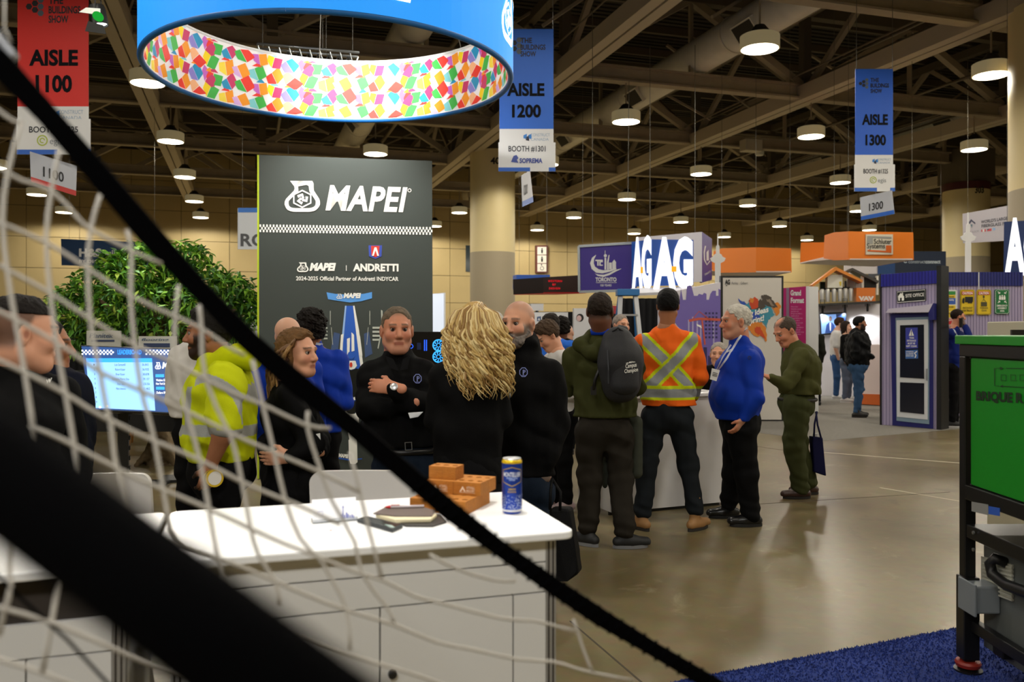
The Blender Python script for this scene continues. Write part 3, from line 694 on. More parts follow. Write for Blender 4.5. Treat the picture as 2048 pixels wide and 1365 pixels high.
# blue S sign, black and red sign
pl = Plane(1033, 27, 1095, 27.3)
t = flat_sign('blue_sign', 'small plain blue hanging sign ending in a white S', pl, 1033, 550, 1100, 578, M('1552b4', .5), thick=.4); ink(t, WHT, [('S', 1080, 570, 1088, 13, dict(bold=.04))], pl)
pl = Plane(1086, 22, 1170, 23)
t = flat_sign('led_sign', 'black hanging sign with red letters and red underside', pl, 0, 0, 0, 0, mat('led_black', '140405', .4), thick=1.2, pts=[(1086, 555), (1172, 550), (1172, 587), (1087, 587)])
ink(t, glow('led_red', 'd02028', .8), [('WESTERN', 1096, 564.5, 1124, 4, dict(space=1.3)), ('BY', 1105, 571.5, 1112, 4), ('DESIGN', 1098, 579, 1120, 4, dict(space=1.3))], pl)
MB().slab([pl.at(1087, 587.2), pl.at(1172, 587.2), pl.at(1172, 587.2)-pl.n*1.2, pl.at(1087, 587.2)-pl.n*1.2], .03).build('red_underside', mat('led_red_trim', 'c01018', .5), t)
# Toronto box
TZ = 17.
pl = Plane(1158, TZ*1.01, 1270, TZ*.985); prp = mat('toronto_purple', '3b2a86', .5)
t = thing('purple_box_sign', 'purple square hanging box sign with white skyline emblem reading TORONTO', 'sign', pl.at(1210, 584))
MB().slab([pl.at(1158, 494), pl.at(1272, 487), pl.at(1272, 580), pl.at(1159, 583)], .08).build('sign_panel', prp, t)
for a, b in (((1158, 493), (1272, 486)), ((1158, 493), (1159, 584)), ((1159, 584), (1272, 581))): MB().bar(pl.at(*a), pl.at(*b), .05, .05).build('frame_tube', alu, t)
mb = MB(); k = .139; ox, oy = 1020, 470
def cr(x, y): return (ox+x*k, oy+y*k)
outer = [cr(*q) for q in [(1235, 290), (1180, 330), (1152, 410), (1175, 490), (1240, 545), (1330, 555), (1440, 530), (1520, 490), (1600, 490), (1520, 450), (1440, 500), (1350, 510), (1270, 490), (1215, 440), (1205, 370), (1235, 300)]]
o1 = outer[:8]; o2 = outer[8:][::-1]
L_ = [cr(*q) for q in [(1235, 288), (1180, 330), (1152, 410), (1175, 490), (1240, 545), (1330, 555), (1440, 530), (1530, 495)]]
R_ = [cr(*q) for q in [(1237, 296), (1210, 350), (1205, 410), (1225, 460), (1275, 495), (1340, 510), (1440, 500), (1530, 480)]]
for q in range(7): poly(mb, pl, [L_[q], L_[q+1], R_[q+1], R_[q]])
L_ = [cr(*q) for q in [(1210, 545), (1260, 590), (1340, 608), (1430, 580), (1520, 530), (1600, 490)]]; R_ = [cr(*q) for q in [(1230, 560), (1280, 572), (1350, 575), (1430, 550), (1510, 505), (1600, 486)]]
for q in range(5): poly(mb, pl, [L_[q], L_[q+1], R_[q+1], R_[q]])
for rct in [(1228, 358, 1335, 378), (1255, 378, 1275, 445), (1285, 378, 1335, 395), (1285, 395, 1305, 430), (1285, 430, 1335, 445), (1360, 330, 1385, 500), (1365, 225, 1372, 330), (1395, 390, 1420, 500), (1425, 400, 1465, 495), (1472, 390, 1525, 490)]:
    poly(mb, pl, [cr(rct[0], rct[1]), cr(rct[2], rct[1]), cr(rct[2], rct[3]), cr(rct[0], rct[3])])
poly(mb, pl, ring(pl, *cr(1372, 300), 3.2, 3.2, 12)); poly(mb, pl, [cr(1395, 390), cr(1420, 290), cr(1432, 290), cr(1420, 390)]); poly(mb, pl, [cr(1472, 392), cr(1500, 355), cr(1525, 392)])
mb.build('skyline_emblem', WHT, t)
ink(t, WHT, [('TORONTO', 1191, 563, 1233, 7.5, dict(bold=.04)), ('CONSTRUCTION ASSOCIATION', 1192, 566.5, 1233, 2), ('150 YEARS', 1201, 573, 1223, 4)], pl)
q = pl.at(1185, 490); cables(t, [(q, Vector((q.x, q.y, 8.05))), (pl.at(1255, 488), pl.at(1255, 488)+Vector((.6, 1.2, 3.6)))])
# AG box
pa = Plane(1263, TZ*.985, 1305, TZ*.955); pb = Plane(1305, TZ*.955, 1388, TZ*.965); agb = mat('ag_blue', '0a3f8c', .45, emit=.25)
t = thing('blue_box_sign', 'blue illuminated hanging box sign with big white letters AG', 'sign', pb.at(1310, 574))
MB().slab([pa.at(1263, 484), pa.at(1304, 479), pa.at(1304, 572), pa.at(1263, 574)], .05).build('sign_panel', agb, t)
MB().slab([pb.at(1304, 479), pb.at(1387, 480), pb.at(1387, 571), pb.at(1304, 572)], .05).build('sign_panel', agb, t)
agw = glow('ag_white_glow', 'ffffff', 1.05); mb = MB()
text(mb, pa, 'AG', 1263.5, 574, 1303, 92, yr=571, bold=.06, lift=.02); text(mb, pb, 'AG', 1306, 571, 1386, 91, yr=570, bold=.06, lift=.02); mb.build('lettering', agw, t)
mb = MB(); poly(mb, pa, [(1281, 534), (1286, 534), (1286, 547), (1281, 547)], .026); poly(mb, pb, [(1343, 533), (1353, 533), (1353, 544), (1343, 544)], .026); mb.build('orange_square', glow('ag_orange', 'f2a028', .9), t)
pc = Plane(1275, TZ*1.05, 1405, TZ*1.07)
WS = thing('white_box_sign', 'white hanging box sign with a purple end behind the AG sign', 'sign', pc.at(1340, 565))
MB().slab([pc.at(1276, 475), pc.at(1404, 464), pc.at(1404, 564), pc.at(1276, 570)], .05).build('sign_panel', M('c5c3cc', .5), WS)
pe = Plane(1404, TZ*1.07, 1425, TZ*1.2); MB().slab([pe.at(1404, 464), pe.at(1424, 478), pe.at(1424, 560), pe.at(1404, 566)], .05).build('end_panel', prp, WS)
mb = MB(); stroke(mb, pe, [(1411, 492), (1408.5, 505), (1409, 520), (1414, 530), (1420, 522)], 2.4); poly(mb, pe, [(1413, 505), (1417, 500), (1418, 521), (1413, 522)]); text(mb, pe, 'TORONTO', 1409, 552, 1421, 4, yr=545); mb.build('skyline_emblem', WHT, WS)
cables(WS, [(pc.at(1300, 473), pc.at(1300, 473)+UP*4.), (pc.at(1390, 465), pc.at(1390, 465)+UP*4.)])
MB().slab([pb.at(1262, 577, -.1), pb.at(1390, 573, -.1), pb.at(1382, 582, .3), pb.at(1270, 587, .3)], .05).build('lower_shelf', M('d8d6da', .5), WS)
# orange rings
org = mat('orange_fabric', 'd9740e', .6)
def orange_sign(label, x0, x1, y0, y1, Z, xm, logo):
    pl = Plane(xm, Z, x1, Z*1.01); pl2 = Plane(x0, Z*1.08, xm, Z)
    t = thing('orange_ring_sign', label, 'sign', pl.at((x0+x1)/2, y1), 'orange hanging ring signs')
    bx = .12*(x1-x0); 
    f = [pl2.at(x0+2, y0+10), pl2.at(x0+bx, y0+4), pl.at(xm, y0+2), pl.at(x1-1, y0+4)]; g = [pl2.at(x0, y1-6), pl2.at(x0+bx, y1-2), pl.at(xm, y1-3), pl.at(x1, y1-3)]
    dep = FWD*2.2
    for k in range(3):
        mb = MB(); mb.slab([f[k], f[k+1], g[k+1], g[k]], .03); mb.build('fabric_panel', org, t)
    MB().slab([f[3]+dep, f[0]+dep*.8, g[0]+dep*.8, g[3]+dep], .03).build('fabric_panel', org, t)
    MB().slab([f[3], f[3]+dep, g[3]+dep, g[3]], .03).build('fabric_panel', org, t)
    MB().slab([g[0], g[1], g[2], g[3], g[3]+dep, g[0]+dep*.8], .03).build('white_underside', M('cfc3c0', .6), t)
    for a in (f[1], f[2], f[3]): MB().tube([a, Vector((a.x, a.y, ZD))], .005, 6).build('hanging_cable', cable, t)
    if logo:
        MB().slab(pl.quad(1732, 469, 1786, 509.5, .03), .03).build('logo_board', M('c9c4b4', .5), t)
        mb = MB(); poly(mb, pl, [(1735, 472), (1783, 474), (1783, 478), (1746, 476), (1746, 488), (1735, 488)], .04, 0); poly(mb, pl, [(1772, 491), (1783, 491), (1783, 506), (1735, 503), (1735, 500), (1772, 502)], .04, 1)
        text(mb, pl, 'Schluter', 1748, 488, 1783, 10, bold=.01, lift=.04, mi=2); text(mb, pl, 'Systems', 1734, 497, 1770, 10, bold=.01, lift=.04, mi=2)
        mb.build('logo_print', [M('8d8f8c', .5), M('c85a10', .5), BLK], t)
    return t
orange_sign('orange hanging ring sign with a framed logo reading Schluter Systems', 1647, 1825, 461, 523, 20, 1697, True)
orange_sign('plain orange hanging ring sign above the tall white panel', 1425, 1581, 493, 548, 21, 1512, False)
# construct connect sign + white starts here sign
pl = Plane(1762, 27, 1892, 27.5)
t = flat_sign('navy_booth_sign', 'dark navy sign reading constructconnect above the site office wall', pl, 1760, 503, 1892, 575, M('0c1c33', .4), thick=.6)
ink(t, M('aab4bc', .5), [('construct', 1817, 527, 1851, 7, dict(bold=0)), ('connect', 1851, 527, 1881, 7, dict(bold=.04))], pl)
mb = MB(); stroke(mb, pl, ring(pl, 1811, 522.5, 3.2, 3.2, 14, 20, 330), 1.8); mb.build('swirl_logo', M('aab4bc', .5), t)
MB().slab(pl.quad(1757, 521, 1790, 549, .05), .05).build('blue_panel', M('0f3c70', .4), t); mb = MB(); poly(mb, pl, [(1757, 528), (1760, 522), (1765, 522), (1758, 533)], .06); mb.build('arrow_mark', M('3f9ae6', .4), t)
pl = Plane(1688, 26.5, 1760, 27)
t = flat_sign('white_booth_sign', 'white sign reading STARTS HERE above the little house roofs', pl, 1689, 515, 1758, 548, M('d3cdd0', .5))
ink(t, M('55565c', .5), [('CONSTRUCTION', 1702, 525.5, 1742, 4), ('STARTS', 1703, 533, 1722, 5)], pl); ink(t, M('d2643c', .5), [('HERE', 1725, 532, 1738, 5)], pl)
# fiberglass sign
pl = Plane(1925, 19.5, 2060, 17.2)
t = flat_sign('white_slogan_sign', "white hanging sign reading WORLD'S LARGEST FIBERGLASS beside the right column", pl, 0, 0, 0, 0, M('b9b6bf', .5), pts=[(1925, 428), (2075, 401), (2075, 478), (1926, 487)])
ink(t, M('2a2e3c', .5), [("WORLD'S LARGEST", 1962, 447.5, 2023, 6, dict(yr=438.5)), ('FIBERGLASS FORMS', 1963, 455.5, 2030, 6, dict(yr=448))], pl)
ink(t, M('8d9098', .5), [('FC TARM', 1929, 468.5, 1957, 4.5, dict(space=1.4, bold=0, yr=465))], pl)
mb = MB(); poly(mb, pl, [(1935, 449), (1942, 438.5), (1951, 446), (1950, 449), (1943, 443), (1937.5, 452)], .004, 0); poly(mb, pl, [(1941, 449), (1945, 449), (1943.5, 457)], .004, 1)
poly(mb, pl, [(1962.5, 459.5), (1971.5, 458.5), (1971.5, 463.5), (1962.5, 464.2)], .004, 2); poly(mb, pl, [(1965, 459.2), (1969, 458.8), (1969, 463.8), (1965, 464)], .006, 3); poly(mb, pl, [(1974, 458.4), (1983, 457), (1983, 462), (1974, 463)], .004, 2); poly(mb, pl, [(1974, 458.4), (1978, 457.8), (1978, 460), (1974, 460.5)], .006, 0)
poly(mb, pl, ring(pl, 1988, 458.3, 2.8, n=12), .004, 4); mb.build('logo_print', [M('1c2450', .5), M('3a6a7a', .5), M('c82838', .5), WHT, M('7fb0e0', .5)], t)
pl = Plane(2005, 15.8, 2060, 15.4)
t = flat_sign('navy_letter_sign', 'navy sign with a giant white letter A at the right edge', pl, 2008, 440, 2090, 545, mat('navy_letter_panel', '0a2a60', .45), pts=[(2008, 444), (2090, 439), (2090, 546), (2007, 545)])
ink(t, agw, [('AG', 2009, 544, 2086, 102, dict(bold=.05))], pl)
# ---------------------------------------------------------------- big dark booth wall
class GPlane(Plane):
    """any plane through three world points; u is its own upward direction"""
    def __init__(s, a, b, c):
        s.o = a; s.r = (b-a).normalized(); s.n = (b-a).cross(c-a).normalized()
        if s.n.dot(CAM-a) < 0: s.n = -s.n
        s.u = Vector((0, 0, 1))
pl = Plane(518, 8.8, 864, 9.11); mw = mat('booth_graphite', '3a413e', .5, var=.06, vscale=1.2)
BW = thing('booth_wall', 'tall dark grey booth wall printed MAPEI with a racing car', 'booth wall', pl.at(690, 958))
MB().slab([pl.at(518, 310), pl.at(864, 322), pl.at(867, 949), pl.at(518, 958.5)], .35).build('wall_panel', mw, BW)
MB().slab([pl.at(514.5, 310), pl.at(518.5, 310), pl.at(518.5, 958.5), pl.at(514.5, 958.5)], .3).build('lime_edge', M('b4c81e', .5), BW)
wp = mat('booth_white_print', 'f4f4ee', .5)
mb = MB(); flask(mb, pl, 569, 362, 71, 62); mb.build('flask_logo', wp, BW)
mb = MB(); text(mb, pl, 'MAPEI', 651, 419, 815, 48, yr=423, bold=.03, shear=.22, space=1.05); mb.build('brand_lettering', wp, BW)
mb = MB(); stroke(mb, pl, ring(pl, 819, 381, 3.2, n=14), 1.2, .006, 0, True); mb.build('registered_mark', wp, BW)
mb = MB(); n = 104
for i in range(n):
    x0, x1 = 519+346*i/n, 519+346*(i+1)/n; yb = 449+5.5*i/n; hh = 5.2
    for j in range(3):
        if (i+j) % 2: continue
        poly(mb, pl, [(x0, yb+j*hh), (x1, yb+j*hh), (x1, yb+j*hh+hh), (x0, yb+j*hh+hh)])
tag(mb.build('chequered_stripe', wp, BW), kind='stuff')
mb = MB(); flask(mb, pl, 594, 525, 23, 19.5); text(mb, pl, 'MAPEI', 619, 541, 672, 14, bold=.06, shear=.22); poly(mb, pl, [(692, 531), (693.2, 531), (693.2, 542), (692, 542)]); mb.build('partner_logo', wp, BW)
mb = MB(); text(mb, pl, 'ANDRETTI', 706, 542, 797, 14, yr=542.5, bold=.045); mb.build('partner_name', wp, BW)
mb = MB(); text(mb, pl, '2024-2025 Official Partner of Andretti INDYCAR', 592, 561, 797, 8, yr=562, bold=.02); mb.build('slogan', wp, BW)
mb = MB(); poly(mb, pl, [(737, 491), (764, 491), (763, 513), (751, 518), (738, 513)], .004, 0); poly(mb, pl, [(742, 492), (759, 492), (758, 511), (751, 515), (743, 511)], .006, 1); poly(mb, pl, [(749, 495), (753, 495), (758, 512), (754.5, 512), (751, 501), (747.5, 512), (744, 512)], .008, 2); mb.build('shield_logo', [M('3c4fb0', .5), M('d23a2c', .5), wp], BW)
mb = MB()
def pp(pts, mi, l=.004): poly(mb, pl, pts, l, mi)
pp([(653, 585), (670, 588), (699, 590), (728, 588), (744, 584.5), (744, 597), (722, 603), (700, 605.5), (676, 602), (656, 599)], 0)
pp([(690, 612), (708, 612), (720, 680), (727, 740), (722, 775), (717, 830), (690, 830), (680, 780), (674, 740), (684, 670)], 1)
pp([(690, 612), (693, 612), (688, 670), (680, 735), (684, 790), (692, 845), (680, 760), (675, 740), (684, 670)], 2, .006); pp([(706, 612), (709, 612), (718, 660), (727, 735), (724, 770), (719, 830), (722, 765), (721, 735), (714, 680)], 3, .006)
for q in ([(682, 670), (687, 668), (684, 720), (677, 740)], [(694, 678), (700, 676), (699, 706), (694, 712)], [(703, 665), (708, 670), (709, 702), (703, 704)], [(716, 668), (720, 672), (725, 712), (719, 712)]): pp(q, 3, .008)
pp([(693, 722), (711, 722), (714, 732), (709, 738), (702, 740), (695, 738), (690, 732)], 3, .008); pp(ring(pl, 702, 711, 7, 8, 16), 1, .010); pp(ring(pl, 702, 730, 3, 5, 12), 4, .012)
pp([(684, 742), (692, 737), (703, 741), (714, 737), (721, 743), (721, 770), (714, 795), (703, 799), (692, 794), (684, 770)], 5, .010); pp([(684, 768), (692, 792), (703, 797), (714, 793), (720, 770), (721, 780), (714, 799), (703, 803), (691, 798), (683, 775)], 3, .012)
pp([(688, 800), (703, 806), (716, 800), (716, 818), (709, 828), (702, 829), (694, 826), (688, 815)], 5, .012)
pp([(689, 818), (697, 828), (710, 828), (718, 816), (717, 870), (714, 880), (699, 880), (694, 855)], 3, .010); pp([(697, 880), (714, 880), (715, 925), (710, 929), (701, 928), (698, 918)], 3, .010)
pp([(662, 913), (700, 919), (717, 918), (724, 917), (724, 919), (700, 922), (662, 916)], 1, .008); pp([(672, 791), (680, 793), (682, 803), (674, 800)], 4, .008); pp([(672, 777), (678, 777), (678, 793), (672, 793)], 5, .009)
for x, s in ((660, 1), (739, -1)): pp([(x, 622), (x+1.2, 622), (x+1.2, 650), (x, 650)], 6); pp([(x+s*2, 655), (x+s*3, 655), (x+s*6, 690), (x+s*5, 690)], 6)
pp([(762, 620), (765, 622), (766, 655), (757, 698), (755, 697), (763, 655)], 6); pp([(668, 665), (680, 668), (676, 700), (660, 710)], 7, .003); pp([(728, 668), (738, 664), (745, 708), (730, 716)], 7, .003)
for k in range(4): pp([(745, 654+k*8), (760, 654+k*8), (760, 658+k*8), (745, 658+k*8)], 6, .004); pp([(647, 655+k*7), (655, 655+k*7), (655, 658+k*7), (647, 658+k*7)], 6, .004)
text(mb, pl, 'MAPEI', 687, 596, 722, 9, bold=.06, shear=.2, lift=.008, mi=3); flask(mb, pl, 673, 588, 12, 10, 3, .008)
text(mb, pl, 'MAPEI', 677, 914.5, 697, 7, yr=917, bold=.06, shear=.2, lift=.012, mi=3); flask(mb, pl, 666, 905, 9, 8.5, 3, .012)
text(mb, pl, 'MAPEI', 700, 852, 714, 3, lift=.014, mi=5); text(mb, pl, '28', 700, 867, 714, 9, lift=.014, mi=5, bold=.03)
tag(mb.build('racing_car_print', [mat('car_sky', '5b9ee8', .4), mat('car_blue', '2f62c8', .4), mat('car_pale', '9cc0f4', .4), wp, mat('car_red', 'e0432e', .4), mat('car_black', '12150f', .4), mat('car_grey', 'b9bfb4', .5), mat('car_shade', '3f557f', .5)], BW), kind='stuff')
# lights of the dark booth, on the ring's truss line
stage_lamp('booth_spotlight', 'black spotlight aimed at the dark booth wall', P(690, 0, 7.9), P(690, 520, 8.95), 260, 78, (1, .98, .92), .8)
# white lit pillar beside it
pl = Plane(865, 12.2, 890, 12.3)
t = thing('light_panel', 'pale blue-white lit panel standing beside the dark wall', 'panel', pl.at(877, 870)); MB().slab(pl.quad(866, 588, 889, 872), .3).build('panel_body', mat('pale_lit_panel', 'd5deee', .5, emit=.35), t); MB().slab(pl.quad(888.5, 586, 891, 872, .02), .34).build('panel_edge', WHT, t)
# gaming computer on a pedestal
pl = Plane(815, 8.2, 905, 8.3)
t = thing('gaming_computer', 'black computer case with glowing blue fans behind the crossed-arms man', 'computer', pl.at(860, 738)); 
MB().slab(pl.quad(816, 664, 902, 738), .45).build('case', mat('computer_black', '0a0b10', .25), t)
for i, (cx, cy, r) in enumerate([(877, 691, 11), (877, 714, 11)]):
    mb = MB(); stroke(mb, pl, ring(pl, cx, cy, r, n=24), 2.2, .006, 0, True); stroke(mb, pl, ring(pl, cx, cy, r*.35, n=14), 1.2, .006, 0, True)
    for k in range(9):
        a = 2*math.pi*k/9; poly(mb, pl, [(cx+r*.4*math.cos(a), cy+r*.4*math.sin(a)), (cx+r*.85*math.cos(a+.15), cy+r*.85*math.sin(a+.15)), (cx+r*.85*math.cos(a+.5), cy+r*.85*math.sin(a+.5))], .006)
    mb.build('fan', glow('fan_blue', '3aa0ff', 1.3), t)
for x in (848, 852): mb = MB(); poly(mb, pl, [(x, 680), (x+2, 680), (x+2, 702), (x, 702)]); mb.build('light_strip', glow('strip_blue', '2f62ff', 1.0), t)
mb = MB(); stroke(mb, pl, ring(pl, 822, 693, 4, n=14), 1.4, .005, 0, True); mb.build('light_ring', glow('strip_blue', '2f62ff', 1.0), t)
mb = MB(); poly(mb, pl, [(834, 686), (842, 686), (842, 700), (834, 700)]); mb.build('cooler_block', M('2a3560', .3), t)
tag(MB().slab(pl.quad(812, 738, 906, 981), .5).build('computer_pedestal', M('0c0c0e', .5)), 'black pedestal under the glowing computer', 'pedestal')
# ---------------------------------------------------------------- leaderboard screen on a stand
TL, TRr, BR, BL = P(161, 690, 8.3), P(404, 699, 8.5), P(416, 832, 8.3), P(177, 823, 8.1)
pl = GPlane(TL, TRr, BL); scr = lambda n, h, e: mat(n, h, .3, emit=e)
t = thing('leaderboard_screen', 'large flat screen on a black stand showing a blue LEADERBOARD', 'screen', floor_at(245, 976))
MB().slab([TL, TRr, pl.at(416, 832), pl.at(177, 823)], .06).build('bezel', M('0b0c10', .3), t, bevel=.008)
sp = MB(); poly(sp, pl, [(163, 693), (402, 702), (413, 828), (179, 819)], .002); so = sp.build('screen', scr('screen_navy', '274a86', .55), t)
mb = MB(); poly(mb, pl, [(172, 717), (304, 717), (310.5, 822), (180, 816)], .004); mb.build('table_area', scr('screen_pale', '8fc4f4', .75), so)
mb = MB(); poly(mb, pl, [(172, 717), (304, 717), (304.5, 725), (172.5, 725)], .006); mb.build('header_bar', scr('screen_sky', '2f9bf0', .8), so)
mb = MB(); text(mb, pl, 'LEADERBOARD', 235, 709, 283, 9, bold=.03, lift=.006); mb.build('title', scr('screen_title', '2d8ff2', .9), so)
mb = MB()
for x0, x1 in ((163, 227), (291, 345)):
    k = 0; x = x0
    while x < x1:
        for j in range(3):
            if (k+j) % 2 == 0: poly(mb, pl, [(x, 700+j*3.4), (x+3.6, 700+j*3.4), (x+3.6, 703.4+j*3.4), (x, 703.4+j*3.4)], .006)
        x += 3.6; k += 1
text(mb, pl, 'MAPEI', 324, 737, 362, 12, bold=.05, shear=.2, lift=.006); flask(mb, pl, 310, 725, 12, 14, 0, .006)
for k, (x0, y, x1) in enumerate([(312, 763, 334), (312, 770, 334), (313, 788, 345)]): text(mb, pl, ['Watkins Glen', 'New York State', 'Dallara IR18 Indy'][k], x0, y, x1, 4.5, lift=.006, bold=.03)
for cx_, cy_ in ((200, 815), (214, 813)): poly(mb, pl, ring(pl, cx_, cy_, 2.6, n=10), .007)
mb.build('screen_print', glow('screen_white', 'ffffff', 1.0), so)
mb = MB(); poly(mb, pl, [(311, 749), (328, 749), (328, 755), (311, 755)], .006); poly(mb, pl, [(312, 774), (329, 774), (329, 780), (312, 780)], .006); mb.build('tag_boxes', scr('screen_sky', '2f9bf0', .8), so)
mb = MB()
for k, (nm, w, tm) in enumerate([('Luis Santarelli', 22, '36.843'), ('Robert Kaiser', 20, '36.935'), ('Brian Kaiser', 18, '38.878'), ('Giancarlo Morris Silva', 34, '39.107'), ('Thom Gray', 15, '1:50.356'), ('Mark Antonio', 19, '11.462')]):
    y = 732+k*9.6; text(mb, pl, nm, 240-w/2+k*.4, y, 240+w/2+k*.4, 4.6, lift=.006, bold=0); text(mb, pl, tm, 284+k*.6, y, 297+k*.6, 4.6, lift=.006, bold=0)
for k in range(9): text(mb, pl, str(k+1), 187+k*.6, 732+k*9.3, 189+k*.6, 4, lift=.006, bold=0)
mb.build('result_rows', M('2b4f86', .5), so)
c = P(242, 800, 8.3); fz = Vector((c.x, c.y+.18, 0))
MB().box((c.x-.05, c.y+.14, .05), (c.x+.05, c.y+.23, 1.3)).build('stand_pole', spm, t, bevel=.006)
mb = MB(); mb.obox(fz+UP*.03, RGT*.45, FWD*.05, UP*.02); mb.obox(fz+UP*.03, RGT*.05, FWD*.38, UP*.02); mb.build('stand_base', spm, t, bevel=.01)
for k in range(6): MB().box((c.x+.05, c.y+.16, .15+k*.1), (c.x+.062, c.y+.21, .19+k*.1)).build('stand_clip', spm, t)
# product bags behind it on a black counter
pl = Plane(170, 9.0, 360, 9.2)
for k, (x0, x1, y0, lab, w1) in enumerate([(173, 241, 662, 'white product sign with script lettering above the leaderboard screen', 'Planitex'), (277, 352, 673, 'low white product sign with a navy strip behind the screen', 'flooring')]):
    t = thing('product_sign', lab, 'sign', pl.at((x0+x1)/2, 740)); MB().slab(pl.quad(x0, y0, x1, 742), .05).build('sign_panel', M('b9bab4', .5), t)
    ink(t, M('4d5c74', .5), [(w1, x0+6, y0+14-k*5, x1-14, 9-k*4, dict(shear=.2))] + ([('X', x0+44, y0+13, x0+50, 7)] if k == 0 else []), pl)
    mb = MB(); poly(mb, pl, [(x0+10, y0+18-k*4), (x1-12, y0+18-k*4), (x1-12, y0+22), (x0+10, y0+22)]); mb.build('text_strip', M('2c3a5c', .5), t)
tag(MB().obox(P(262, 742, 9.25)+Vector((0, 0, -.32)), RGT*.62, FWD*.2, UP*.32).build('display_ledge', M('101114', .5)), 'black display ledge behind the leaderboard screen', 'ledge')
for s in (-.5, .5):
    a = P(262, 742, 9.25)+RGT*s
# small dark monitor to its right
pl = Plane(340, 8.7, 400, 8.75)
t = thing('dark_monitor', 'dark monitor beside the white-shirted man', 'monitor', floor_at(372, 960)); MB().slab(pl.quad(343, 768, 405, 834), .05).build('bezel', M('0a0b0d', .3), t, bevel=.006)
mb = MB(); poly(mb, pl, [(346, 771), (402, 771), (402, 831), (346, 831)], .003); mb.build('screen', scr('screen_dark_teal', '12303c', .25), t)
q = pl.at(374, 834); MB().box((q.x-.04, q.y+.03, 0), (q.x+.04, q.y+.09, q.z+.1)).build('stand_pole', spm, t); MB().box((q.x-.25, q.y-.1, 0), (q.x+.25, q.y+.25, .03)).build('stand_base', spm, t)
# text panel left of the dark wall
pl = Plane(480, 11.5, 530, 11.6)
t = thing('white_totem', 'white printed panel reading THETI beside the dark wall', 'panel', pl.at(505, 889)); MB().slab(pl.quad(488, 598, 545, 889), .06).build('panel_body', M('c4c3c8', .5), t); ink(t, M('33343a', .5), [('THETI', 497, 652, 521, 9, dict(bold=.02)), ('flooring by', 498, 662, 519, 5)], pl)
# stool
def wood_stool(label, px, py, h=.78):
    c = floor_at(px, py); t = thing('wooden_stool', label, 'stool', c)
    MB().lathe([(.001, h), (.17, h), (.18, h-.015), (.17, h-.035), (.001, h-.035)], c, 24).build('seat', M('2a2a2c', .5), t, smooth=True, auto=40)
    for k in range(4):
        a = math.pi/4+k*math.pi/2; d = Vector((math.cos(a), math.sin(a), 0)); MB().tube([c+d*.23, c+d*.12+UP*(h-.03)], [.014, .02], 8).build('leg', M('a8743a', .5), t, smooth=True)
    MB().tube([c+Vector((math.cos(a), math.sin(a), 0))*.195+UP*.28 for a in [2*math.pi*k/20 for k in range(21)]], .009, 6, cap=False).build('foot_ring', spm, t, smooth=True)
    return t
wood_stool('wooden-legged stool under the leaderboard screen beside the tree trunk', 287, 888)
# ---------------------------------------------------------------- artificial tree
random.seed(3); TB = floor_at(322, 928); TZc = 9.83
t = thing('artificial_tree', 'leafy green artificial tree behind the leaderboard screen', 'tree', TB)
bark = mat('tree_bark', '6b5a40', .9, bump=.6, bscale=25, var=.3, vscale=9)
def tp(px, py, dz=0.): return P(px, py, TZc+dz)
F = Field(); F.chain([TB-UP*.02, tp(320, 880), tp(316, 800), tp(312, 720), tp(305, 640), tp(300, 560)], [.17, .105, .085, .08, .07, .05], k=.05)
for k in range(7):
    a = 2*math.pi*k/7; F.limb(TB+Vector((math.cos(a), math.sin(a), 0))*.27+UP*.01, TB+UP*.28, .035, .07, k=.06)
for e in ((200, 600, -.4), (420, 600, .2), (250, 540, .4), (370, 540, -.3), (160, 650, .1), (470, 620, -.2)): F.limb(tp(308, 690), tp(*e), .05, .02, k=.03)
link('trunk', npmesh('trunk', [F.mesh(.022, folds(.012, 3, 40))]), bark, t)
leafm = bpy.data.meshes.new('leaf'); leafm.from_pydata([(0, 0, 0), (-.028, .04, .004), (0, .05, -.006), (.028, .04, .004), (-.014, .09, 0), (0, .095, -.01), (.014, .09, 0), (0, .13, -.022)], [], [(0, 2, 1), (0, 3, 2), (1, 2, 5, 4), (2, 3, 6, 5), (4, 5, 7), (5, 6, 7)])
lm = [mat('leaf_bright', '86b83a', .45, spec=.4), mat('leaf_mid', '5c9436', .45, spec=.4), mat('leaf_dark', '38682a', .5), mat('leaf_yellow', 'a9c04a', .5)]
blobs = [(300, 545, 95, 55), (205, 575, 75, 42), (385, 570, 85, 55), (300, 600, 150, 45), (150, 625, 62, 38), (210, 650, 85, 38), (330, 640, 120, 40), (460, 590, 55, 45), (470, 640, 45, 38), (240, 535, 55, 35), (365, 510, 60, 30), (495, 610, 30, 35), (120, 600, 35, 22), (290, 500, 40, 22), (180, 690, 40, 25), (420, 640, 60, 30)]
wsum = [a*b for _, _, a, b in blobs]; LV_, LF_, LM_ = [], [], []; lv0 = np.array([v.co[:] for v in leafm.vertices]); lf0 = [tuple(p.vertices) for p in leafm.polygons]
big = []
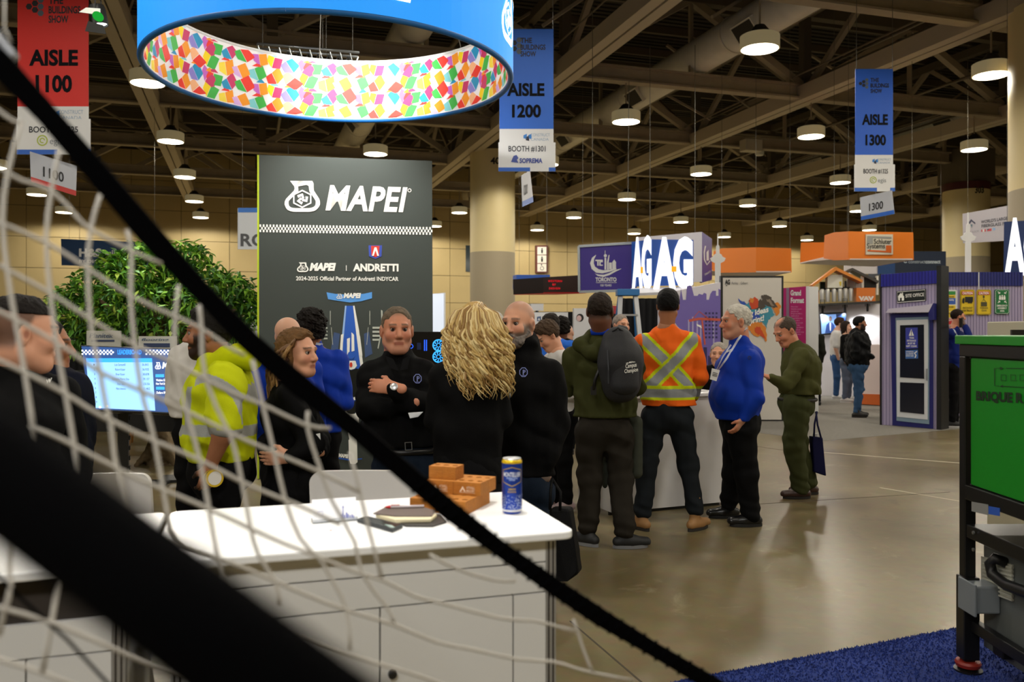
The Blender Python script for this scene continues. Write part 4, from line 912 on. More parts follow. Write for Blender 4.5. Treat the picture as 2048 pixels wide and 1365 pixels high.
for k in range(8200):
    x, y, a, b = random.choices(blobs, wsum)[0]
    th, ph = random.uniform(0, 2*math.pi), math.acos(random.uniform(-1, 1)); r = random.uniform(.55, 1.)**.5
    dx, dy, dz = r*math.sin(ph)*math.cos(th), r*math.cos(ph), r*math.sin(ph)*math.sin(th)
    c = tp(x+a*dx, y-b*dy, dz*a/1700*TZc*.75)
    sc = random.uniform(.65, 1.1); M3 = Matrix.Rotation(random.uniform(0, 6.28), 3, 'Z') @ Matrix.Rotation(random.uniform(-1.5, .7), 3, 'X') @ Matrix.Rotation(random.uniform(-.6, .6), 3, 'Y')
    mi = random.choices((0, 1, 2, 3), (4, 4, 3, 1.2))[0]
    if dz < -.55 and len(big) < 290 and random.random() < .25: big.append((c, M3, sc, mi)); continue
    b0 = len(LV_)*8; LV_.append(lv0*sc @ np.array(M3).T+np.array(c)); LF_ += [tuple(b0+i for i in f) for f in lf0]; LM_ += [mi]*len(lf0)
me = bpy.data.meshes.new('foliage'); me.from_pydata(np.concatenate(LV_).tolist(), [], LF_); me.polygons.foreach_set('material_index', LM_)
tag(link('foliage', me, lm, t), kind='stuff')
leafv = []
for q in range(4):
    lmq = leafm.copy(); lmq.materials.append(lm[q]); leafv.append(lmq)
for c, M3, sc, mi in big:
    o = bpy.data.objects.new('leaf', leafv[mi]); COL.objects.link(o); o.parent = t; o.matrix_local = Matrix.Translation(c-TB) @ (M3*sc).to_4x4()
# ---------------------------------------------------------------- floor coverings
gc = mat('grey_carpet_tile', '807c74', .95, bump=.3, bscale=400, var=.08, vscale=20)
tag(MB().slab([floor_at(*q)+UP*.0016 for q in [(1450, 857), (1640, 883), (1905, 860), (2015, 851), (1900, 742), (1500, 742)]], .001).build('grey_carpet', gc), 'grey carpet laid in front of the site office booth', 'carpet')
bcm = mat('blue_pile_carpet', '233a86', .95, bump=1., bscale=170, var=.45, vscale=70)
BC = MB().slab([floor_at(*q)+UP*.014 for q in [(1330, 1374), (1915, 1262), (2090, 1232), (2200, 1500), (1320, 1500)]], .012).build('blue_carpet', bcm); tag(BC, 'deep blue pile carpet under the green machine', 'carpet')
random.seed(8); mb = MB(); A, B, C_ = floor_at(1335, 1374), floor_at(1930, 1259), floor_at(1350, 1420); e1, e2 = B-A, C_-A; e2 = e2.normalized()*.75
for k in range(9000):
    p = A+e1*random.random()+e2*random.random()**1.4+UP*.014; a = random.uniform(0, 6.28); d = Vector((math.cos(a), math.sin(a), 0))*.004; l = Vector((random.uniform(-.006, .006), random.uniform(-.006, .006), random.uniform(.006, .013)))
    mb.add([p-d, p+d, p+l], [(0, 1, 2)])
tag(mb.build('pile_tufts', bcm, BC), kind='stuff')
gg = mat('green_turf', '4f8a2a', .9, bump=.6, bscale=200, var=.2, vscale=12)
tag(MB().slab([floor_at(*q)+UP*.004 for q in [(1600, 762), (1690, 764), (1700, 747), (1600, 744)]], .002).build('turf_mat', gg), 'small green turf mat by the white booth', 'mat')
# ---------------------------------------------------------------- AG counter, tall panel, magenta panel
H1 = Horiz(1.0)
a, b = floor_at(1222, 1033), floor_at(1448, 1011.5); dr = (b-a).normalized(); dn = Vector((-dr.y, dr.x, 0)); dn = dn if dn.dot(FWD) > 0 else -dn
CT = thing('white_counter', 'white reception counter in front of the orange hi-vis man', 'counter', (a+b)/2)
mb = MB(); mb.slab([a+UP*.03, b+UP*.03, b+UP*.97, a+UP*.97], .02); mb.slab([b+UP*.03, b+dn*.6+UP*.03, b+dn*.6+UP*.97, b+UP*.97], .02); mb.slab([a+UP*.03, a+dn*.6+UP*.03, a+dn*.6+UP*.97, a+UP*.97], .02); mb.build('counter_body', mat('counter_white', 'd4d2d2', .4), CT)
MB().slab([q+UP*1. for q in (a-dr*.03-dn*.03, b+dr*.03-dn*.03, b+dr*.03+dn*.63, a-dr*.03+dn*.63)], .03).build('counter_top', mat('counter_top_white', 'e4e2e2', .3), CT, bevel=.006)
mb = MB(); mb.slab([a+dn*.03, b+dn*.03-dr*.03, b+dn*.03-dr*.03+UP*.03, a+dn*.03+UP*.03], .02); mb.build('plinth', spm, CT)
tag(MB().slab([q+UP*1.012 for q in (b-dr*.32+dn*.1, b-dr*.08+dn*.12, b-dr*.1+dn*.42, b-dr*.34+dn*.4)], .012).build('paper_stack', WHT), 'stack of white paper on the reception counter', 'paper')
pl = Plane(1440, 14.4, 1566, 14.4); AP = thing('tall_printed_panel', 'tall white panel with black frame and a bright paint splash print', 'display panel', pl.at(1503, 843))
MB().slab(pl.quad(1441, 552, 1567, 843.5), .1).build('black_frame', spm, AP); MB().slab(pl.quad(1446, 556, 1563, 840, .01), .02).build('print_sheet', mat('panel_warm_white', 'cfcac2', .5), AP)
ink(AP, M('55565a', .6), [('Astley · Gilbert', 1463, 569, 1496, 5, dict(lift=.02, bold=0))], pl)
ink(AP, BLK, [('AG', 1450, 569, 1460, 9, dict(lift=.02, bold=.05))], pl, 'small_logo'); mb = MB(); poly(mb, pl, [(1452, 570.5), (1454, 570.5), (1454, 572.5), (1452, 572.5)], .02); mb.build('logo_dot', BLK, AP)
k = .1319; q_ = lambda pts: [(1410+x*k, 540+y*k) for x, y in pts]; random.seed(5)
def jag(pts, amp=4, n=4):
    out = []
    for i in range(len(pts)):
        (x0, y0), (x1, y1) = pts[i], pts[(i+1) % len(pts)]
        for j in range(n): s = j/n; out.append((x0+(x1-x0)*s+random.uniform(-amp, amp)*6*(j > 0)*.5, y0+(y1-y0)*s+random.uniform(-amp, amp)*6*(j > 0)*.5))
    return out
mb = MB()
for mi, pts, l in [(1, [(500, 430), (570, 480), (640, 520), (700, 640), (640, 640), (560, 560)], .02), (2, [(560, 560), (700, 480), (830, 470), (1000, 560), (1060, 680), (960, 760), (940, 890), (880, 800), (700, 780), (640, 640)], .021), (0, [(660, 470), (750, 410), (800, 440), (810, 560), (720, 600), (690, 560)], .023), (4, [(660, 600), (720, 560), (840, 440), (930, 560), (860, 620), (780, 600)], .022),
                    (4, [(850, 400), (890, 375), (960, 390), (1040, 470), (1100, 560), (1040, 580), (930, 540), (870, 500)], .024), (3, [(1000, 540), (1100, 490), (1150, 540), (1130, 650), (1090, 700), (1050, 620)], .023), (3, [(640, 850), (720, 800), (860, 790), (930, 890), (940, 1000), (925, 1095), (880, 1000), (800, 1020), (700, 960)], .023), (0, [(740, 880), (830, 860), (880, 960), (915, 1060), (840, 1000), (770, 960)], .025), (3, [(680, 430), (740, 430), (730, 520), (690, 500)], .026), (5, [(930, 440), (990, 460), (1060, 560), (1020, 560)], .026), (1, [(690, 680), (800, 620), (840, 720), (740, 760)], .024)]:
    poly(mb, pl, jag(q_(pts), .6), l, mi)
tag(mb.build('paint_splash_print', [M('c8461e', .5), M('2a4fae', .5), M('3a8fa8', .5), M('d9822a', .5), M('4a413a', .5), M('8a7a6a', .5)], AP), kind='stuff')
ink(AP, wp, [('Putting ideas', 1468, 641, 1537, 11, dict(yr=624, lift=.03, bold=.03)), ('in print!', 1486, 652, 1528, 11, dict(yr=641, lift=.03, bold=.03))], pl, 'slogan')
pl = Plane(1566, 16.2, 1612, 15.8); t = thing('magenta_panel', 'magenta printed panel reading Grand Format', 'display panel', pl.at(1590, 822)); mag = M('b01468', .5)
MB().slab([pl.at(1560, 577), pl.at(1612, 573), pl.at(1612, 826), pl.at(1560, 822)], .12).build('panel_body', mag, t); MB().slab([pl.at(1612, 573), pl.at(1618, 573), pl.at(1618, 826), pl.at(1612, 826)], .3).build('white_edge', WHT, t); MB().slab([pl.at(1572.5, 576, .01), pl.at(1578, 576, .01), pl.at(1578, 822, .01), pl.at(1572.5, 822, .01)], .02).build('silver_seam', M('9a7f96', .4, metal=.4), t)
ink(t, WHT, [('Grand', 1581, 591, 1602, 10, dict(bold=.04)), ('Format', 1581.5, 606, 1608, 10, dict(bold=.04))], pl)
mb = MB()
for r_ in range(14): text(mb, pl, ['Bring us up indoors', 'Sometimes you just', 'gotta go big the scope'][r_ % 3], 1582, 615+r_*4.6, 1596+((r_*7) % 13), 2.8, bold=0, lift=.006)
mb.build('small_print', M('e0a0c8', .5), t)
# purple skyline wall
pl = Plane(1325, 13.0, 1442, 13.6); t = thing('skyline_wall', 'booth wall printed with a purple city skyline on white', 'booth wall', pl.at(1390, 858))
MB().slab([pl.at(1322, 588), pl.at(1441, 565), pl.at(1441, 853), pl.at(1322, 862)], .08).build('wall_panel', mat('skyline_white', 'cfcbd6', .5), t)
mb = MB(); sk = [(1322, 640), (1340, 640), (1340, 622), (1352, 600), (1358, 602), (1358, 612), (1362, 578), (1366, 600), (1372, 600), (1374, 573), (1380, 571), (1383, 573), (1388, 592), (1395, 592), (1398, 588), (1405, 590), (1408, 586), (1413, 588), (1413, 600), (1418, 600), (1421, 588), (1425, 582), (1432, 582), (1432, 592), (1437, 592), (1437, 578), (1441, 580)]
for i in range(len(sk)-1): poly(mb, pl, [sk[i], sk[i+1], (sk[i+1][0], 855), (sk[i][0], 855)], .004, 0)
for x in range(1326, 1440, 9): poly(mb, pl, [(x, 690+(x*7) % 23), (x+7, 690+(x*7) % 23), (x+7, 855), (x, 855)], .006, 1)
for x, y in ((1376, 640), (1384, 634), (1393, 642), (1400, 650), (1426, 640)): poly(mb, pl, [(x, y), (x+3, y), (x+3, 690), (x, 690)], .007, 3)
for x in range(1410, 1438, 7):
    for y in range(625, 680, 8): poly(mb, pl, [(x, y), (x+4, y), (x+4, y+4), (x, y+4)], .007, 1)
stroke(mb, pl, [(1378, 642), (1398, 638), (1441, 640)], 5, .008, 2); stroke(mb, pl, [(1384, 640), (1398, 623), (1420, 640)], 1.6, .008, 2); stroke(mb, pl, [(1404, 640), (1410, 690)], 3, .008, 2); poly(mb, pl, [(1393, 648), (1402, 652), (1404, 657), (1394, 652)], .009, 4)
tag(mb.build('skyline_print', [M('6a5aa8', .5), M('2a2458', .5), M('c0503c', .5), M('a59cc8', .5), wp], t), kind='stuff')
def cn_tower(label, px, ybase, ytip, pod, Z):
    pl = Plane(px-20, Z, px+20, Z); t = thing('tower_cutout', label, 'cutout', pl.at(px, ybase)); H = ybase-ytip; w = H*.055
    pts = [(-.8, 0), (-.8, .45), (-.8, .52), (-1.9, .55), (-2.3, .60), (-1.3, .63), (-1.1, .66), (-.5, .68), (-.45, .8), (-.12, .82), (-.08, 1)]
    o = [(px+x*w, ybase-y*H) for x, y in pts]+[(px-x*w, ybase-y*H) for x, y in pts[::-1]]
    MB().slab([pl.at(*q) for q in o], .03).build('cutout_board', WHT, t); q = pl.at(px, ybase); MB().box((q.x-.03, q.y+.01, 0), (q.x+.03, q.y+.04, q.z+.02)).build('support_post', WHT, t); t.location.z = 0
    for ch in t.children: ch.location.z -= BASE[t.name].z*-1
cn_tower('white tower-shaped cutout above the tall printed panel', 1436, 590, 468, 0, 14.9); cn_tower('white tower-shaped cutout above the blue-topped site wall', 1937, 547, 425, 0, 15.3)
# drapes and panels behind the crowd
blk = mat('black_drape', '0c0d12', .9)
def drape(label, x0, x1, y0, Z, m=blk):
    n = int((x1-x0)/4); mb = MB(); top = []; A = P(x0, HY, Z); B = P(x1, HY, Z); zt = CAMZ+(HY-y0)/FPX*Z; d = (B-A).normalized()
    for i in range(n+1):
        q = A+(B-A)*(i/n)+FWD*(.05*math.sin(i*1.9)); top.append(q)
    vs = [Vector((q.x, q.y, zt)) for q in top]+[Vector((q.x, q.y, .02)) for q in top]; k = n+1
    fs = [(i, i+1, k+i+1, k+i) for i in range(n)]; mb.add(vs, fs); vs2 = [v+FWD*.02 for v in vs]; mb.add(vs2, [f[::-1] for f in fs])
    return tag(mb.build('pipe_drape', m, smooth=True), label, 'drape')
drape('long black drape behind the leafy tree and the leaderboard', -60, 516, 634, 13.2); drape('black pipe-and-drape behind the ladder', 1236, 1345, 597, 15.5); drape('long dark drape behind the crowd of heads', 1030, 1240, 624, 16.5)
for lab, x0, x1, y0, y1, Z in (('white booth panel with a small square logo above the crowd', 1064, 1136, 625, 700, 14.0), ('white booth panel with a round eye logo left of the bald man', 1148, 1186, 617, 720, 14.3), ('bright white sign slab above the bearded man', 1062, 1087, 608, 622, 15.0)):
    pl = Plane(x0, Z, x1, Z*1.01); t = thing('exhibit_partition', lab, 'panel', pl.at((x0+x1)/2, 849 if y1 > 650 else y1)); MB().slab(pl.quad(x0, y0, x1, 845 if y1 > 650 else y1), .05).build('panel_body', mat('far_white', 'd9dade', .5), t)
    if x0 == 1064: mb = MB(); poly(mb, pl, [(1074, 634), (1082, 633), (1082, 642), (1074, 643)]); mb.build('square_logo', M('34507c', .5), t); mb = MB(); poly(mb, pl, [(1075.5, 641), (1078, 635.5), (1080.5, 641)], .008); mb.build('logo_mark', WHT, t)
    elif x0 == 1148: mb = MB(); poly(mb, pl, ring(pl, 1160, 636, 7.5, 8, 18)); poly(mb, pl, ring(pl, 1158, 637, 5, 6, 16), .008, 1); mb.build('round_logo', [BLK, M('d9b8b8', .5)], t)
    else: MB().tube([pl.at(1074, 622), pl.at(1074, 835)], .03, 8).build('sign_post', spm, t)
pl = Plane(1220, 14.5, 1245, 14.6); t = thing('red_placard', 'small dark red placard beside the stepladder', 'sign', pl.at(1229, 841)); MB().slab(pl.quad(1222, 612, 1236, 628), .04).build('sign_panel', M('a82430', .5), t); MB().slab(pl.quad(1228, 628, 1230, 841), .03).build('sign_post', spm, t)
# stepladder
c = P(1255, HY, 11.5); c.z = 0; t = thing('stepladder', 'grey stepladder with a blue top cap behind the hooded man', 'ladder', c); top = 1.55+(660-590)/1700*11.5
al = mat('ladder_grey', 'a7a9ac', .4, metal=.4)
for s in (-1, 1):
    MB().bar(c+RGT*s*.24-FWD*.5, c+RGT*s*.10+UP*top-FWD*.05, .06, .03).build('rail', al, t); MB().bar(c+RGT*s*.28+FWD*.55, c+RGT*s*.10+UP*top+FWD*.05, .04, .03).build('rear_rail', mat('ladder_blue', '2c6fae', .5), t)
for k in range(6):
    f = (k+.7)/6.6; MB().obox(c+UP*top*f-FWD*(.5-.45*f), RGT*(.24-.14*f), FWD*.04, UP*.012).build('step', al, t)
MB().obox(c+UP*(top+.03), RGT*.15, FWD*.11, UP*.045).build('top_cap', mat('ladder_blue', '2c6fae', .5), t, bevel=.01)
# ---------------------------------------------------------------- house booth
Zh = 20.; pl = Plane(1618, Zh, 1765, Zh*.985); HB = thing('white_house_booth', 'white booth with a shelf of pails and little gabled roofs on top', 'booth', pl.at(1690, 790))
hw = mat('house_booth_white', 'e6e4ea', .5)
MB().slab(pl.quad(1619, 608, 1765, 793), .15).build('back_wall', hw, HB)
MB().slab([pl.at(1617, 609, .5), pl.at(1764, 602, .5), pl.at(1764, 606, .5), pl.at(1617, 613, .5)], .6).build('shelf', M('2a2824', .5), HB)
MB().slab([pl.at(1638, 581, .1), pl.at(1716, 576, .1), pl.at(1716, 581, .1), pl.at(1638, 585, .1)], .4).build('upper_shelf', M('2b2721', .5), HB)
om = mat('roof_orange', 'd8832a', .5)
for m, pts, l in ((om, [(1624, 570), (1672, 534), (1673, 541), (1626, 574)], .4), (om, [(1672, 534), (1726, 561), (1725, 565.5), (1672, 541)], .4), (M('3a3732', .5), [(1694, 543), (1705, 536), (1706, 540), (1697, 546)], .1), (M('3a3732', .5), [(1705, 536), (1758, 562), (1756, 567), (1705, 541)], .1)):
    MB().slab([pl.at(*q, l) for q in pts], .5).build('roof_slope', m, HB)
MB().slab(pl.quad(1655, 550, 1685, 576, .25), .3).build('white_crate', mat('crate_white', 'dddccc', .5), HB); mb = MB(); poly(mb, pl, [(1678, 564), (1683, 563), (1683, 571), (1680, 573)], .26); mb.build('crate_mark', M('d8c040', .5), HB)
for x0, y0, x1, y1, m in ((1641, 564, 1655, 580, M('1e2a16', .8)), (1690, 562, 1693, 576, M('1c1c1a', .6)), (1695, 556, 1709, 576, M('a59a92', .6)), (1711, 560, 1722, 576, M('a59a92', .6)), (1723, 552, 1728, 577, M('d8d4c8', .5)), (1753, 552, 1757, 590, M('d8d4c8', .5)), (1729, 556, 1753, 576, M('16140f', .7)), (1650, 574, 1700, 578, M('2b2721', .5))):
    MB().slab(pl.quad(x0, y0, x1, y1, -.05), .12).build('house_piece', m, HB)
MB().slab(pl.quad(1635, 583, 1638, 606, .2), .2).build('orange_post', om, HB)
t = thing('orange_display_box', 'orange display box with white letters on the booth shelf', 'box', pl.at(1731, 603, .4)); MB().slab(pl.quad(1713, 576, 1751, 604, .42), .3).build('box_body', mat('display_orange', 'd2701c', .5), t); ink(t, M('e0d8d0', .5), [('VAV', 1717, 601, 1748, 7.5, dict(bold=.08, lift=.43))], pl)
for k, (x, lab) in enumerate([(1644, 'first'), (1655, 'second'), (1668, 'third'), (1680, 'fourth'), (1691, 'fifth'), (1702, 'sixth')]):
    c = pl.at(x, 604.5-k*.35, .3); tag(MB().lathe([(.045, 0), (.05, .0), (.058, .25), (.054, .27), (.03, .3), (.001, .3)], c, 16).build('metal_pail', mat('pail_metal', 'b9b8b2', .3, metal=.5), smooth=True, auto=40), 'silver pail on the booth shelf, %s from the left' % lab, 'pail', 'pails on the booth shelf')
pw_ = Plane(1640, Zh*.985, 1693, Zh*.98)
t = thing('wall_screen', 'wall-mounted screen showing a suited man on blue', 'screen', pw_.at(1666, 671)); MB().slab([pw_.at(1640, 626), pw_.at(1693, 624), pw_.at(1693, 668), pw_.at(1641, 671)], .06).build('bezel', M('101216', .3), t)
mb = MB(); poly(mb, pw_, [(1642, 630), (1691, 628), (1691, 664), (1643, 668)], .004, 0); poly(mb, pw_, [(1650, 667), (1653, 650), (1658, 645), (1664, 645), (1669, 651), (1671, 666)], .006, 1); poly(mb, pw_, ring(pw_, 1660.5, 638, 3.2, 5, 14), .007, 2); poly(mb, pw_, [(1659, 646), (1662, 646), (1661.5, 662), (1660, 662)], .008, 3); poly(mb, pw_, [(1672, 629), (1691, 628), (1691, 664), (1676, 665)], .005, 4); mb.build('screen', [scr('tv_blue', '6f93cc', .6), scr('tv_suit', '26407a', .4), scr('tv_face', '6a5a5a', .4), scr('tv_shirt', 'c9d6ee', .6), scr('tv_dark', '15264a', .4)], t)
t = thing('white_ramp_counter', 'white counter with an orange base at the house booth', 'counter', P(1742, 808, 17.6)); p3 = Plane(1712, 17.6, 1775, 17.2)
MB().slab([p3.at(1716, 770), p3.at(1735, 690), p3.at(1775, 690), p3.at(1775, 795), p3.at(1714, 792)], .5).build('counter_body', mat('ramp_white', 'e8d8d2', .5), t); MB().slab([p3.at(1714, 788, .02), p3.at(1775, 790, .02), p3.at(1775, 812, .02), p3.at(1712, 808, .02)], .55).build('orange_base', mat('ramp_orange', 'd2682a', .5), t)
for k, x in enumerate((1645, 1690, 1735)):
    q = pl.at(x, 613.5-(x-1617)*.05, .38); stage_lamp('shelf_fill_light', 'small added fill light under the booth shelf, %s from the left' % ('first', 'second', 'third')[k], q-UP*.06, pl.at(x, 700), 16, 130, (1, 1, 1), .6, 'added fill lights under the booth shelf', .025, .02, False)  # lamps added only to brighten the white booth wall
# ---------------------------------------------------------------- site office booth
pl = Plane(1760, 13.87, 1880, 13.18); SO = thing('site_office_booth', 'lilac corrugated booth front with a printed door reading SITE OFFICE', 'booth', pl.at(1820, 857))
def yt(x, a, b): return a+(b-a)*(x-1760)/(1873-1760)
lil = mat('lilac_sheet', 'b3a8c6', .45); sob = mat('office_blue', '2a2a9c', .45); sonv = mat('office_navy', '1d1f6a', .45)
MB().slab([pl.at(1761, yt(1761, 549.5, 541)), pl.at(1874, 541), pl.at(1874, 861), pl.at(1761, 850)], .08).build('wall_sheet', lil, SO)
MB().slab([pl.at(1873, 532, .03), pl.at(1882.5, 531, .03), pl.at(1882.5, 862.5, .03), pl.at(1873, 862, .03)], .3).build('black_corner_post', spm, SO)
MB().slab([pl.at(1759.5, 548, .03), pl.at(1762, 548, .03), pl.at(1762, 851, .03), pl.at(1759.5, 850.5, .03)], .2).build('black_edge_post', spm, SO); MB().slab([pl.at(1760, 850, .02), pl.at(1880, 861, .02), pl.at(1880, 863.5, .02), pl.at(1760, 852, .02)], .2).build('floor_rail', spm, SO)
MB().slab([pl.at(1762, 549.5, .03), pl.at(1873, 541, .03), pl.at(1873, 567, .03), pl.at(1762, 574, .03)], .03).build('blue_fascia', sob, SO)
for k in range(17):
    x = 1765+k*6.45; MB().slab([pl.at(x, yt(x, 574, 567), .012), pl.at(x+1.6, yt(x, 574, 567), .012), pl.at(x+1.6, yt(x, 850, 860), .012), pl.at(x, yt(x, 850, 860), .012)], .014).build('sheet_rib', mat('lilac_rib', '8d83a6', .5), SO)
    MB().slab([pl.at(x, yt(x, 549.5, 541), .042), pl.at(x+1.8, yt(x, 549.5, 541), .042), pl.at(x+1.8, yt(x, 574, 567), .042), pl.at(x, yt(x, 574, 567), .042)], .014).build('fascia_rib', mat('office_blue_rib', '1d1d80', .45), SO)
def pslab(pl, pts, m, nm, par, lift=.02, th=.02): return MB().slab([pl.at(x, y, lift) for x, y in pts], th).build(nm, m, par)
b_ = pslab(pl, [(1793, 583), (1851, 578), (1851.5, 602), (1794, 607)], M('0d1512', .4), 'office_sign', SO, .035); 
mb = MB(); stroke(mb, pl, [(1794.5, 584.5), (1850, 580), (1850.3, 601), (1795, 605.5)], 1, .038, 0, True); poly(mb, pl, [(1796, 593), (1801.5, 586), (1804, 588.5), (1804, 585.5), (1806, 585.4), (1806, 591), (1808, 593), (1808, 601.5), (1803.5, 602), (1803.5, 596), (1800, 596.2), (1800, 602), (1797, 602)], .038); text(mb, pl, 'SITE OFFICE', 1811, 595.5, 1848, 6.5, yr=592.5, bold=.012, lift=.038); mb.build('sign_print', wp, b_)
pslab(pl, [(1777, 618), (1855, 610), (1866, 607), (1857, 625), (1771, 626)], mat('awning_pale', 'c9c3d4', .5), 'awning_top', SO, .16, .14); pslab(pl, [(1857, 625), (1866, 607), (1866, 640), (1857, 641)], sonv, 'awning_side', SO, .165, .14)
pslab(pl, [(1781, 628), (1866, 626), (1866, 858), (1785, 851)], sonv, 'door_surround', SO, .02); 
dr_ = pslab(pl, [(1791, 636), (1858, 634), (1858, 849), (1793, 842)], M('7f96a8', .4), 'door_frame', SO, .035); pslab(pl, [(1793, 641), (1856, 639), (1855, 840), (1794, 834)], mat('door_white', 'd6d9dd', .4), 'door_leaf', dr_, .045)
gl = mat('door_glass_dark', '1c1e2a', .15)
pslab(pl, [(1800, 651), (1847.5, 649.5), (1848, 758), (1800, 755)], gl, 'door_pane', dr_, .055); pslab(pl, [(1800, 765), (1848, 767), (1848, 829), (1800, 824)], gl, 'door_pane', dr_, .055); pslab(pl, [(1851.5, 738), (1854, 738), (1854, 762), (1851.5, 762)], M('a9adb2', .3, metal=.5), 'door_handle', dr_, .08)
s_ = pslab(pl, [(1811, 656), (1835, 655.5), (1835.5, 697), (1811.5, 698)], M('3a43a8', .45), 'warning_sticker', dr_, .06); mb = MB(); poly(mb, pl, [(1817.5, 672), (1822.5, 658.5), (1828, 672)], .065); mb.build('warning_triangle', wp, s_)
mb = MB(); text(mb, pl, '!', 1822, 670.5, 1823.6, 9, lift=.07, bold=.05); mb.build('exclamation', sonv, s_)
ink(s_, wp, [('THIS', 1818.5, 678, 1828, 3.4, dict(lift=.065)), ('ENTRANCE', 1814, 683.5, 1832, 3.4, dict(lift=.065)), ('MUST BE', 1815.5, 689, 1830.5, 3.4, dict(lift=.065)), ('KEPT CLEAR', 1812.5, 694.5, 1833.5, 3.4, dict(lift=.065))], pl)
s_ = pslab(pl, [(1810.5, 701), (1835.5, 700), (1836, 717.5), (1811, 718)], M('3f6cb4', .45), 'attention_sticker', dr_, .06); ink(s_, wp, [('ATTENTION', 1812, 705.5, 1827, 2.6, dict(lift=.065)), ('ALL DRIVERS', 1812, 709.5, 1827, 2.4, dict(lift=.065)), ('REPORT HERE', 1812, 713.5, 1827, 2.4, dict(lift=.065))], pl)
mb = MB(); stroke(mb, pl, [(1834, 703), (1829, 707), (1832, 711), (1830, 716)], 2, .065); mb.build('arrow_mark', wp, s_)
# long lilac wall with safety signs
pl = Plane(1880, 15.2, 2045, 15.0); SW = thing('safety_sign_wall', 'long lilac corrugated wall with a blue top and safety signs', 'booth wall', pl.at(1960, 835))
MB().slab(pl.quad(1876, 546, 2046, 833), .1).build('wall_sheet', lil, SW); pslab(pl, [(1876, 544.5), (2046, 544.5), (2046, 572), (1876, 572)], mat('office_blue_dull', '20287a', .5), 'blue_fascia', SW, .03)
for k in range(28): x = 1882+k*5.9; pslab(pl, [(x, 572), (x+1.3, 572), (x+1.3, 832), (x, 832)], mat('lilac_rib', '8d83a6', .5), 'sheet_rib', SW, .012, .014); pslab(pl, [(x, 545), (x+1.5, 545), (x+1.5, 572), (x, 572)], mat('office_dull_rib', '181e60', .5), 'fascia_rib', SW, .042, .014)
pslab(pl, [(1957, 545), (1958.6, 545), (1958.6, 579), (1957, 579)], WHT, 'white_seam', SW, .05)
def safety(label, x0, x1, y0, y1, m, fn, rim):
    t = thing('safety_sign', label, 'sign', pl.at((x0+x1)/2, y1, .03), 'safety signs on the lilac wall'); r = 2.5
    o = [(x0+r, y0), (x1-r, y0), (x1, y0+r), (x1, y1-r), (x1-r, y1), (x0+r, y1), (x0, y1-r), (x0, y0+r)]
    pslab(pl, o, m, 'sign_plate', t, .045, .03); mb = MB(); stroke(mb, pl, [(x+(1.2 if x < (x0+x1)/2 else -1.2), y+(1.2 if y < (y0+y1)/2 else -1.2)) for x, y in o], .7, .05, 0, True); mb.build('rim_line', rim, t)
    fn(t); return t
yel = mat('safety_yellow', 'e0c020', .45); srd = mat('safety_red', 'c42a2a', .45); sgr = mat('safety_green', '157038', .45)
def f1(t):
    pslab(pl, [(1880, 583), (1911, 583), (1911, 589.5), (1880, 589.5)], M('2f8a3c', .5), 'green_band', t, .055, .01); ink(t, wp, [('SAFETY', 1868, 588.5, 1895, 4.5, dict(lift=.06))], pl)
    for y, m, tx in ((590.5, yel, 'construction site'), (597, M('2f5ab0', .5), 'High visibility'), (611, yel, 'Danger'), (624, yel, 'Danger'), (638, srd, 'NO ENTRY')):
        pslab(pl, [(1887, y), (1911, y), (1911, y+(5.5 if y < 595 else 11.5)), (1887, y+(5.5 if y < 595 else 11.5))], m, 'notice_band', t, .055, .01); ink(t, BLK if m is yel else wp, [(tx, 1891, y+4.5, 1908, 3.2, dict(lift=.06))], pl)
    mb = MB()
    for y in (602, 617, 630, 643): stroke(mb, pl, ring(pl, 1883.5, y, 2.6, n=12), 1, .055, 0, True)
    mb.build('round_marks', BLK, t)
safety('white SAFETY notice board behind the man on the phone', 1876, 1914.5, 580, 651, mat('safety_white', 'dcdcd8', .45), f1, WHT)
def f2(t):
    pslab(pl, [(1924, 583.5), (1946, 583.5), (1946, 590), (1924, 590)], srd, 'red_band', t, .055, .01); ink(t, wp, [('CAUTION', 1925, 589, 1945, 4.6, dict(lift=.06, bold=.03))], pl)
    mb = MB(); poly(mb, pl, [(1930, 594), (1946, 594), (1946, 604.5), (1930, 605)], .055); poly(mb, pl, [(1924.5, 606), (1924.5, 601), (1926, 596.5), (1929, 596), (1929, 606)], .055)
    for x in (1927, 1937, 1940, 1943): poly(mb, pl, ring(pl, x, 606, 1.5, n=10), .055)
    mb.build('truck_symbol', BLK, t); ink(t, BLK, [('WATCH OUT', 1925, 618, 1945, 3.6, dict(lift=.055)), ('FOR TRUCK', 1925, 623.5, 1945, 3.6, dict(lift=.055))], pl, 'caption')
safety('yellow CAUTION sign with a black truck', 1921, 1949, 579.5, 630, yel, f2, BLK)
def f3(t):
    pslab(pl, [(1957, 583.5), (1979, 583.5), (1979, 590), (1957, 590)], srd, 'red_band', t, .055, .01); ink(t, wp, [('CAUTION', 1958, 589, 1977.5, 4.6, dict(lift=.06, bold=.03))], pl)
    mb = MB(); poly(mb, pl, ring(pl, 1967.5, 594, 2, 2.8, 12), .055); stroke(mb, pl, [(1967.5, 596), (1967.5, 599), (1963.5, 604)], .8, .055); stroke(mb, pl, [(1967.5, 599), (1972, 604)], .8, .055); poly(mb, pl, [(1962, 604.5), (1974, 604.5), (1974, 613), (1962, 613)], .055); mb.build('crane_symbol', M('4a4628', .5), t); ink(t, M('6a6030', .5), [('OVERHEAD', 1960, 618, 1976, 3.2, dict(lift=.055)), ('CRANE', 1963, 623, 1973, 3.2, dict(lift=.055))], pl, 'caption')
safety('yellow CAUTION sign with a crane hook and crate', 1954, 1982, 579.5, 630, yel, f3, BLK)
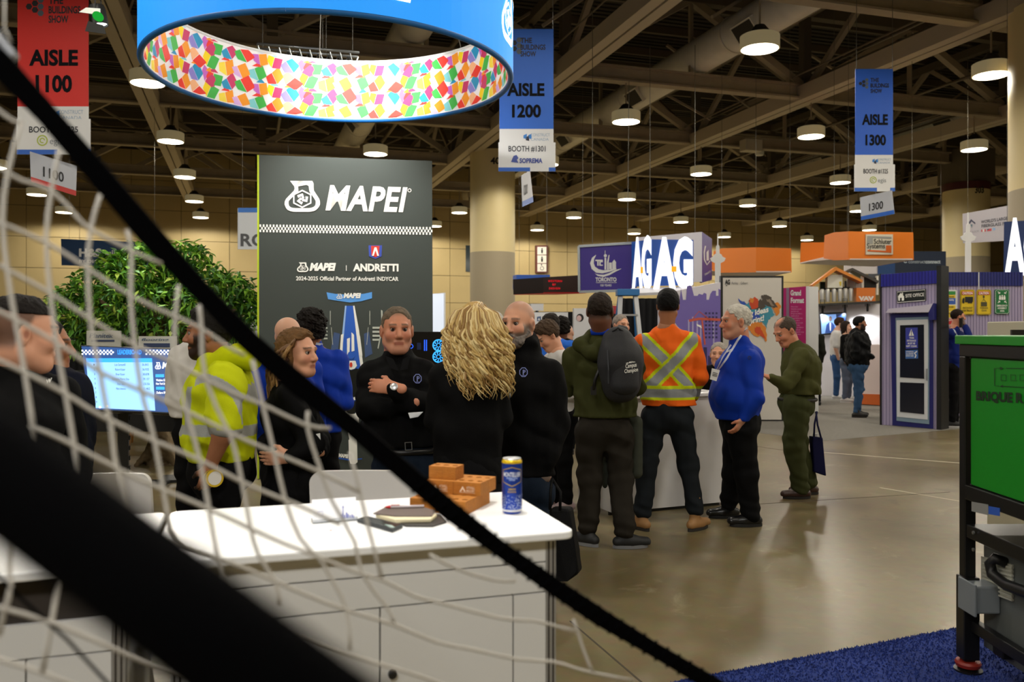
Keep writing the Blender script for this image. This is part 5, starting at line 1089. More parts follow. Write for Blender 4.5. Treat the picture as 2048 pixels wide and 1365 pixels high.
def f4(t):
    mb = MB()
    for sx in (-1, 1):
        for sy in (-1, 1):
            cx_, cy_ = 2004.5, 595; stroke(mb, pl, [(cx_+sx*9, cy_+sy*11.5), (cx_+sx*5, cy_+sy*8)], 1.2, .055); stroke(mb, pl, [(cx_+sx*8, cy_+sy*7.6), (cx_+sx*4.6, cy_+sy*7.6), (cx_+sx*4.6, cy_+sy*10.5)], 1, .055)
    for dx in (-4.5, 0, 4.5): poly(mb, pl, ring(pl, 2004.5+dx, 592+abs(dx)*.1, 1.5, n=10), .055); poly(mb, pl, [(2002.6+dx, 594), (2006.4+dx, 594), (2006.4+dx, 600), (2002.6+dx, 600)], .055)
    mb.build('assembly_symbol', wp, t); ink(t, wp, [('EMERGENCY', 1994, 613.5, 2015, 3.6, dict(lift=.055)), ('ASSEMBLY', 1995, 618.5, 2013.5, 3.6, dict(lift=.055)), ('AREA', 2000, 624, 2009, 3.6, dict(lift=.055))], pl, 'caption')
safety('green EMERGENCY ASSEMBLY AREA sign', 1990, 2019, 579, 628.5, sgr, f4, WHT)
# ---------------------------------------------------------------- foreground white counter
TZ0 = 1.03; HT = Horiz(TZ0)
C1, C2 = HT.at(1151, 1062), HT.at(1022, 983); dB = (C2-C1).normalized(); dL = Vector((-dB.y, dB.x, 0))
if dL.dot(RGT) > 0: dL = -dL
DEP = (C2-C1).length; LEN = 1.02
def rrect(c, ux, uy, lx, ly, r, n=6):
    """rounded rectangle from corner c along ux (lx) and uy (ly)"""
    out = []
    for (x, y, a) in ((r, r, 180), (lx-r, r, 270), (lx-r, ly-r, 0), (r, ly-r, 90)):
        for k in range(n): t_ = math.radians(a+90*k/(n-1)); out.append(c+ux*(x+r*math.cos(t_))+uy*(y+r*math.sin(t_)))
    return out
ftop = mat('laminate_white_gloss', 'eeeeec', .25); fbody = mat('laminate_white', 'd2d1cd', .4); seam = mat('seam_brown', '2b241e', .7); alp = mat('aluminium_profile', 'b6b8bc', .3, metal=.7)
def counter(label, c1, length, recess):
    t = thing('display_counter', label, 'counter', Vector((c1.x, c1.y, 0)), 'white display counters')
    MB().slab(rrect(c1, dL, dB, length, DEP, .03), .022).build('counter_top', ftop, t, bevel=.005)
    o = c1+dB*.035+dL*.04; o.z = 0; ln = length-.08; ze = TZ0-.022
    def panel(nm, x0, x1, z0, z1, m=fbody, th=.018, par=t, off=0.): return MB().slab([o+dL*x0+UP*z0-dB*off, o+dL*x1+UP*z0-dB*off, o+dL*x1+UP*z1-dB*off, o+dL*x0+UP*z1-dB*off], th).build(nm, m, par)
    MB().slab([o+dB*.012+dL*.01+UP*.05, o+dB*.012+dL*ln+UP*.05, o+dB*.012+dL*ln+UP*(ze-.001), o+dB*.012+dL*.01+UP*(ze-.001)], DEP-.1).build('carcass', seam, t)
    z1 = ze-.062 if not recess else ze-.1; z2 = z1-.078
    if not recess: panel('fascia_panel', .03, ln, z1+.002, ze)
    panel('rail_panel', .03, ln, z2+.002, z1-.002)
    xs = [.03, .118, .46, .80] if not recess else [.03, .2, .62]
    panel('stile_panel', xs[0], xs[1]-.002, .06, z2-.002)
    for k in range(len(xs)-1):
        x1 = xs[k+2] if k+2 < len(xs) else ln
        d_ = panel('door', xs[k+1]+.002, x1-.002, .06, z2-.002)
        if k: continue
        lk = o+dL*(x1-.03 if k == 0 else xs[k+1]+.03)+UP*(z2-.165)
        MB().lathe([(.0105, 0), (.0105, .01), (.007, .012), (.001, .012)], lk, 16, axis=-dB).build('lock', spm, d_, smooth=True, auto=40)
    for nm, (a, b) in (('end_panel', (dL*0, dB)),): MB().slab([o+UP*.05+dB*.05, o+dB*(DEP-.1)+UP*.05, o+dB*(DEP-.1)+UP*ze, o+dB*.05+UP*ze], .016).build(nm, fbody, t)
    for x in (0, ln-.03):
        for y in (0, DEP-.1):
            q = o+dL*(x+.015)+dB*(y+.015); mb = MB(); mb.obox(q+UP*ze/2, dL*.015, dB*.015, UP*(ze/2-.0005)); pst = mb.build('corner_post', alp, t, bevel=.003)
            for s in (-1, 1): MB().obox(q+UP*ze/2-dB*.0153+dL*s*.006, dL*.002, dB*.0012, UP*(ze/2-.01)).build('post_groove', seam, pst)
    return t
counter('white counter holding the bricks and the blue can', C1, LEN, False)
counter('second white counter at the lower left behind the netting', C1+dL*(LEN+.012), 1.1, True)
# work light over the counter
stage_lamp('counter_spotlight', 'black spotlight above the white counter', HT.at(860, 1000)+Vector((-.1, .1, 3.3)), HT.at(800, 1040), 200, 34, (1, .98, .95), .7)
stage_lamp('front_fill_light', 'soft added fill light behind the viewer, aimed at the white counter', CAM-FWD*1.6-RGT*.9+UP*2.7, P(820, 1180, 2.3), 230, 52, (.97, .98, 1), .8, None, .16, .4)  # unseen fill lamp, added to brighten the counter front
# ---------------------------------------------------------------- bar stools behind the counter
plw = mat('stool_white_shell', 'd9d6d2', .35)
def bar_stool(label, x0, x1, y0, Z, tilt=0.):
    c = P((x0+x1)/2, HY, Z); c.z = 0; w = (x1-x0)/1700*Z/2; zt = CAMZ-(y0-HY)/1700*Z
    t = thing('bar_stool', label, 'stool', c, 'white bar stools behind the counter')
    F = Field(); n = 7
    def sp_(x, z, y): return c+RGT*x+UP*z+FWD*y
    F2 = MB(); rows = []; H = .40; nx, nz = 40, 14; rc = .045
    for s in (0, 1):
        for j in range(nz+1):
            for i in range(nx+1):
                u = math.sin((-.5+i/nx)*math.pi); v = j/nz
                # superellipse outline
                ww = w; ov = max(0, abs(u)*w-(w-rc)); zz = zt-H+(H-(rc-math.sqrt(max(0, rc*rc-ov*ov))))*v
                rows.append(sp_(u*ww, zz, .05*(1-v)-.06*(1-u*u)*-1*.4+(.022 if s else 0)+.02))
    k = (nx+1)*(nz+1); fs = []
    for j in range(nz):
        for i in range(nx):
            a = j*(nx+1)+i; fs.append((a, a+1, a+nx+2, a+nx+1)); fs.append((k+a+nx+1, k+a+nx+2, k+a+1, k+a))
    for i in range(nx): fs.append((i+1, i, k+i, k+i+1)); a = nz*(nx+1)+i; fs.append((a, a+1, k+a+1, k+a))
    for j in range(nz): a = j*(nx+1); fs.append((a, a+nx+1, k+a+nx+1, k+a)); b = a+nx; fs.append((b+nx+1, b, k+b, k+b+nx+1))
    F2.add(rows, fs); F2.build('backrest', plw, t, smooth=True, auto=60)
    F3 = Field(); F3.limb(sp_(-w*.75, zt-H+.0, -.12), sp_(w*.75, zt-H+.0, -.12), .2, .2, side=UP, asp=.12); link('seat', npmesh('seat', [F3.mesh(.012)]), plw, t)
    for sx in (-1, 1):
        for sy in (-1, 1): MB().tube([sp_(sx*w*.95, 0.0, -.12+sy*.2), sp_(sx*w*.6, zt-H, -.12+sy*.12)], .011, 8).build('leg', alp, t, smooth=True)
    MB().tube([sp_(w*.82*math.cos(a), .3, -.12+.17*math.sin(a)) for a in [2*math.pi*q/20 for q in range(21)]], .008, 6, cap=False).build('foot_ring', alp, t, smooth=True)
    return t
bar_stool('white bar stool whose back shows behind the card holder', 616, 835, 946, 3.22)
bar_stool('white bar stool at the left, partly hidden by the black pole', 150, 296, 951, 3.5)
# ---------------------------------------------------------------- bricks
BX, BY, BZ = .086, .061, .0375
e_r = (RGT*math.cos(math.radians(20))-FWD*math.sin(math.radians(20))); e_d = (RGT*math.sin(math.radians(20))+FWD*math.cos(math.radians(20)))
def brick_mesh(x, y, z, holes=3):
    mb = MB(); n = 12; r = .0085
    for k in range(holes):
        x0, x1 = x*k/holes, x*(k+1)/holes; c = ((x0+x1)/2, y/2); sq = []
        for i in range(n):
            a = 2*math.pi*i/n+math.pi/4; ca, sa = math.cos(a), math.sin(a); m = max(abs(ca), abs(sa)); sq.append((c[0]+ca/m*(x1-x0)/2, c[1]+sa/m*y/2))
        ci = [(c[0]+r*1.15*math.cos(2*math.pi*i/n+math.pi/4), c[1]+r*math.sin(2*math.pi*i/n+math.pi/4)) for i in range(n)]
        vs = [(p[0], p[1], z) for p in sq]+[(p[0], p[1], z) for p in ci]+[(p[0], p[1], .006) for p in ci]
        fs = [(i, (i+1) % n, n+(i+1) % n, n+i) for i in range(n)]+[(n+i, n+(i+1) % n, 2*n+(i+1) % n, 2*n+i) for i in range(n)]+[tuple(range(2*n, 3*n))]
        mb.add(vs, fs)
    b = [(0, 0, 0), (x, 0, 0), (x, y, 0), (0, y, 0), (0, 0, z), (x, 0, z), (x, y, z), (0, y, z)]
    mb.add(b, [(0, 1, 5, 4), (1, 2, 6, 5), (2, 3, 7, 6), (3, 0, 4, 7), (3, 2, 1, 0)])
    return mb
bmesh_ = None; brm = mat('orange_clay', 'a8681c', .8, bump=.35, bscale=180, var=.1, vscale=60)
def put_brick(o, label, logo=True):
    """o: world position of the front-right-bottom corner"""
    global bmesh_
    if bmesh_ is None:
        m = brick_mesh(BX, BY, BZ).mesh('brick_block'); m.materials.append(brm); bmesh_ = m
    t = bpy.data.objects.new('clay_brick', bmesh_); COL.objects.link(t); t.location = o-e_r*BX; t.rotation_euler = (0, 0, math.atan2(e_r.y, e_r.x)); tag(t, label, 'brick', 'small clay bricks stacked on the counter')
    if logo:
        mb = MB()
        def lp(x, z): return (x, -.0006, z)
        for q in ([(.020, .010), (.030, .026), (.040, .010), (.035, .010), (.030, .018), (.025, .010)],): mb.add([lp(*p) for p in q], [(0, 1, 4, 5), (1, 2, 3, 4)])
        for s, x, z, h, w in (('ATWILL', .042, .0185, .0075, .026), ('MASONRY', .042, .0105, .006, .026), ('RESTORATION', .020, .0065, .0028, .048)):
            v, f = glyphs(s, .005); lo, hi = v.min(0), v.max(0); mb.add([lp(x+(p[0]-lo[0])/(hi[0]-lo[0])*w, z+p[1]/.7*h) for p in v], f)
        m = mb.mesh('brick_logo'); o2 = bpy.data.objects.new('brick_logo', m); COL.objects.link(o2); m.materials.append(M('e6d3bd', .7)); o2.parent = t
    return t
O0 = HT.at(931, 1032); O1 = Horiz(TZ0+BZ).at(961, 994); O2 = Horiz(TZ0+2*BZ).at(911, 962)
g = .0008
for i in range(2):
    for j in range(3):
        put_brick(O0-e_r*i*(BX+g)+e_d*j*(BY+g)+UP*.0005, 'orange clay brick in the bottom layer, %s, %s row from the front' % (('right column', 'left column')[i], ('first', 'second', 'third')[j]), False)
for i in range(2):
    for j in range(2):
        put_brick(O1-e_r*i*(BX+g)+e_d*j*(BY+g)+UP*.001, 'orange clay brick in the middle layer, %s, %s' % (('right', 'left')[i], ('at the front with a white logo', 'at the back')[j]), j == 0)
put_brick(O2+UP*.0015, 'single orange clay brick on top of the stack', False)
mb = MB(); q = O0-e_r*.034-e_d*.0008
mb.add([q+UP*.008, q+e_r*.022+UP*.006, q+e_r*.022+UP*.021, q+UP*.023], [(0, 1, 2, 3)]); tag(mb.build('brick_sticker', M('d9cfa8', .6)), 'cream sticker on the front bottom brick', 'sticker')
# ---------------------------------------------------------------- drink can
cc_ = HT.at(1024, 1026); CR = .0285; CH = .156
t = thing('drink_can', 'slim blue drink can with a yellow rim reading MONTELLIER', 'can', cc_)
MB().lathe([(.001, .004), (.021, .002), (.0235, 0), (.0275, .007), (CR, .012), (CR, .143), (.0275, .147)], cc_, 40).build('can_body', mat('can_blue_metal', '1f3f9e', .28, metal=.55), t, smooth=True, auto=50)
MB().lathe([(.0276, .1425), (CR+.0003, .1425), (CR+.0003, .1475), (.0262, .1525), (.0255, .1525)], cc_, 40).build('yellow_band', mat('can_yellow', 'd9b51a', .3, metal=.4), t, smooth=True, auto=50)
MB().lathe([(.0255, .1525), (.0262, .1555), (.0255, .156), (.0238, .1535), (.001, .1535)], cc_, 40).build('can_lid', mat('can_silver', 'd0d0d0', .3, metal=.7), t, smooth=True, auto=50)
MB().obox(cc_+UP*.1545-FWD*.004, RGT*.007, FWD*.012, UP*.0007).build('pull_tab', mat('can_silver', 'd0d0d0', .3, metal=.7), t, bevel=.001)
MB().lathe([(.0238, .001), (.0278, .0075), (CR+.0002, .012), (CR+.0002, .013), (.027, .0075), (.023, .001)], cc_, 40).build('bottom_ring', mat('can_silver', 'd0d0d0', .3, metal=.7), t, smooth=True, auto=50)
class CanSurf:
    n = -FWD; u = Vector((0, 0, 1))
    def at(s, x, y, lift=0.): a = x/CR; return cc_+(RGT*math.sin(a)-FWD*math.cos(a))*(CR+.0003+lift*.05)+UP*y
cs = CanSurf()
def ctext(mb, s, x0, x1, y, h, bold=.03, mi=0):
    v, f = glyphs(s, bold); lo, hi = v.min(0), v.max(0); mb.add([cs.at(x0+(p[0]-lo[0])/(hi[0]-lo[0])*(x1-x0), y+p[1]/.7*h, .01) for p in v], f, mi)
def cstroke(mb, pts, w, mi=0):
    ex = []
    for i in range(len(pts)-1):
        (x0, y0), (x1, y1) = pts[i], pts[i+1]
        for k in range(5): ex.append((x0+(x1-x0)*k/5, y0+(y1-y0)*k/5))
    ex.append(pts[-1]); stroke(mb, cs, ex, w, .006, mi)
mb = MB(); cstroke(mb, [(0, .133), (.03, .124), (.03, .092), (0, .08), (-.03, .092), (-.03, .124), (0, .133)], .0022); mb.build('gold_hexagon', mat('can_gold', 'c0a45a', .4, metal=.5), t)
mb = MB(); ctext(mb, 'MONTELLIER', -.026, .026, .1065, .0125, .015); mb.build('brand_lettering', mat('can_silver_print', 'd9dce6', .4), t)
mb = MB(); ctext(mb, 'SPARKLING', -.016, .016, .1005, .004); ctext(mb, 'WATER', -.009, .009, .0955, .004); ctext(mb, '355 mL', .018, .028, .03, .004); mb.build('small_print', mat('can_pale_print', '9fb6ea', .4), t)
mb = MB(); ctext(mb, 'LEMON', -.010, .010, .069, .005, .04); ctext(mb, 'FLAVOUR', -.012, .012, .062, .004, .04); mb.build('flavour_print', mat('can_gold', 'c0a45a', .4, metal=.5), t)
mb = MB(); random.seed(2)
for k in range(230):
    y = .012+.042*random.random()**1.5; a = random.uniform(-1.5, 1.5)*CR; r = random.uniform(.0005, .0012)
    vs = [cs.at(a+r*math.cos(q), y+r*math.sin(q), .004) for q in [2*math.pi*i/6 for i in range(6)]]; mb.add(vs, [tuple(range(6))])
tag(mb.build('bubble_print', mat('can_bubble', 'cfdcf6', .4), t), kind='stuff')
# ---------------------------------------------------------------- notebook, pen, phone, card holder
def tab(pts, z, th, m, nm, par=None, bev=.0015): return MB().slab([Horiz(TZ0+z).at(*p) for p in pts], th).build(nm, m, par, bevel=bev)
NB = thing('notebook', 'dark notebook with cream pages lying beside the bricks', 'notebook', HT.at(825, 1040)+UP*.0005)
tab([(757, 1033), (812, 1051.5), (866, 1052), (893, 1044), (880, 1030), (800, 1018)], .0045, .004, M('2c2824', .5), 'back_cover', NB)
tab([(751, 1029), (790, 1039.5), (862, 1038), (874, 1028), (852, 1021), (776, 1019)], .015, .0105, M('d8cdaa', .8), 'page_block', NB, .003)
tab([(746, 1027), (790, 1032), (864, 1032), (872, 1022), (850, 1015), (770, 1015)], .0185, .003, M('5d5049', .55), 'front_cover', NB)
tab([(866, 1046), (870, 1046), (884, 1036), (881, 1035)], .0048, .004, spm, 'elastic_band', NB)
pz = TZ0+.0225; a, b = Horiz(pz).at(769, 1015), Horiz(pz).at(848, 1013)
t = thing('red_pen', 'clear pen with a red tip lying on the notebook', 'pen', a-UP*.004); d = (b-a).normalized()
MB().tube([a+d*.016, b], .004, 10).build('barrel', mat('pen_barrel', 'b9aeb0', .3), t, smooth=True); MB().tube([a, a+d*.012, a+d*.017], [.0008, .0042, .0045], 10).build('cap', mat('pen_red', 'b81828', .35), t, smooth=True); MB().obox(a+d*.03+UP*.005, d*.012, d.cross(UP)*.0015, UP*.0008).build('clip', mat('pen_red', 'b81828', .35), t)
PH = thing('smartphone', 'dark smartphone lying face up in front of the notebook', 'phone', HT.at(760, 1050))
tab([(713.5, 1038), (732, 1031.5), (806, 1049), (785, 1058.5)], .0105, .010, mat('phone_case', '23282a', .4), 'phone_case', PH, .003)
tab([(717, 1038), (732.5, 1033), (802, 1049.3), (784.5, 1056.5)], .0110, .0008, mat('phone_glass', '20292a', .08), 'phone_screen', PH, 0)
tab([(768, 1049), (784, 1051), (790, 1055.5), (781, 1056)], .0113, .0003, M('9fb4ac', .2), 'screen_glint', PH, 0)
t = thing('card_holder', 'clear acrylic holder with a white card printed with a small purple skyline', 'card holder', HT.at(668, 1044)); A, B = HT.at(625, 1047), HT.at(714, 1040)
A2, B2 = A+UP*.057+dB*.03, B+UP*.057+dB*.03; cp = GPlane(A, B, A2)
MB().slab([A+UP*.002, B+UP*.002, B2, A2], .001).build('card', mat('card_white', 'e9e9ec', .5), t); acr = mat('acrylic_clear', 'dfe3e6', .08, trans=.85)
MB().slab([A-dB*.012+UP*.0, B-dB*.012, B-dB*.012+UP*.010, A-dB*.012+UP*.010], .004).build('holder_lip', acr, t); MB().slab([A-dB*.012+UP*.003, B-dB*.012+UP*.003, B+dB*.05+UP*.003, A+dB*.05+UP*.003], .003).build('holder_foot', acr, t)
mb = MB(); 
for x, h in ((682, 11), (685, 15), (688, 9), (692, 16), (695, 12), (699, 8), (703, 10), (706, 7)): poly(mb, cp, [(x, 1037-h*.7), (x+2.2, 1037-h*.7), (x+2.2, 1037), (x, 1037)], .002)
poly(mb, cp, [(685.6, 1012), (686.4, 1012), (686.8, 1026), (685.2, 1026)], .002); poly(mb, cp, ring(cp, 686, 1015, 1.6, n=8), .002); mb.build('skyline_print', M('5560b4', .5), t)
mb = MB(); stroke(mb, cp, [(636, 1024), (646, 1023), (646, 1030), (636, 1031)], 1, .002, 0, True); mb.build('logo_print', M('8f94c8', .5), t)
mb = MB(); poly(mb, HT, [(659, 1060.5), (664, 1060), (664, 1062), (659, 1062.5)], .0006); tag(mb.build('red_crumb', M('b87068', .7)), 'tiny reddish scrap on the white counter', 'scrap')
# ---------------------------------------------------------------- green machine at the right
def mp(X, Z, z): return CAM*0+FWD*Z+RGT*X+UP*z
GM = thing('green_machine', 'green and black brick-recycling machine on wheels at the right edge', 'machine', mp(2.4, 3.4, 0)); mg = mat('machine_green', '0f8a1c', .4); mk = mat('machine_black', '0b0b0c', .4)
X0, X1, Za, Zb = 2.03, 2.95, 2.3, 3.86
def mbox(nm, x0, x1, z0, z1, h0, h1, m, par=GM, bev=.004): return MB().obox(mp((x0+x1)/2, (z0+z1)/2, (h0+h1)/2), RGT*((x1-x0)/2), FWD*((z1-z0)/2), UP*((h1-h0)/2)).build(nm, m, par, bevel=bev)
mbox('lid', X0-.01, X1+.01, Za, Zb+.02, 1.485, 1.525, mg); mbox('upper_rail', X0, X1, Za, Zb, 1.43, 1.485, mk)
for z in (Zb-.05, Za): 
    for x in (X0, X1-.05): mbox('corner_post', x, x+.05, z, z+.05, .06, 1.43, mk)
sd_ = mbox('side_panel', X0+.012, X0+.022, Za+.06, Zb-.075, .86, 1.425, mg); mbox('back_panel', X0+.05, X1-.05, Zb-.03, Zb-.02, .86, 1.43, mk); mbox('lower_rail', X0, X1, Za, Zb, .79, .855, mk); mbox('frame_rail', X0+.005, X1, Za, Zb-.05, .62, .68, mk); mbox('floor_plate', X0+.03, X1-.03, Za+.02, Zb-.05, .66, .67, M('c9cac4', .5))
pg = GPlane(mp(X0+.012, 3., 1.), mp(X0+.012, 3.5, 1.), mp(X0+.012, 3., 1.4))
mb = MB(); text(mb, pg, 'BRIQUE R', 1952, 800, 2047, 17, yr=806, bold=.045, lift=.003); mb.build('lettering', M('0c2a10', .5), sd_)
mb = MB(); stroke(mb, pg, [(2000, 737), (1989, 737), (1989, 772), (1998, 772.5)], 1.4, .003); stroke(mb, pg, [(2012, 737), (2060, 737.5)], 1.4, .003); stroke(mb, pg, [(2006, 773), (2060, 776)], 1.4, .003); poly(mb, pg, [(2000, 734), (2007, 737), (2000, 740)], .003); poly(mb, pg, [(2006, 770), (1999, 773), (2006, 776)], .003)
for x in (2002, 2021, 2040): stroke(mb, pg, [(x, 750), (x+10, 750.5), (x+10, 762), (x, 761.5)], 1.4, .003, 0, True)
mb.build('arrow_diagram', M('0c3a14', .5), sd_)
for q in ((1942, 716), (1942, 970)): MB().lathe([(.006, 0), (.004, .004), (.001, .004)], pg.at(*q), 10, axis=pg.n).build('panel_bolt', spm, sd_)
p2 = GPlane(mp(X0, 3., .8), mp(X0, 3.5, .8), mp(X0, 3., 1.))
for nm, pts, m in (('spec_plate', [(1943, 1004), (1976, 1010), (1976, 1031), (1943, 1023)], M('8a8a88', .5)), ('blue_sticker', [(1977, 1013), (1999, 1017), (1999, 1033), (1977, 1029)], M('2a58b8', .5))): MB().slab([p2.at(x, y, .003) for x, y in pts], .002).build(nm, m, GM)
for y in (1066, 1100): MB().lathe([(.008, 0), (.008, .006), (.001, .007)], p2.at(1948, y, .001), 8, axis=p2.n).build('bolt', M('8a8a88', .3, metal=.7), GM)
mgy = mat('machine_grey', '5c605e', .45); mt_ = mbox('motor_cabinet', X0+.10, X0+.6, 2.5, 3.84, .12, .58, mgy)
ml = GPlane(mp(X0+.10, 3., .5), mp(X0+.10, 3.5, .5), mp(X0+.10, 3., .7)); lv = mat('louvre_cream', 'b9b9ac', .5)
MB().slab([ml.at(1962, 1113, .006), ml.at(2024, 1130, .006), ml.at(2024, 1204, .006), ml.at(1962, 1176, .006)], .012).build('louvre_frame', lv, mt_)
for k in range(9): y = 1120+k*7.2; MB().slab([ml.at(1964, y-.3, .014), ml.at(2023, y+15+k*.9, .014), ml.at(2023, y+18.6+k*.9, .014), ml.at(1964, y+3.2, .014)], .01).build('louvre_slat', lv, mt_)
jb = mbox('junction_box', X0-.012, X0+.098, 3.70, 3.82, .31, .43, mat('junction_grey', '767c80', .5), bev=.008); mbox('box_lid', X0-.022, X0-.010, 3.69, 3.83, .30, .44, mat('junction_grey', '767c80', .5), jb, .004)
MB().tube([mp(X0+.1, 3.66, .545), mp(X0+.06, 3.68, .56), mp(X0+.05, 3.7, .53), mp(X0+.05, 3.68, .49), mp(X0+.05, 3.58, .475), mp(X0+.05, 3.4, .49), mp(X0+.06, 3.0, .55)], .024, 10).build('cable_hose', spm, GM, smooth=True)
mbox('outer_leg', X0-.012, X0+.06, Zb-.065, Zb+.005, .07, .44, mk); 
MB().lathe([(.05, .035), (.055, .05), (.05, .06)], mp(X0+.025, Zb-.03, 0), 20).build('red_ring', M('8a2418', .5), GM, smooth=True, auto=40); MB().lathe([(.06, .0145), (.06, .022), (.02, .035), (.02, .08)], mp(X0+.025, Zb-.03, 0), 20).build('foot_pad', mk, GM, smooth=True, auto=40)
for z in (2.75,):
    c = mp(X0+.12, 3.02, .315); prof = [(.09, -.07), (.2, -.075), (.28, -.06), (.30, -.03), (.30, .03), (.28, .06), (.2, .075), (.09, .07)]; w_ = MB().lathe(prof, c, 32, axis=RGT).build('wheel', mat('tyre_black', '0f0f10', .8), GM, smooth=True, auto=50); MB().lathe([(.14, -.078), (.12, -.09), (.04, -.095), (.001, -.095)], c, 20, axis=RGT).build('wheel_hub', M('5a5a58', .4, metal=.5), w_, smooth=True, auto=40)
mbox('axle_beam', X0+.05, X1-.05, 3.6, 3.68, .15, .22, mk); mbox('side_rail', X0+.02, X0+.06, 2.4, 3.8, .2, .25, mk)
# cream cabinet behind it
t = thing('cream_cabinet', 'cream cabinet with a dark slot behind the green machine', 'cabinet', P(2040, HY, 6.3)*1); t.location.z = 0; BASE[t.name] = t.location.copy()
c = P(2095, HY, 6.3); zt = CAMZ+(660-643)/1700*6.1
MB().obox(Vector((c.x, c.y, zt/2)), RGT*.31, FWD*.25, UP*zt/2).build('cabinet_body', mat('cabinet_cream', 'b8b29a', .5), t, bevel=.008)
pl = Plane(2010, 6.045, 2100, 6.045); MB().slab(pl.quad(2024, 660, 2100, 690), .02).build('dark_slot', spm, t); 
# ---------------------------------------------------------------- netting
NET = thing('goal_net', 'white knotted goal netting with black edge tape and black pole across the foreground', 'net', P(300, 1500, .9))
tA, tB = (0, 128), (1440, 1372); ZA, ZB = .92, 1.42
nm_ = mat('net_cord_white', 'b9b4aa', .8, bump=.3, bscale=600); tape = mat('net_tape_black', '020203', .95, bump=.4, bscale=300, spec=.05)
def ztape(px): s = max(-.3, min(1.3, px/1440)); return 1/((1-s)/ZA+s/ZB)
def znet(px, py):
    s = (px-tA[0])*(tB[0]-tA[0])+(py-tA[1])*(tB[1]-tA[1]); L2 = (tB[0]-tA[0])**2+(tB[1]-tA[1])**2; s /= L2
    d = abs((px-tA[0])*(tB[1]-tA[1])-(py-tA[1])*(tB[0]-tA[0]))/math.sqrt(L2)
    return ztape(s*1440)*(1-.22*min(1, d/800))
tp_ = [(-80, 50), (0, 128), (100, 236), (200, 352), (300, 470), (400, 580), (500, 684), (600, 772), (700, 850), (800, 936), (900, 1022), (1000, 1098), (1100, 1168), (1200, 1235), (1300, 1295), (1440, 1378), (1600, 1470)]
vs = []; nrm = None
for i, (x, y) in enumerate(tp_):
    q = P(x, y, ztape(x)); a = P(*tp_[max(i-1, 0)], ztape(tp_[max(i-1, 0)][0])); b = P(*tp_[min(i+1, len(tp_)-1)], ztape(tp_[min(i+1, len(tp_)-1)][0])); d = (b-a).normalized()
    sd = d.cross(FWD).normalized(); w = .0125+.0012*math.sin(i*2.1); th = FWD*.003
    vs += [q+sd*w-th, q-sd*w-th, q-sd*w+th, q+sd*w+th]
mb = MB(); fs = []
for i in range(len(tp_)-1):
    for k in range(4): fs.append((i*4+k, i*4+(k+1) % 4, i*4+4+(k+1) % 4, i*4+4+k))
mb.add(vs, fs); mb.build('edge_tape', tape, NET)
for i in range(26):
    x = 840+i*23; k = [j for j in range(len(tp_)-1) if tp_[j][0] <= x][-1]; s = (x-tp_[k][0])/(tp_[k+1][0]-tp_[k][0]); y = tp_[k][1]+s*(tp_[k+1][1]-tp_[k][1]); q = P(x, y, ztape(x))
    d = (P(x+20, y+15, ztape(x))-q).normalized(); sd = d.cross(FWD).normalized(); MB().tube([q+sd*.015+d*.003, q+sd*.0*1-FWD*.006, q-sd*.015-d*.003], .0022, 6).build('lacing', tape, NET)
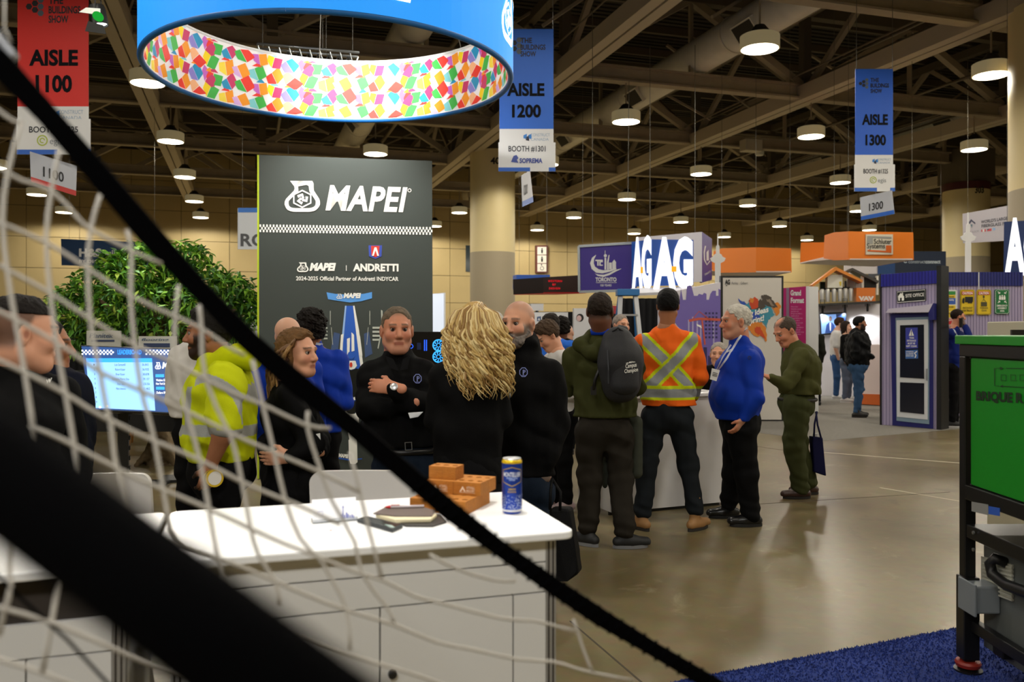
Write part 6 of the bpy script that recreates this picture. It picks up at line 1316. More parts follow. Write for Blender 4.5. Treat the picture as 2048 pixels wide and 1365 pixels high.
CORDS = [[(-30, 203), (0, 223), (30, 247), (43, 243)], [(-20, 325), (0, 337), (40, 363), (105, 377), (158, 440), (175, 457), (270, 507), (323, 528)], [(-30, 432), (0, 447), (91, 482), (175, 538), (259, 593), (350, 634), (404, 656), (448, 690), (490, 712)], [(-30, 515), (0, 533), (101, 585), (179, 640), (270, 693), (347, 726), (404, 755), (470, 790), (525, 808), (613, 855), (660, 857)],
         [(-30, 608), (0, 625), (30, 639), (111, 683), (168, 723), (201, 747), (281, 781), (345, 810), (384, 829), (458, 866), (549, 907), (643, 945), (720, 985)], [(-30, 708), (0, 723), (50, 745), (131, 787), (179, 820), (222, 843), (310, 884), (401, 920), (485, 967), (569, 1001), (596, 1010), (680, 1050)], [(60, 850), (128, 880), (235, 940), (327, 981), (416, 1017), (501, 1058), (560, 1085), (639, 1115), (717, 1148), (764, 1158), (834, 1197), (873, 1203), (1010, 1242), (1069, 1240), (1108, 1253), (1155, 1263)],
         [(300, 1060), (373, 1093), (433, 1114), (554, 1164), (600, 1185), (698, 1224), (787, 1247), (873, 1288), (944, 1298), (1037, 1322), (1108, 1322), (1147, 1337), (1186, 1347), (1264, 1361)], [(480, 1215), (547, 1245), (600, 1267), (659, 1294), (745, 1326), (819, 1345), (873, 1365), (940, 1390)], [(-30, 1208), (0, 1216), (96, 1242), (210, 1289), (306, 1338), (355, 1352), (430, 1390)], [(-30, 1312), (0, 1320), (85, 1345), (135, 1365), (190, 1395)], [(860, 1110), (908, 1138), (990, 1163), (1030, 1163)],
         [(43, 243), (13, 347), (2, 440), (15, 548), (30, 639), (50, 745), (61, 824), (80, 930), (60, 1010), (11, 1075), (25, 1182), (7, 1221), (0, 1270)], [(118, 300), (103, 377), (89, 479), (101, 585), (111, 683), (131, 787), (148, 888), (165, 990), (118, 1150), (104, 1245), (85, 1345)], [(200, 390), (179, 460), (175, 538), (179, 640), (192, 710), (201, 747), (212, 818), (222, 843), (228, 915), (235, 940), (270, 1060)], [(254, 460), (266, 507), (259, 593), (270, 693), (281, 781), (298, 837), (310, 884), (327, 981), (341, 1068), (373, 1093)], [(357, 571), (350, 634), (347, 726), (374, 829), (401, 920), (418, 1017), (433, 1114), (470, 1200)],
         [(398, 610), (404, 656), (404, 755), (458, 866), (468, 890), (485, 967), (501, 1058), (515, 1114), (554, 1164), (560, 1210)], [(505, 720), (525, 808), (549, 907), (569, 1001), (600, 1085), (639, 1115), (670, 1170), (698, 1224), (700, 1300)], [(616, 823), (613, 855), (633, 917), (643, 945), (660, 1000), (717, 1090), (717, 1148), (780, 1220), (787, 1247)], [(1147, 1240), (1155, 1263), (1170, 1310), (1186, 1347)], [(700, 905), (720, 985), (735, 1050), (764, 1158)]]
for cpts in CORDS:
    pts = []
    for (x, y), (x2, y2) in zip(cpts, cpts[1:]):
        for k in range(2): s = k/2; pts.append((x+(x2-x)*s, y+(y2-y)*s))
    pts.append(cpts[-1]); pts = [P(x, y, znet(x, y)) for x, y in pts]
    for it in range(1): pts = [pts[0]]+[(pts[i-1]+pts[i]*2+pts[i+1])/4 for i in range(1, len(pts)-1)]+[pts[-1]]
    MB().tube(pts, .0024, 7).build('net_cord', nm_, NET, smooth=True)
MB().tube([P(x, y, znet(x, y)) for x, y in ((-20, 1140), (0, 1157), (25, 1182), (135, 1281), (213, 1365), (260, 1420))], .0018, 7).build('black_cord', tape, NET, smooth=True)
pz_ = .27; MB().tube([P(-420, 630, .30), P(0, 946, .28), P(306, 1178, .265), P(760, 1525, .245)], .0172, 16).build('frame_pole', tape, NET, smooth=True)
# plastic corner cleat at the top left of the net
mb = MB(); mb.obox(P(6, 85, .95), (P(30, 115, .95)-P(-20, 50, .95))*.5, sd*.004, FWD*.006); mb.build('net_cleat', mat('cleat_grey', '8d8f92', .4), NET, bevel=.002); MB().tube([P(9, -20, .95), P(9, 58, .95), P(14, 66, .95), P(22, 84, .95)], .0014, 6).build('cleat_string', nm_, NET, smooth=True)
# ---------------------------------------------------------------- people
SKIN = {'light': 'd69c7e', 'ruddy': 'cb886a', 'tan': 'a36c4c', 'brown': '6a4230', 'pale': 'd6a58c'}
def frame(yaw, pitch=0., roll=0.):
    """head/body frame; yaw 0 faces the camera, +90 faces picture right, 180 faces away. columns: right-hand side x, forward y, up z"""
    a = math.radians(yaw); f = (-FWD*math.cos(a)+RGT*math.sin(a)); p = math.radians(pitch)
    fw = f*math.cos(p)+UP*math.sin(p); x = f.cross(UP); u = x.cross(fw)
    r = math.radians(roll); x, u = x*math.cos(r)+u*math.sin(r), u*math.cos(r)-x*math.sin(r)
    return np.array([x, fw, u]).T          # columns are axes
def smooth(a, b, x): t = np.clip((x-a)/(b-a), 0, 1); return t*t*(3-2*t)
def mixc(c, d, w): return c*(1-w[:, None])+np.array(lin(d))*w[:, None]
def head(c, R, s, skin, neckb, hair=None, hcol='1c1510', beard=None, bcol='3a2a20', bald=0., stub=None, stubw=.8, vox=.005, neck_r=.056, brow='2a1c14', brow_w=1.):
    """returns (skin mesh part, colour function, hair mesh part)"""
    c = V3(c)
    def L(x, y, z): return c+R @ (np.array((x, y, z))*s)
    F = Field(); E = lambda p, r, k=.02, neg=False: F.ell(L(*p), np.array(r)*s, R, k*s, neg)
    E((0, -.012, .035), (.076, .097, .086)); E((0, .028, -.03), (.063, .068, .088), .03)
    E((0, .060, -.098), (.030, .026, .022), .03)
    for q in (-1, 1):
        F.limb(L(q*.052, .0, -.062), L(q*.022, .06, -.1), .022*s, .02*s, .03*s); E((q*.043, .062, -.028), (.022, .024, .022), .025)
    F.limb(L(-.034, .083, .024), L(.034, .083, .024), 0.0145*s, .0145*s, .012*s)
    for q in (-1, 1): E((q*.031, .105, .003), (.016, .017, .0085), .014, True)
    F.limb(L(0, .090, .012), L(0, .112, -.03), .008*s, .0135*s, .012*s)
    for q in (-1, 1): E((q*.011, .101, -.036), (.009, .011, .008), .006)
    F.limb(L(-.02, .088, -.0625), L(.02, .088, -.0625), .0075*s, .0075*s, .006*s); F.limb(L(-.016, .087, -.074), L(.016, .087, -.074), .008*s, .008*s, .006*s)
    F.limb(L(-.02, .1, -.068), L(.02, .1, -.068), .0035*s, .0035*s, .006*s, neg=True)
    for q in (-1, 1): E((q*.081, -.010, -.004), (.011, .019, .033), .006); E((q*.097, -.004, -.002), (.009, .011, .021), .006, True)
    F.limb(L(0, -.022, -.06), neckb, neck_r*s*1.02, neck_r*1.12, .03)
    base = np.array(lin(SKIN.get(skin, skin)))
    def col(p):
        q = ((p-c) @ R)/s; x, y, z = q[:, 0], q[:, 1], q[:, 2]; ax = np.abs(x); o = np.tile(base, (len(p), 1))
        o = mixc(o, 'b0604e', .35*smooth(.022, .0, np.sqrt((ax-.04)**2+(z+.03)**2)-.012)*(y > .03))
        o = mixc(o, '8a4038', .65*smooth(.006, 0, np.abs(z+.068)-.006)*smooth(.006, 0, ax-.021)*(y > .07))
        o = mixc(o, brow, .85*brow_w*smooth(.004, 0, np.abs(z-.029+.10*np.maximum(ax-.035, 0))-.003)*smooth(.004, 0, np.abs(ax-.031)-.017)*(y > .05))
        o = mixc(o, '2a1512', .75*smooth(.004, 0, np.abs(z-.006)-.004)*smooth(.004, 0, np.abs(ax-.031)-.011)*(y > .06))
        o = mixc(o, '7a3626', .65*smooth(.020, .006, np.sqrt((y+.004)**2*2.2+(z+.002)**2))*(ax > .08))  # shade of the ear hollow, painted into the skin colour
        if beard: # jaw, chin and upper lip
            jaw = smooth(-.035, -.055, z-.35*np.maximum(.05-y, 0)*0+.0)*smooth(-.005, .02, y+.0)*(z > -.145)*(1-smooth(.012, .004, np.abs(z+.068)+.35*np.maximum(ax-.018, 0))*(y > .07))
            side = smooth(.045, .055, ax)*smooth(.015, -.02, z)*smooth(-.01, .012, y)*(y < .06)
            o = mixc(o, bcol, beard*np.clip(jaw+side, 0, 1))
        if stub: # shaved or thin hair painted on the scalp
            sc = smooth(-.014, .026, z-.05+np.where(y > .02, -(y-.02)*.45, np.minimum(.105, (.02-y)*1.9)))*(np.abs(x) < .0835)
            if bald: sc = sc*(1-smooth(.075-bald*.05, .05-bald*.05, np.sqrt(x*x*1.1+(y-.02)**2*.8)))
            o = mixc(o, stub, stubw*sc)
        return o
    parts = F.mesh(vox*1.0)
    H = None
    if hair:
        G = Field(); t = {'short': .007, 'crop': .005, 'thick': .017, 'fringe': .006, 'curly': .024, 'slick': .015, 'buzz': .006, 'bob': .02}[hair]
        G.ell(L(0, -.014, .036), np.array((.076+t, .097+t, .086+t*1.15))*s, R, .01)
        if hair in ('thick', 'curly', 'slick'): G.ell(L(0, .03, .095), np.array((.06, .06, .035))*s, R, .03)
        if hair in ('curly',): G.ell(L(0, -.07, -.03), np.array((.075, .05, .06))*s, R, .03)
        if hair == 'bob':
            G.ell(L(0, -.05, -.06), np.array((.085, .06, .12))*s, R, .03)
            for q in (-1, 1): G.limb(L(q*.07, .02, .02), L(q*.075, .02, -.10), .025*s, .02*s, .02)
        amp = {'short': .0025, 'crop': .002, 'thick': .004, 'fringe': .002, 'curly': .008, 'slick': .0018, 'buzz': .0025, 'bob': .004}[hair]*s; fn = folds(amp, 5, 75 if hair != 'curly' else 55); fn2 = folds(amp, 2, 160)
        low = {'short': -.045, 'crop': -.05, 'thick': -.055, 'fringe': -.05, 'curly': -.075, 'slick': -.04, 'buzz': .03, 'bob': -.19}[hair]
        fr = {'short': .066, 'crop': .06, 'thick': .075, 'fringe': .04, 'curly': .07, 'slick': .072, 'buzz': .085, 'bob': .062}[hair]
        def clip(p):
            q = ((p-c) @ R)/s; x, y, z = q[:, 0], q[:, 1], q[:, 2]; ax = np.abs(x)
            line = np.where(y > .02, .03+(y-.02)*.55, np.where(y > -.035, .01 if hair != 'bob' else -.2, low))     # hair line by position front to back
            line = np.where((y > fr-.03), .075 if hair == 'bob' else .055, line)
            e = np.maximum(line-z, y-fr-.1*np.maximum(z-.06, 0)-.4*np.maximum(z-.09, 0))
            if hair == 'buzz': e = np.maximum(e, (.065+.2*np.maximum(-y-.03, 0)-z))
            if bald: e = np.maximum(e, (.03+bald*.035)-np.sqrt(x*x*1.2+(y-.015)**2*.7)+0*z)
            return (e*s*.7).astype(np.float32)
        H = G.mesh(vox, lambda p: fn(p)+fn2(p), clip)
    return parts, col, H
def hand(w, d, n, side, s=1., curl=.7, vox=.0045, spread=.12):
    """w wrist, d pointing direction, n palm normal, side: direction of the thumb side"""
    w, d, n, sd = V3(w), V3(d), V3(n), V3(side); d /= np.linalg.norm(d); n -= d*(n@d); n /= np.linalg.norm(n); sd -= d*(sd@d)+n*(sd@n); sd /= np.linalg.norm(sd)
    F = Field(); F.limb(w-d*.05*s, w+d*.02*s, .027*s, .028*s, .015, side=n, asp=.75); F.limb(w+d*.015*s, w+d*.075*s, .034*s, .040*s, .015, side=n, asp=.42)
    for k, (o, l) in enumerate(((.028, .072), (.0095, .08), (-.0095, .075), (-.027, .06))):
        p = w+(d*.085+sd*o)*s; dirn = d+sd*spread*(o/.03)*.5; a = curl
        for j, f in enumerate((.45, .32, .23)):
            ang = a*(.55+.75*j); dd = dirn*math.cos(ang)+n*math.sin(ang); dd /= np.linalg.norm(dd); q = p+dd*l*f*s; F.limb(p, q, (.0092-.0012*j)*s, (.0084-.0012*j)*s, .006); p = q
    p = w+(d*.03+sd*.028)*s; dd = d*.62+sd*.62+n*.35; dd /= np.linalg.norm(dd); q = p+dd*.035*s; F.limb(p, q, .013*s, .0115*s, .012); dd = d*.8+sd*.15+n*.55; dd /= np.linalg.norm(dd); F.limb(q, q+dd*.03*s, .011*s, .0085*s, .006)
    return F.mesh(vox)
def shoe(t, ank, toe, cols, s=1., vox=.008, boot=False):
    a, b = V3(ank), V3(toe); d = b-a; d[2] = 0; d /= np.linalg.norm(d); sd = np.array((-d[1], d[0], 0)); z0 = .0
    heel = np.array((a[0], a[1], 0))-d*.055*s; tip = np.array((a[0], a[1], 0))+d*.185*s
    F = Field(); F.limb(heel+(0, 0, .048), heel+d*.1*s+(0, 0, .05), .036*s, .04*s, .03); F.limb(heel+d*.1*s+(0, 0, .05), tip+(0, 0, .042)-d*.03, .04*s, .034*s, .04, side=sd, asp=1.12); F.limb(heel+d*.05*s+(0, 0, .06), a+(0, 0, .10 if boot else .03), .04*s, .045*s, .03)
    link('shoe_upper', npmesh('shoe_upper', [F.mesh(vox, None, lambda p: (.022-p[:, 2]).astype(np.float32))]), cols[0], t)
    n = 18; o = []
    for k in range(n):
        u = 2*math.pi*k/n; x = .5+.5*math.cos(u); w = (.036+.010*math.sin(min(1, x)*math.pi*.8))*s*math.sin(u); q = heel+d*((x*1.05-.14)*.245*s)+sd*w; o.append(q)
    mb = MB(); mb.add([(q[0], q[1], .002) for q in o]+[(q[0], q[1], .026) for q in o], [tuple(range(n-1, -1, -1)), tuple(range(n, 2*n))]+[(i, (i+1) % n, n+(i+1) % n, n+i) for i in range(n)]); mb.build('shoe_sole', cols[1], t, smooth=True, auto=50)
def cloth(name, h, rough=.8, **k): return mat('cloth_'+name, h, rough, bump=.25, bscale=350, spec=.12, **k)
def person(name, label, Z, J, skin='light', hy=0., hp=0., hr=0., hs=1., face={}, top=None, bot=None, shoes=None, vox=.011, hvox=.0055, fold=.005, seed=1., tw=.19, td=.115, ww=.17, wd=.115, pw=.175, pd=.12, arm=(.062, .05, .042), leg=(.088, .062, .05), sleeve=1., hem=None, hands=('', ''), by=None, topcol=None, collar=None, legs=True, cat='person', group=None, neck_r=.056, topvox=None, flare=0.):
    """J: joints as (column, row, depth offset) in the photograph"""
    j = {k: V3(P(v[0], v[1], Z+(v[2] if len(v) > 2 else 0.))) for k, v in J.items()}
    base = j['pelvis'].copy(); base[2] = 0
    t = thing(name, label, cat, base, group); by = hy if by is None else by; B = frame(by); side = B[:, 0]
    # ---- skin: head, neck, hands and a body core
    R = frame(hy, hp, hr); parts = []; colf = []
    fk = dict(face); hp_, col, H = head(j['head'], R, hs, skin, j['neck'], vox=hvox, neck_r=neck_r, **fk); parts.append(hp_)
    C = Field(); core = 1.
    C.limb(j['neck'], j['chest'], .07, .1, .05); C.limb(j['chest'], j['pelvis'], .1, .1, .05, side=side, asp=1.2)
    for q in 'ab':
        if 's'+q in j: C.limb(j['neck'], j['s'+q], .05, .04, .03); C.chain([j['s'+q], j['e'+q], j['w'+q]], [arm[0]*.7, arm[1]*.78, arm[2]*.72], .02)
        if legs: C.chain([j['h'+q], j['k'+q], j['f'+q]], [leg[0]*.75, leg[1]*.7, leg[2]*.6], .03)
    parts.append(C.mesh(.016 if hvox < .007 else .024))
    for q, hd in zip('ab', hands):
        if hd: dx, nx, sx, cu = hd; parts.append(hand(j['w'+q], V3(RGT)*dx[0]+V3(UP)*dx[1]+V3(FWD)*dx[2], V3(RGT)*nx[0]+V3(UP)*nx[1]+V3(FWD)*nx[2], V3(RGT)*sx[0]+V3(UP)*sx[1]+V3(FWD)*sx[2], 1., cu, vox=.0045 if hvox < .007 else .008))
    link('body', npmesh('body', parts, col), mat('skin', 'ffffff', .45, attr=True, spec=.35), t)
    if H is not None and len(H[0]): link('hair', npmesh('hair', [H]), mat('hair_'+fk.get('hcol', '1c1510'), fk.get('hcol', '1c1510'), .6, bump=.5, bscale=250, var=.25, vscale=40, spec=.15), t)
    # ---- eyes
    if hvox < .0065 and abs((hy+180) % 360-180) < 110:
        for q in (-1, 1):
            e = V3(j['head'])+R @ (np.array((q*.031, .0792, .003))*hs); f = R[:, 1]; F_ = MB(); F_.lathe([(.0001, -.0128*hs), (.009*hs, -.009*hs), (.0128*hs, 0), (.0112*hs, .006*hs), (.0078*hs, .0101*hs)], e, 14, 0, axis=f); F_.lathe([(.0078*hs, .0101*hs), (.0001, .0129*hs)], e, 14, 1, axis=f)
            F_.build('eye', [M('8d8078', .3), M('150e0a', .2)], t, smooth=True)
    # ---- upper garment
    if top:
        T = Field(); k = .045
        wa = j['waist']; pe = j['pelvis']; hm = j['hem'] if 'hem' in j else pe
        T.limb(j['chest'], wa, td, wd, k, side=side, asp=tw/td); T.limb(wa, hm, wd, pd+flare, k, side=side, asp=ww/wd)
        up_ = (j['sa']+j['sb'])/2; T.limb(up_, j['chest'], td*.8, td, k, side=side, asp=tw/td*.95)
        T.limb(j['neck']+(0, 0, -.03), up_+(0, 0, -.02), neck_r*1.28, td*.75, k)
        for q in 'ab':
            T.limb(j['neck']+(0, 0, -.045), j['s'+q], .055, arm[0]*1.02, .05)
            e_ = j['e'+q]; w_ = j['w'+q]
            if sleeve >= 1: T.chain([j['s'+q], e_, w_-(w_-e_)*.06], [arm[0]*1.1, arm[1]*1.12, arm[2]*1.02], .025)
            else: T.limb(j['s'+q], j['s'+q]+(e_-j['s'+q])*min(1, sleeve*1.6), arm[0]*1.12, arm[1]*1.4, .025)
        zc = hm[2]; 
        if collar: T.limb(j['neck']+(0, 0, -.035), j['neck']+(0, 0, collar)+V3(B[:, 1])*.012, neck_r*1.35, neck_r*1.3, .02)
        nz = folds(fold*1.7, seed+len(label)*.37)
        pts = T.mesh(topvox or vox, nz, lambda p: np.where(np.sqrt(((p-hm)[:, :2]**2).sum(1)) < .3, (zc-p[:, 2]), -1).astype(np.float32) if hem is not False else None)
        o = link('upper_garment', npmesh('upper_garment', [pts], topcol(j, B, t) if topcol else None), top, t)
    if bot and legs:
        T = Field(); f0 = folds(fold*1.4, seed+3+len(label)*.21); nz = lambda p: f0(p)+(.0045*np.sin(p[:, 2]*75+p[:, 0]*22+3*np.sin(p[:, 1]*9))*np.exp(-((p[:, 2]-.13)/.12)**2)+.003*np.sin(p[:, 2]*60+p[:, 1]*25)*np.exp(-((p[:, 2]-.5)/.12)**2)).astype(np.float32)
        T.limb(j['waist']*.35+j['pelvis']*.65, j['pelvis'], pd*.95, pd, .04, side=side, asp=pw/pd)
        for q in 'ab':
            T.limb(j['pelvis'], j['h'+q], pd*.85, leg[0]*1.05, .05); f_ = j['f'+q]; T.chain([j['h'+q], j['k'+q], f_+(j['k'+q]-f_)*.05], [leg[0]*1.12, leg[1]*1.15, leg[2]*1.15], .035)
        link('trousers', npmesh('trousers', [T.mesh(vox, nz)]), bot, t)
    if shoes and legs:
        for q in 'ab': shoe(t, j['f'+q], j['t'+q], shoes, vox=max(.008, hvox), boot=len(shoes) > 2)
    t_j = {k: Vector(v) for k, v in j.items()}
    return t, t_j, B, R
def near_print(t, pts_px, Z, items, m, nm='print', lift=0., bold=.02):
    """flat print that hugs a garment: drawn on an upright plane then pressed onto the garment by ray cast"""
    o = [c for c in t.children if c.name.startswith('upper_garment')][0]; from mathutils.bvhtree import BVHTree
    me = o.data; base = BASE[o.name]; bv = BVHTree.FromPolygons([v.co+base for v in me.vertices], [tuple(p.vertices) for p in me.polygons])
    mb = items(Plane(0, Z, 100, Z)); out = []
    for v in mb.v:
        d = (Vector(v)-CAM).normalized(); h = bv.ray_cast(CAM, d); out.append(tuple(h[0]-d*.005 if h[0] is not None else Vector(v)))
    mb.v = out; return mb.build(nm, m, t)
def lanyard(t, pts, Z, m, w=.011, nm='lanyard'):
    o = [c for c in t.children if c.name.startswith('upper_garment')][0]; from mathutils.bvhtree import BVHTree
    me = o.data; base = BASE[o.name]; bv = BVHTree.FromPolygons([v.co+base for v in me.vertices], [tuple(p.vertices) for p in me.polygons]); ex = []
    for (x, y), (x2, y2) in zip(pts, pts[1:]):
        for k in range(6): ex.append((x+(x2-x)*k/6, y+(y2-y)*k/6))
    ex.append(pts[-1]); q = []
    for x, y in ex:
        d = (P(x, y, 1)-CAM).normalized(); h = bv.ray_cast(CAM, d); q.append(h[0]-d*.006 if h[0] is not None else P(x, y, Z))
    mb = MB(); vs = []
    for i, p in enumerate(q):
        d = (q[min(i+1, len(q)-1)]-q[max(i-1, 0)]).normalized(); s_ = d.cross(FWD).normalized()*w/2; vs += [p+s_-FWD*.001, p-s_-FWD*.001, p-s_+FWD*.001, p+s_+FWD*.001]
    for i in range(len(q)-1):
        for k in range(4): mb.f.append((i*4+k, i*4+(k+1) % 4, i*4+4+(k+1) % 4, i*4+4+k)); mb.mi.append(0)
    mb.v = vs; return mb.build(nm, m, t)
def badge(t, quad, Z, m=None):
    b = MB().slab([P(x, y, Z) for x, y in quad], .003).build('name_badge', m or WHT, t)
    (x0, y0), (x1, y1), (x2, y2), (x3, y3) = quad; pl = Plane(x0-5, Z, x1+5, Z); mb = MB()
    for f in (.35, .5, .62): poly(mb, pl, [(x0+(x3-x0)*f+(x1-x0)*.2, y0+(y3-y0)*f), (x0+(x3-x0)*f+(x1-x0)*.8, y0+(y3-y0)*f+(y1-y0)*.6), (x0+(x3-x0)*(f+.05)+(x1-x0)*.8, y0+(y3-y0)*(f+.05)+(y1-y0)*.6), (x0+(x3-x0)*(f+.05)+(x1-x0)*.2, y0+(y3-y0)*(f+.05))], .004)
    mb.build('badge_print', BLK, b); return b
CB = cloth('black', '060607'); CBT = cloth('black_trouser', '0a0a0c'); DEN = cloth('dark_denim', '16202e'); ROY = cloth('royal_blue', '1238a8', .6); OLV = cloth('olive_green', '474826'); OLJ = cloth('olive_jacket', '383a1c'); WSH = cloth('white_shirt', 'd6d4d2')
SBK = [mat('shoe_black_leather', '0f0f10', .3), mat('sole_black', '131313', .6)]
# --- man with backpack, seen from behind
t, j, B, R = person('person', 'man in an olive hooded jacket with a black backpack, seen from behind', 6.15, dict(head=(1200, 623, -.02), neck=(1204, 672), chest=(1205, 735), waist=(1210, 800), pelvis=(1207, 858), hem=(1212, 834), sa=(1150, 715), sb=(1263, 708), ea=(1137, 772, .1), eb=(1272, 775, .12), wa=(1172, 770, .33), wb=(1240, 790, .33), ha=(1181, 870), hb=(1236, 870), ka=(1180, 958, -.01), kb=(1242, 962), fa=(1177, 1057, -.05), fb=(1250, 1066, -.12), ta=(1130, 1060, .1), tb=(1290, 1060, -.1)),
    skin='brown', hy=172, by=180, hs=1.10, face=dict(hair='crop', hcol='2a211b', bald=.35, stub='33261e'), top=OLJ, bot=cloth('dark_olive_trouser', '26221c'), shoes=[M('1a1b1c', .6), M('77787a', .7)], tw=.225, td=.135, ww=.205, wd=.135, pw=.19, pd=.135, arm=(.075, .062, .048), leg=(.098, .075, .062), fold=.007, vox=.01, neck_r=.062, flare=.02, collar=.02)
h = Field(); 
for a, b in (((1160, 690, -.06), (1185, 708, -.16)), ((1185, 708, -.16), (1218, 708, -.17)), ((1218, 708, -.17), (1248, 688, -.06)), ((1160, 690, -.06), (1185, 668, .03)), ((1248, 688, -.06), (1228, 668, .03)), ((1200, 690, -.11), (1212, 690, -.11))): h.limb(P(a[0], a[1], 6.15+a[2]), P(b[0], b[1], 6.15+b[2]), .042, .045, .05)
link('hood', npmesh('hood', [h.mesh(.01, folds(.007, 4))]), OLJ, t); MB().lathe([(.088, .0), (.084, .045), (.078, .045), (.078, 0)], j['neck']+UP*.005, 24).build('shirt_collar', ROY, t, smooth=True)
bpk = thing('backpack', "black backpack reading Campus Champion on the olive-jacketed man's back", 'backpack', P(1240, 785, 5.95)); bm = mat('backpack_nylon', '1b1c21', .65, bump=.3, bscale=300)
Zb_ = 5.93; F = Field(); F.chain([P(1236, 682, Zb_), P(1240, 715, Zb_-.02), P(1242, 772, Zb_)], [.10, .125, .12], .05, side=RGT, asp=1.05); F.ell(P(1242, 730, Zb_), (.16, .12, .2), k=.05)
link('pack_body', npmesh('pack_body', [F.mesh(.01, folds(.003, 2))]), bm, bpk)
F = Field(); F.limb(P(1247, 733, Zb_-.07), P(1247, 768, Zb_-.07), .085, .085, .03, side=RGT, asp=1.25); link('front_pocket', npmesh('front_pocket', [F.mesh(.009)]), bm, bpk)
MB().tube([P(1228, 672, Zb_), P(1240, 655, Zb_+.06), P(1250, 657, Zb_+.12), P(1258, 690, Zb_+.17)], .02, 8).build('shoulder_strap', M('2c2e33', .7), bpk, smooth=True); MB().tube([P(1225, 664, Zb_-.06), P(1236, 656, Zb_-.08), P(1248, 664, Zb_-.06)], .008, 8).build('grab_handle', bm, bpk, smooth=True)
MB().tube([P(1206, 720, Zb_), P(1190, 760, Zb_+.02), P(1187, 780, Zb_+.02)], .012, 8).build('side_strap', spm, bpk, smooth=True); MB().tube([P(1215, 700, Zb_-.12), P(1217, 740, Zb_-.14), P(1217, 768, Zb_-.12)], .005, 6).build('zip', M('3a3c42', .4), bpk); MB().obox(P(1187, 782, Zb_+.02), RGT*.02, FWD*.006, UP*.03).build('buckle', spm, bpk)
def wrap(mb_o, o, lift=.004):
    from mathutils.bvhtree import BVHTree
    me = o.data; base = BASE[o.name]; bv = BVHTree.FromPolygons([v.co+base for v in me.vertices], [tuple(p.vertices) for p in me.polygons]); out = []
    for v in mb_o.v:
        d = (Vector(v)-CAM).normalized(); h = bv.ray_cast(CAM, d); out.append(tuple(h[0]-d*lift if h[0] is not None else Vector(v)))
    mb_o.v = out; return mb_o
mb = MB(); pl = Plane(1200, 5.8, 1300, 5.8); text(mb, pl, 'Microsoft', 1258, 727, 1274, 4, yr=724, lift=0); text(mb, pl, 'Campus', 1251, 737, 1273, 8, yr=733.5, lift=0, bold=.01); text(mb, pl, 'Champion', 1249, 747, 1276, 8, yr=743, lift=0, bold=.01)
for a in (0, 2.6):
    for b in (0, 2.6): poly(mb, pl, [(1252+a, 723+b), (1254+a, 723+b), (1254+a, 725+b), (1252+a, 725+b)], 0)
wrap(mb, [c for c in bpk.children if c.name.startswith('front_pocket')][0]).build('pack_print', wp, bpk)
cf = Field()
for k in range(6): cf.limb(P(1258, 842+k*20, 6.3), P(1272, 845+k*20, 6.27), .055, .05, .045)
cf.limb(P(1215, 880, 6.35), P(1210, 972, 6.3), .06, .02, .03); tag(link('puffer_coat', npmesh('puffer_coat', [cf.mesh(.012)]), cloth('puffer_grey_green', '3c3f36')), 'grey-green puffer coat hanging in front of the man with the backpack', 'coat')
# --- man in orange hi-vis
YEL, GRY, ORG = lin('c8d810'), lin('8e9296'), lin('f0660e')
def hivis_back(j, B, t):
    c = (V3(j['sa'])+V3(j['sb']))/2; X, Zu = V3(RGT), V3(UP)
    def f(p):
        x = (p-c) @ X; z = (p-c) @ Zu; o = np.tile(np.array(ORG), (len(p), 1)); torso = (np.abs(x) < .215)
        def band(d, on):
            nonlocal o
            o[on & (np.abs(d) < .056)] = YEL; o[on & (np.abs(d) < .033)] = GRY
        up_ = (z > -.345)
        sl = .36/.355; n = math.hypot(1, sl)
        band((z+.175-(x+.01)*-sl*1.02)/n, up_ & torso); band((z+.175-(x+.01)*sl*1.02)/n, up_ & torso)
        band(z+.385, torso); out = ~torso; band(z+.395, out & (z < -.3)); return o
    return f
t, j, B, R = person('person', 'man in an orange hi-vis shirt with yellow and silver stripes, seen from behind', 6.62, dict(head=(1336, 612, 0), neck=(1334, 656), chest=(1336, 712), waist=(1336, 780), pelvis=(1334, 832), hem=(1336, 811), sa=(1290, 686), sb=(1384, 686), ea=(1279, 750, .1), eb=(1399, 752, .02), wa=(1290, 780, .25), wb=(1382, 795, .15), ha=(1308, 838), hb=(1360, 838), ka=(1296, 925, .0), kb=(1376, 925), fa=(1284, 1028, -.03), fb=(1390, 1024, -.05), ta=(1262, 1030, .1), tb=(1420, 1020, .1)),
    skin='tan', hy=168, by=180, hs=.98, face=dict(hair='slick', hcol='0e0d0e', stub='241a14'), top=mat('hivis_orange_knit', 'ffffff', .75, attr=True, bump=.2, bscale=400, spec=.25), topcol=hivis_back, topvox=.0065, bot=cloth('charcoal_trouser', '1c2024'), shoes=[M('9a7042', .6), M('26211c', .7), 1], tw=.205, td=.125, ww=.20, wd=.12, pw=.165, pd=.125, arm=(.07, .058, .045), leg=(.09, .068, .06), fold=.006, hands=('', ((-.6, -.5, .3), (-.3, 0, .8), (-.2, .8, .2), .6)))
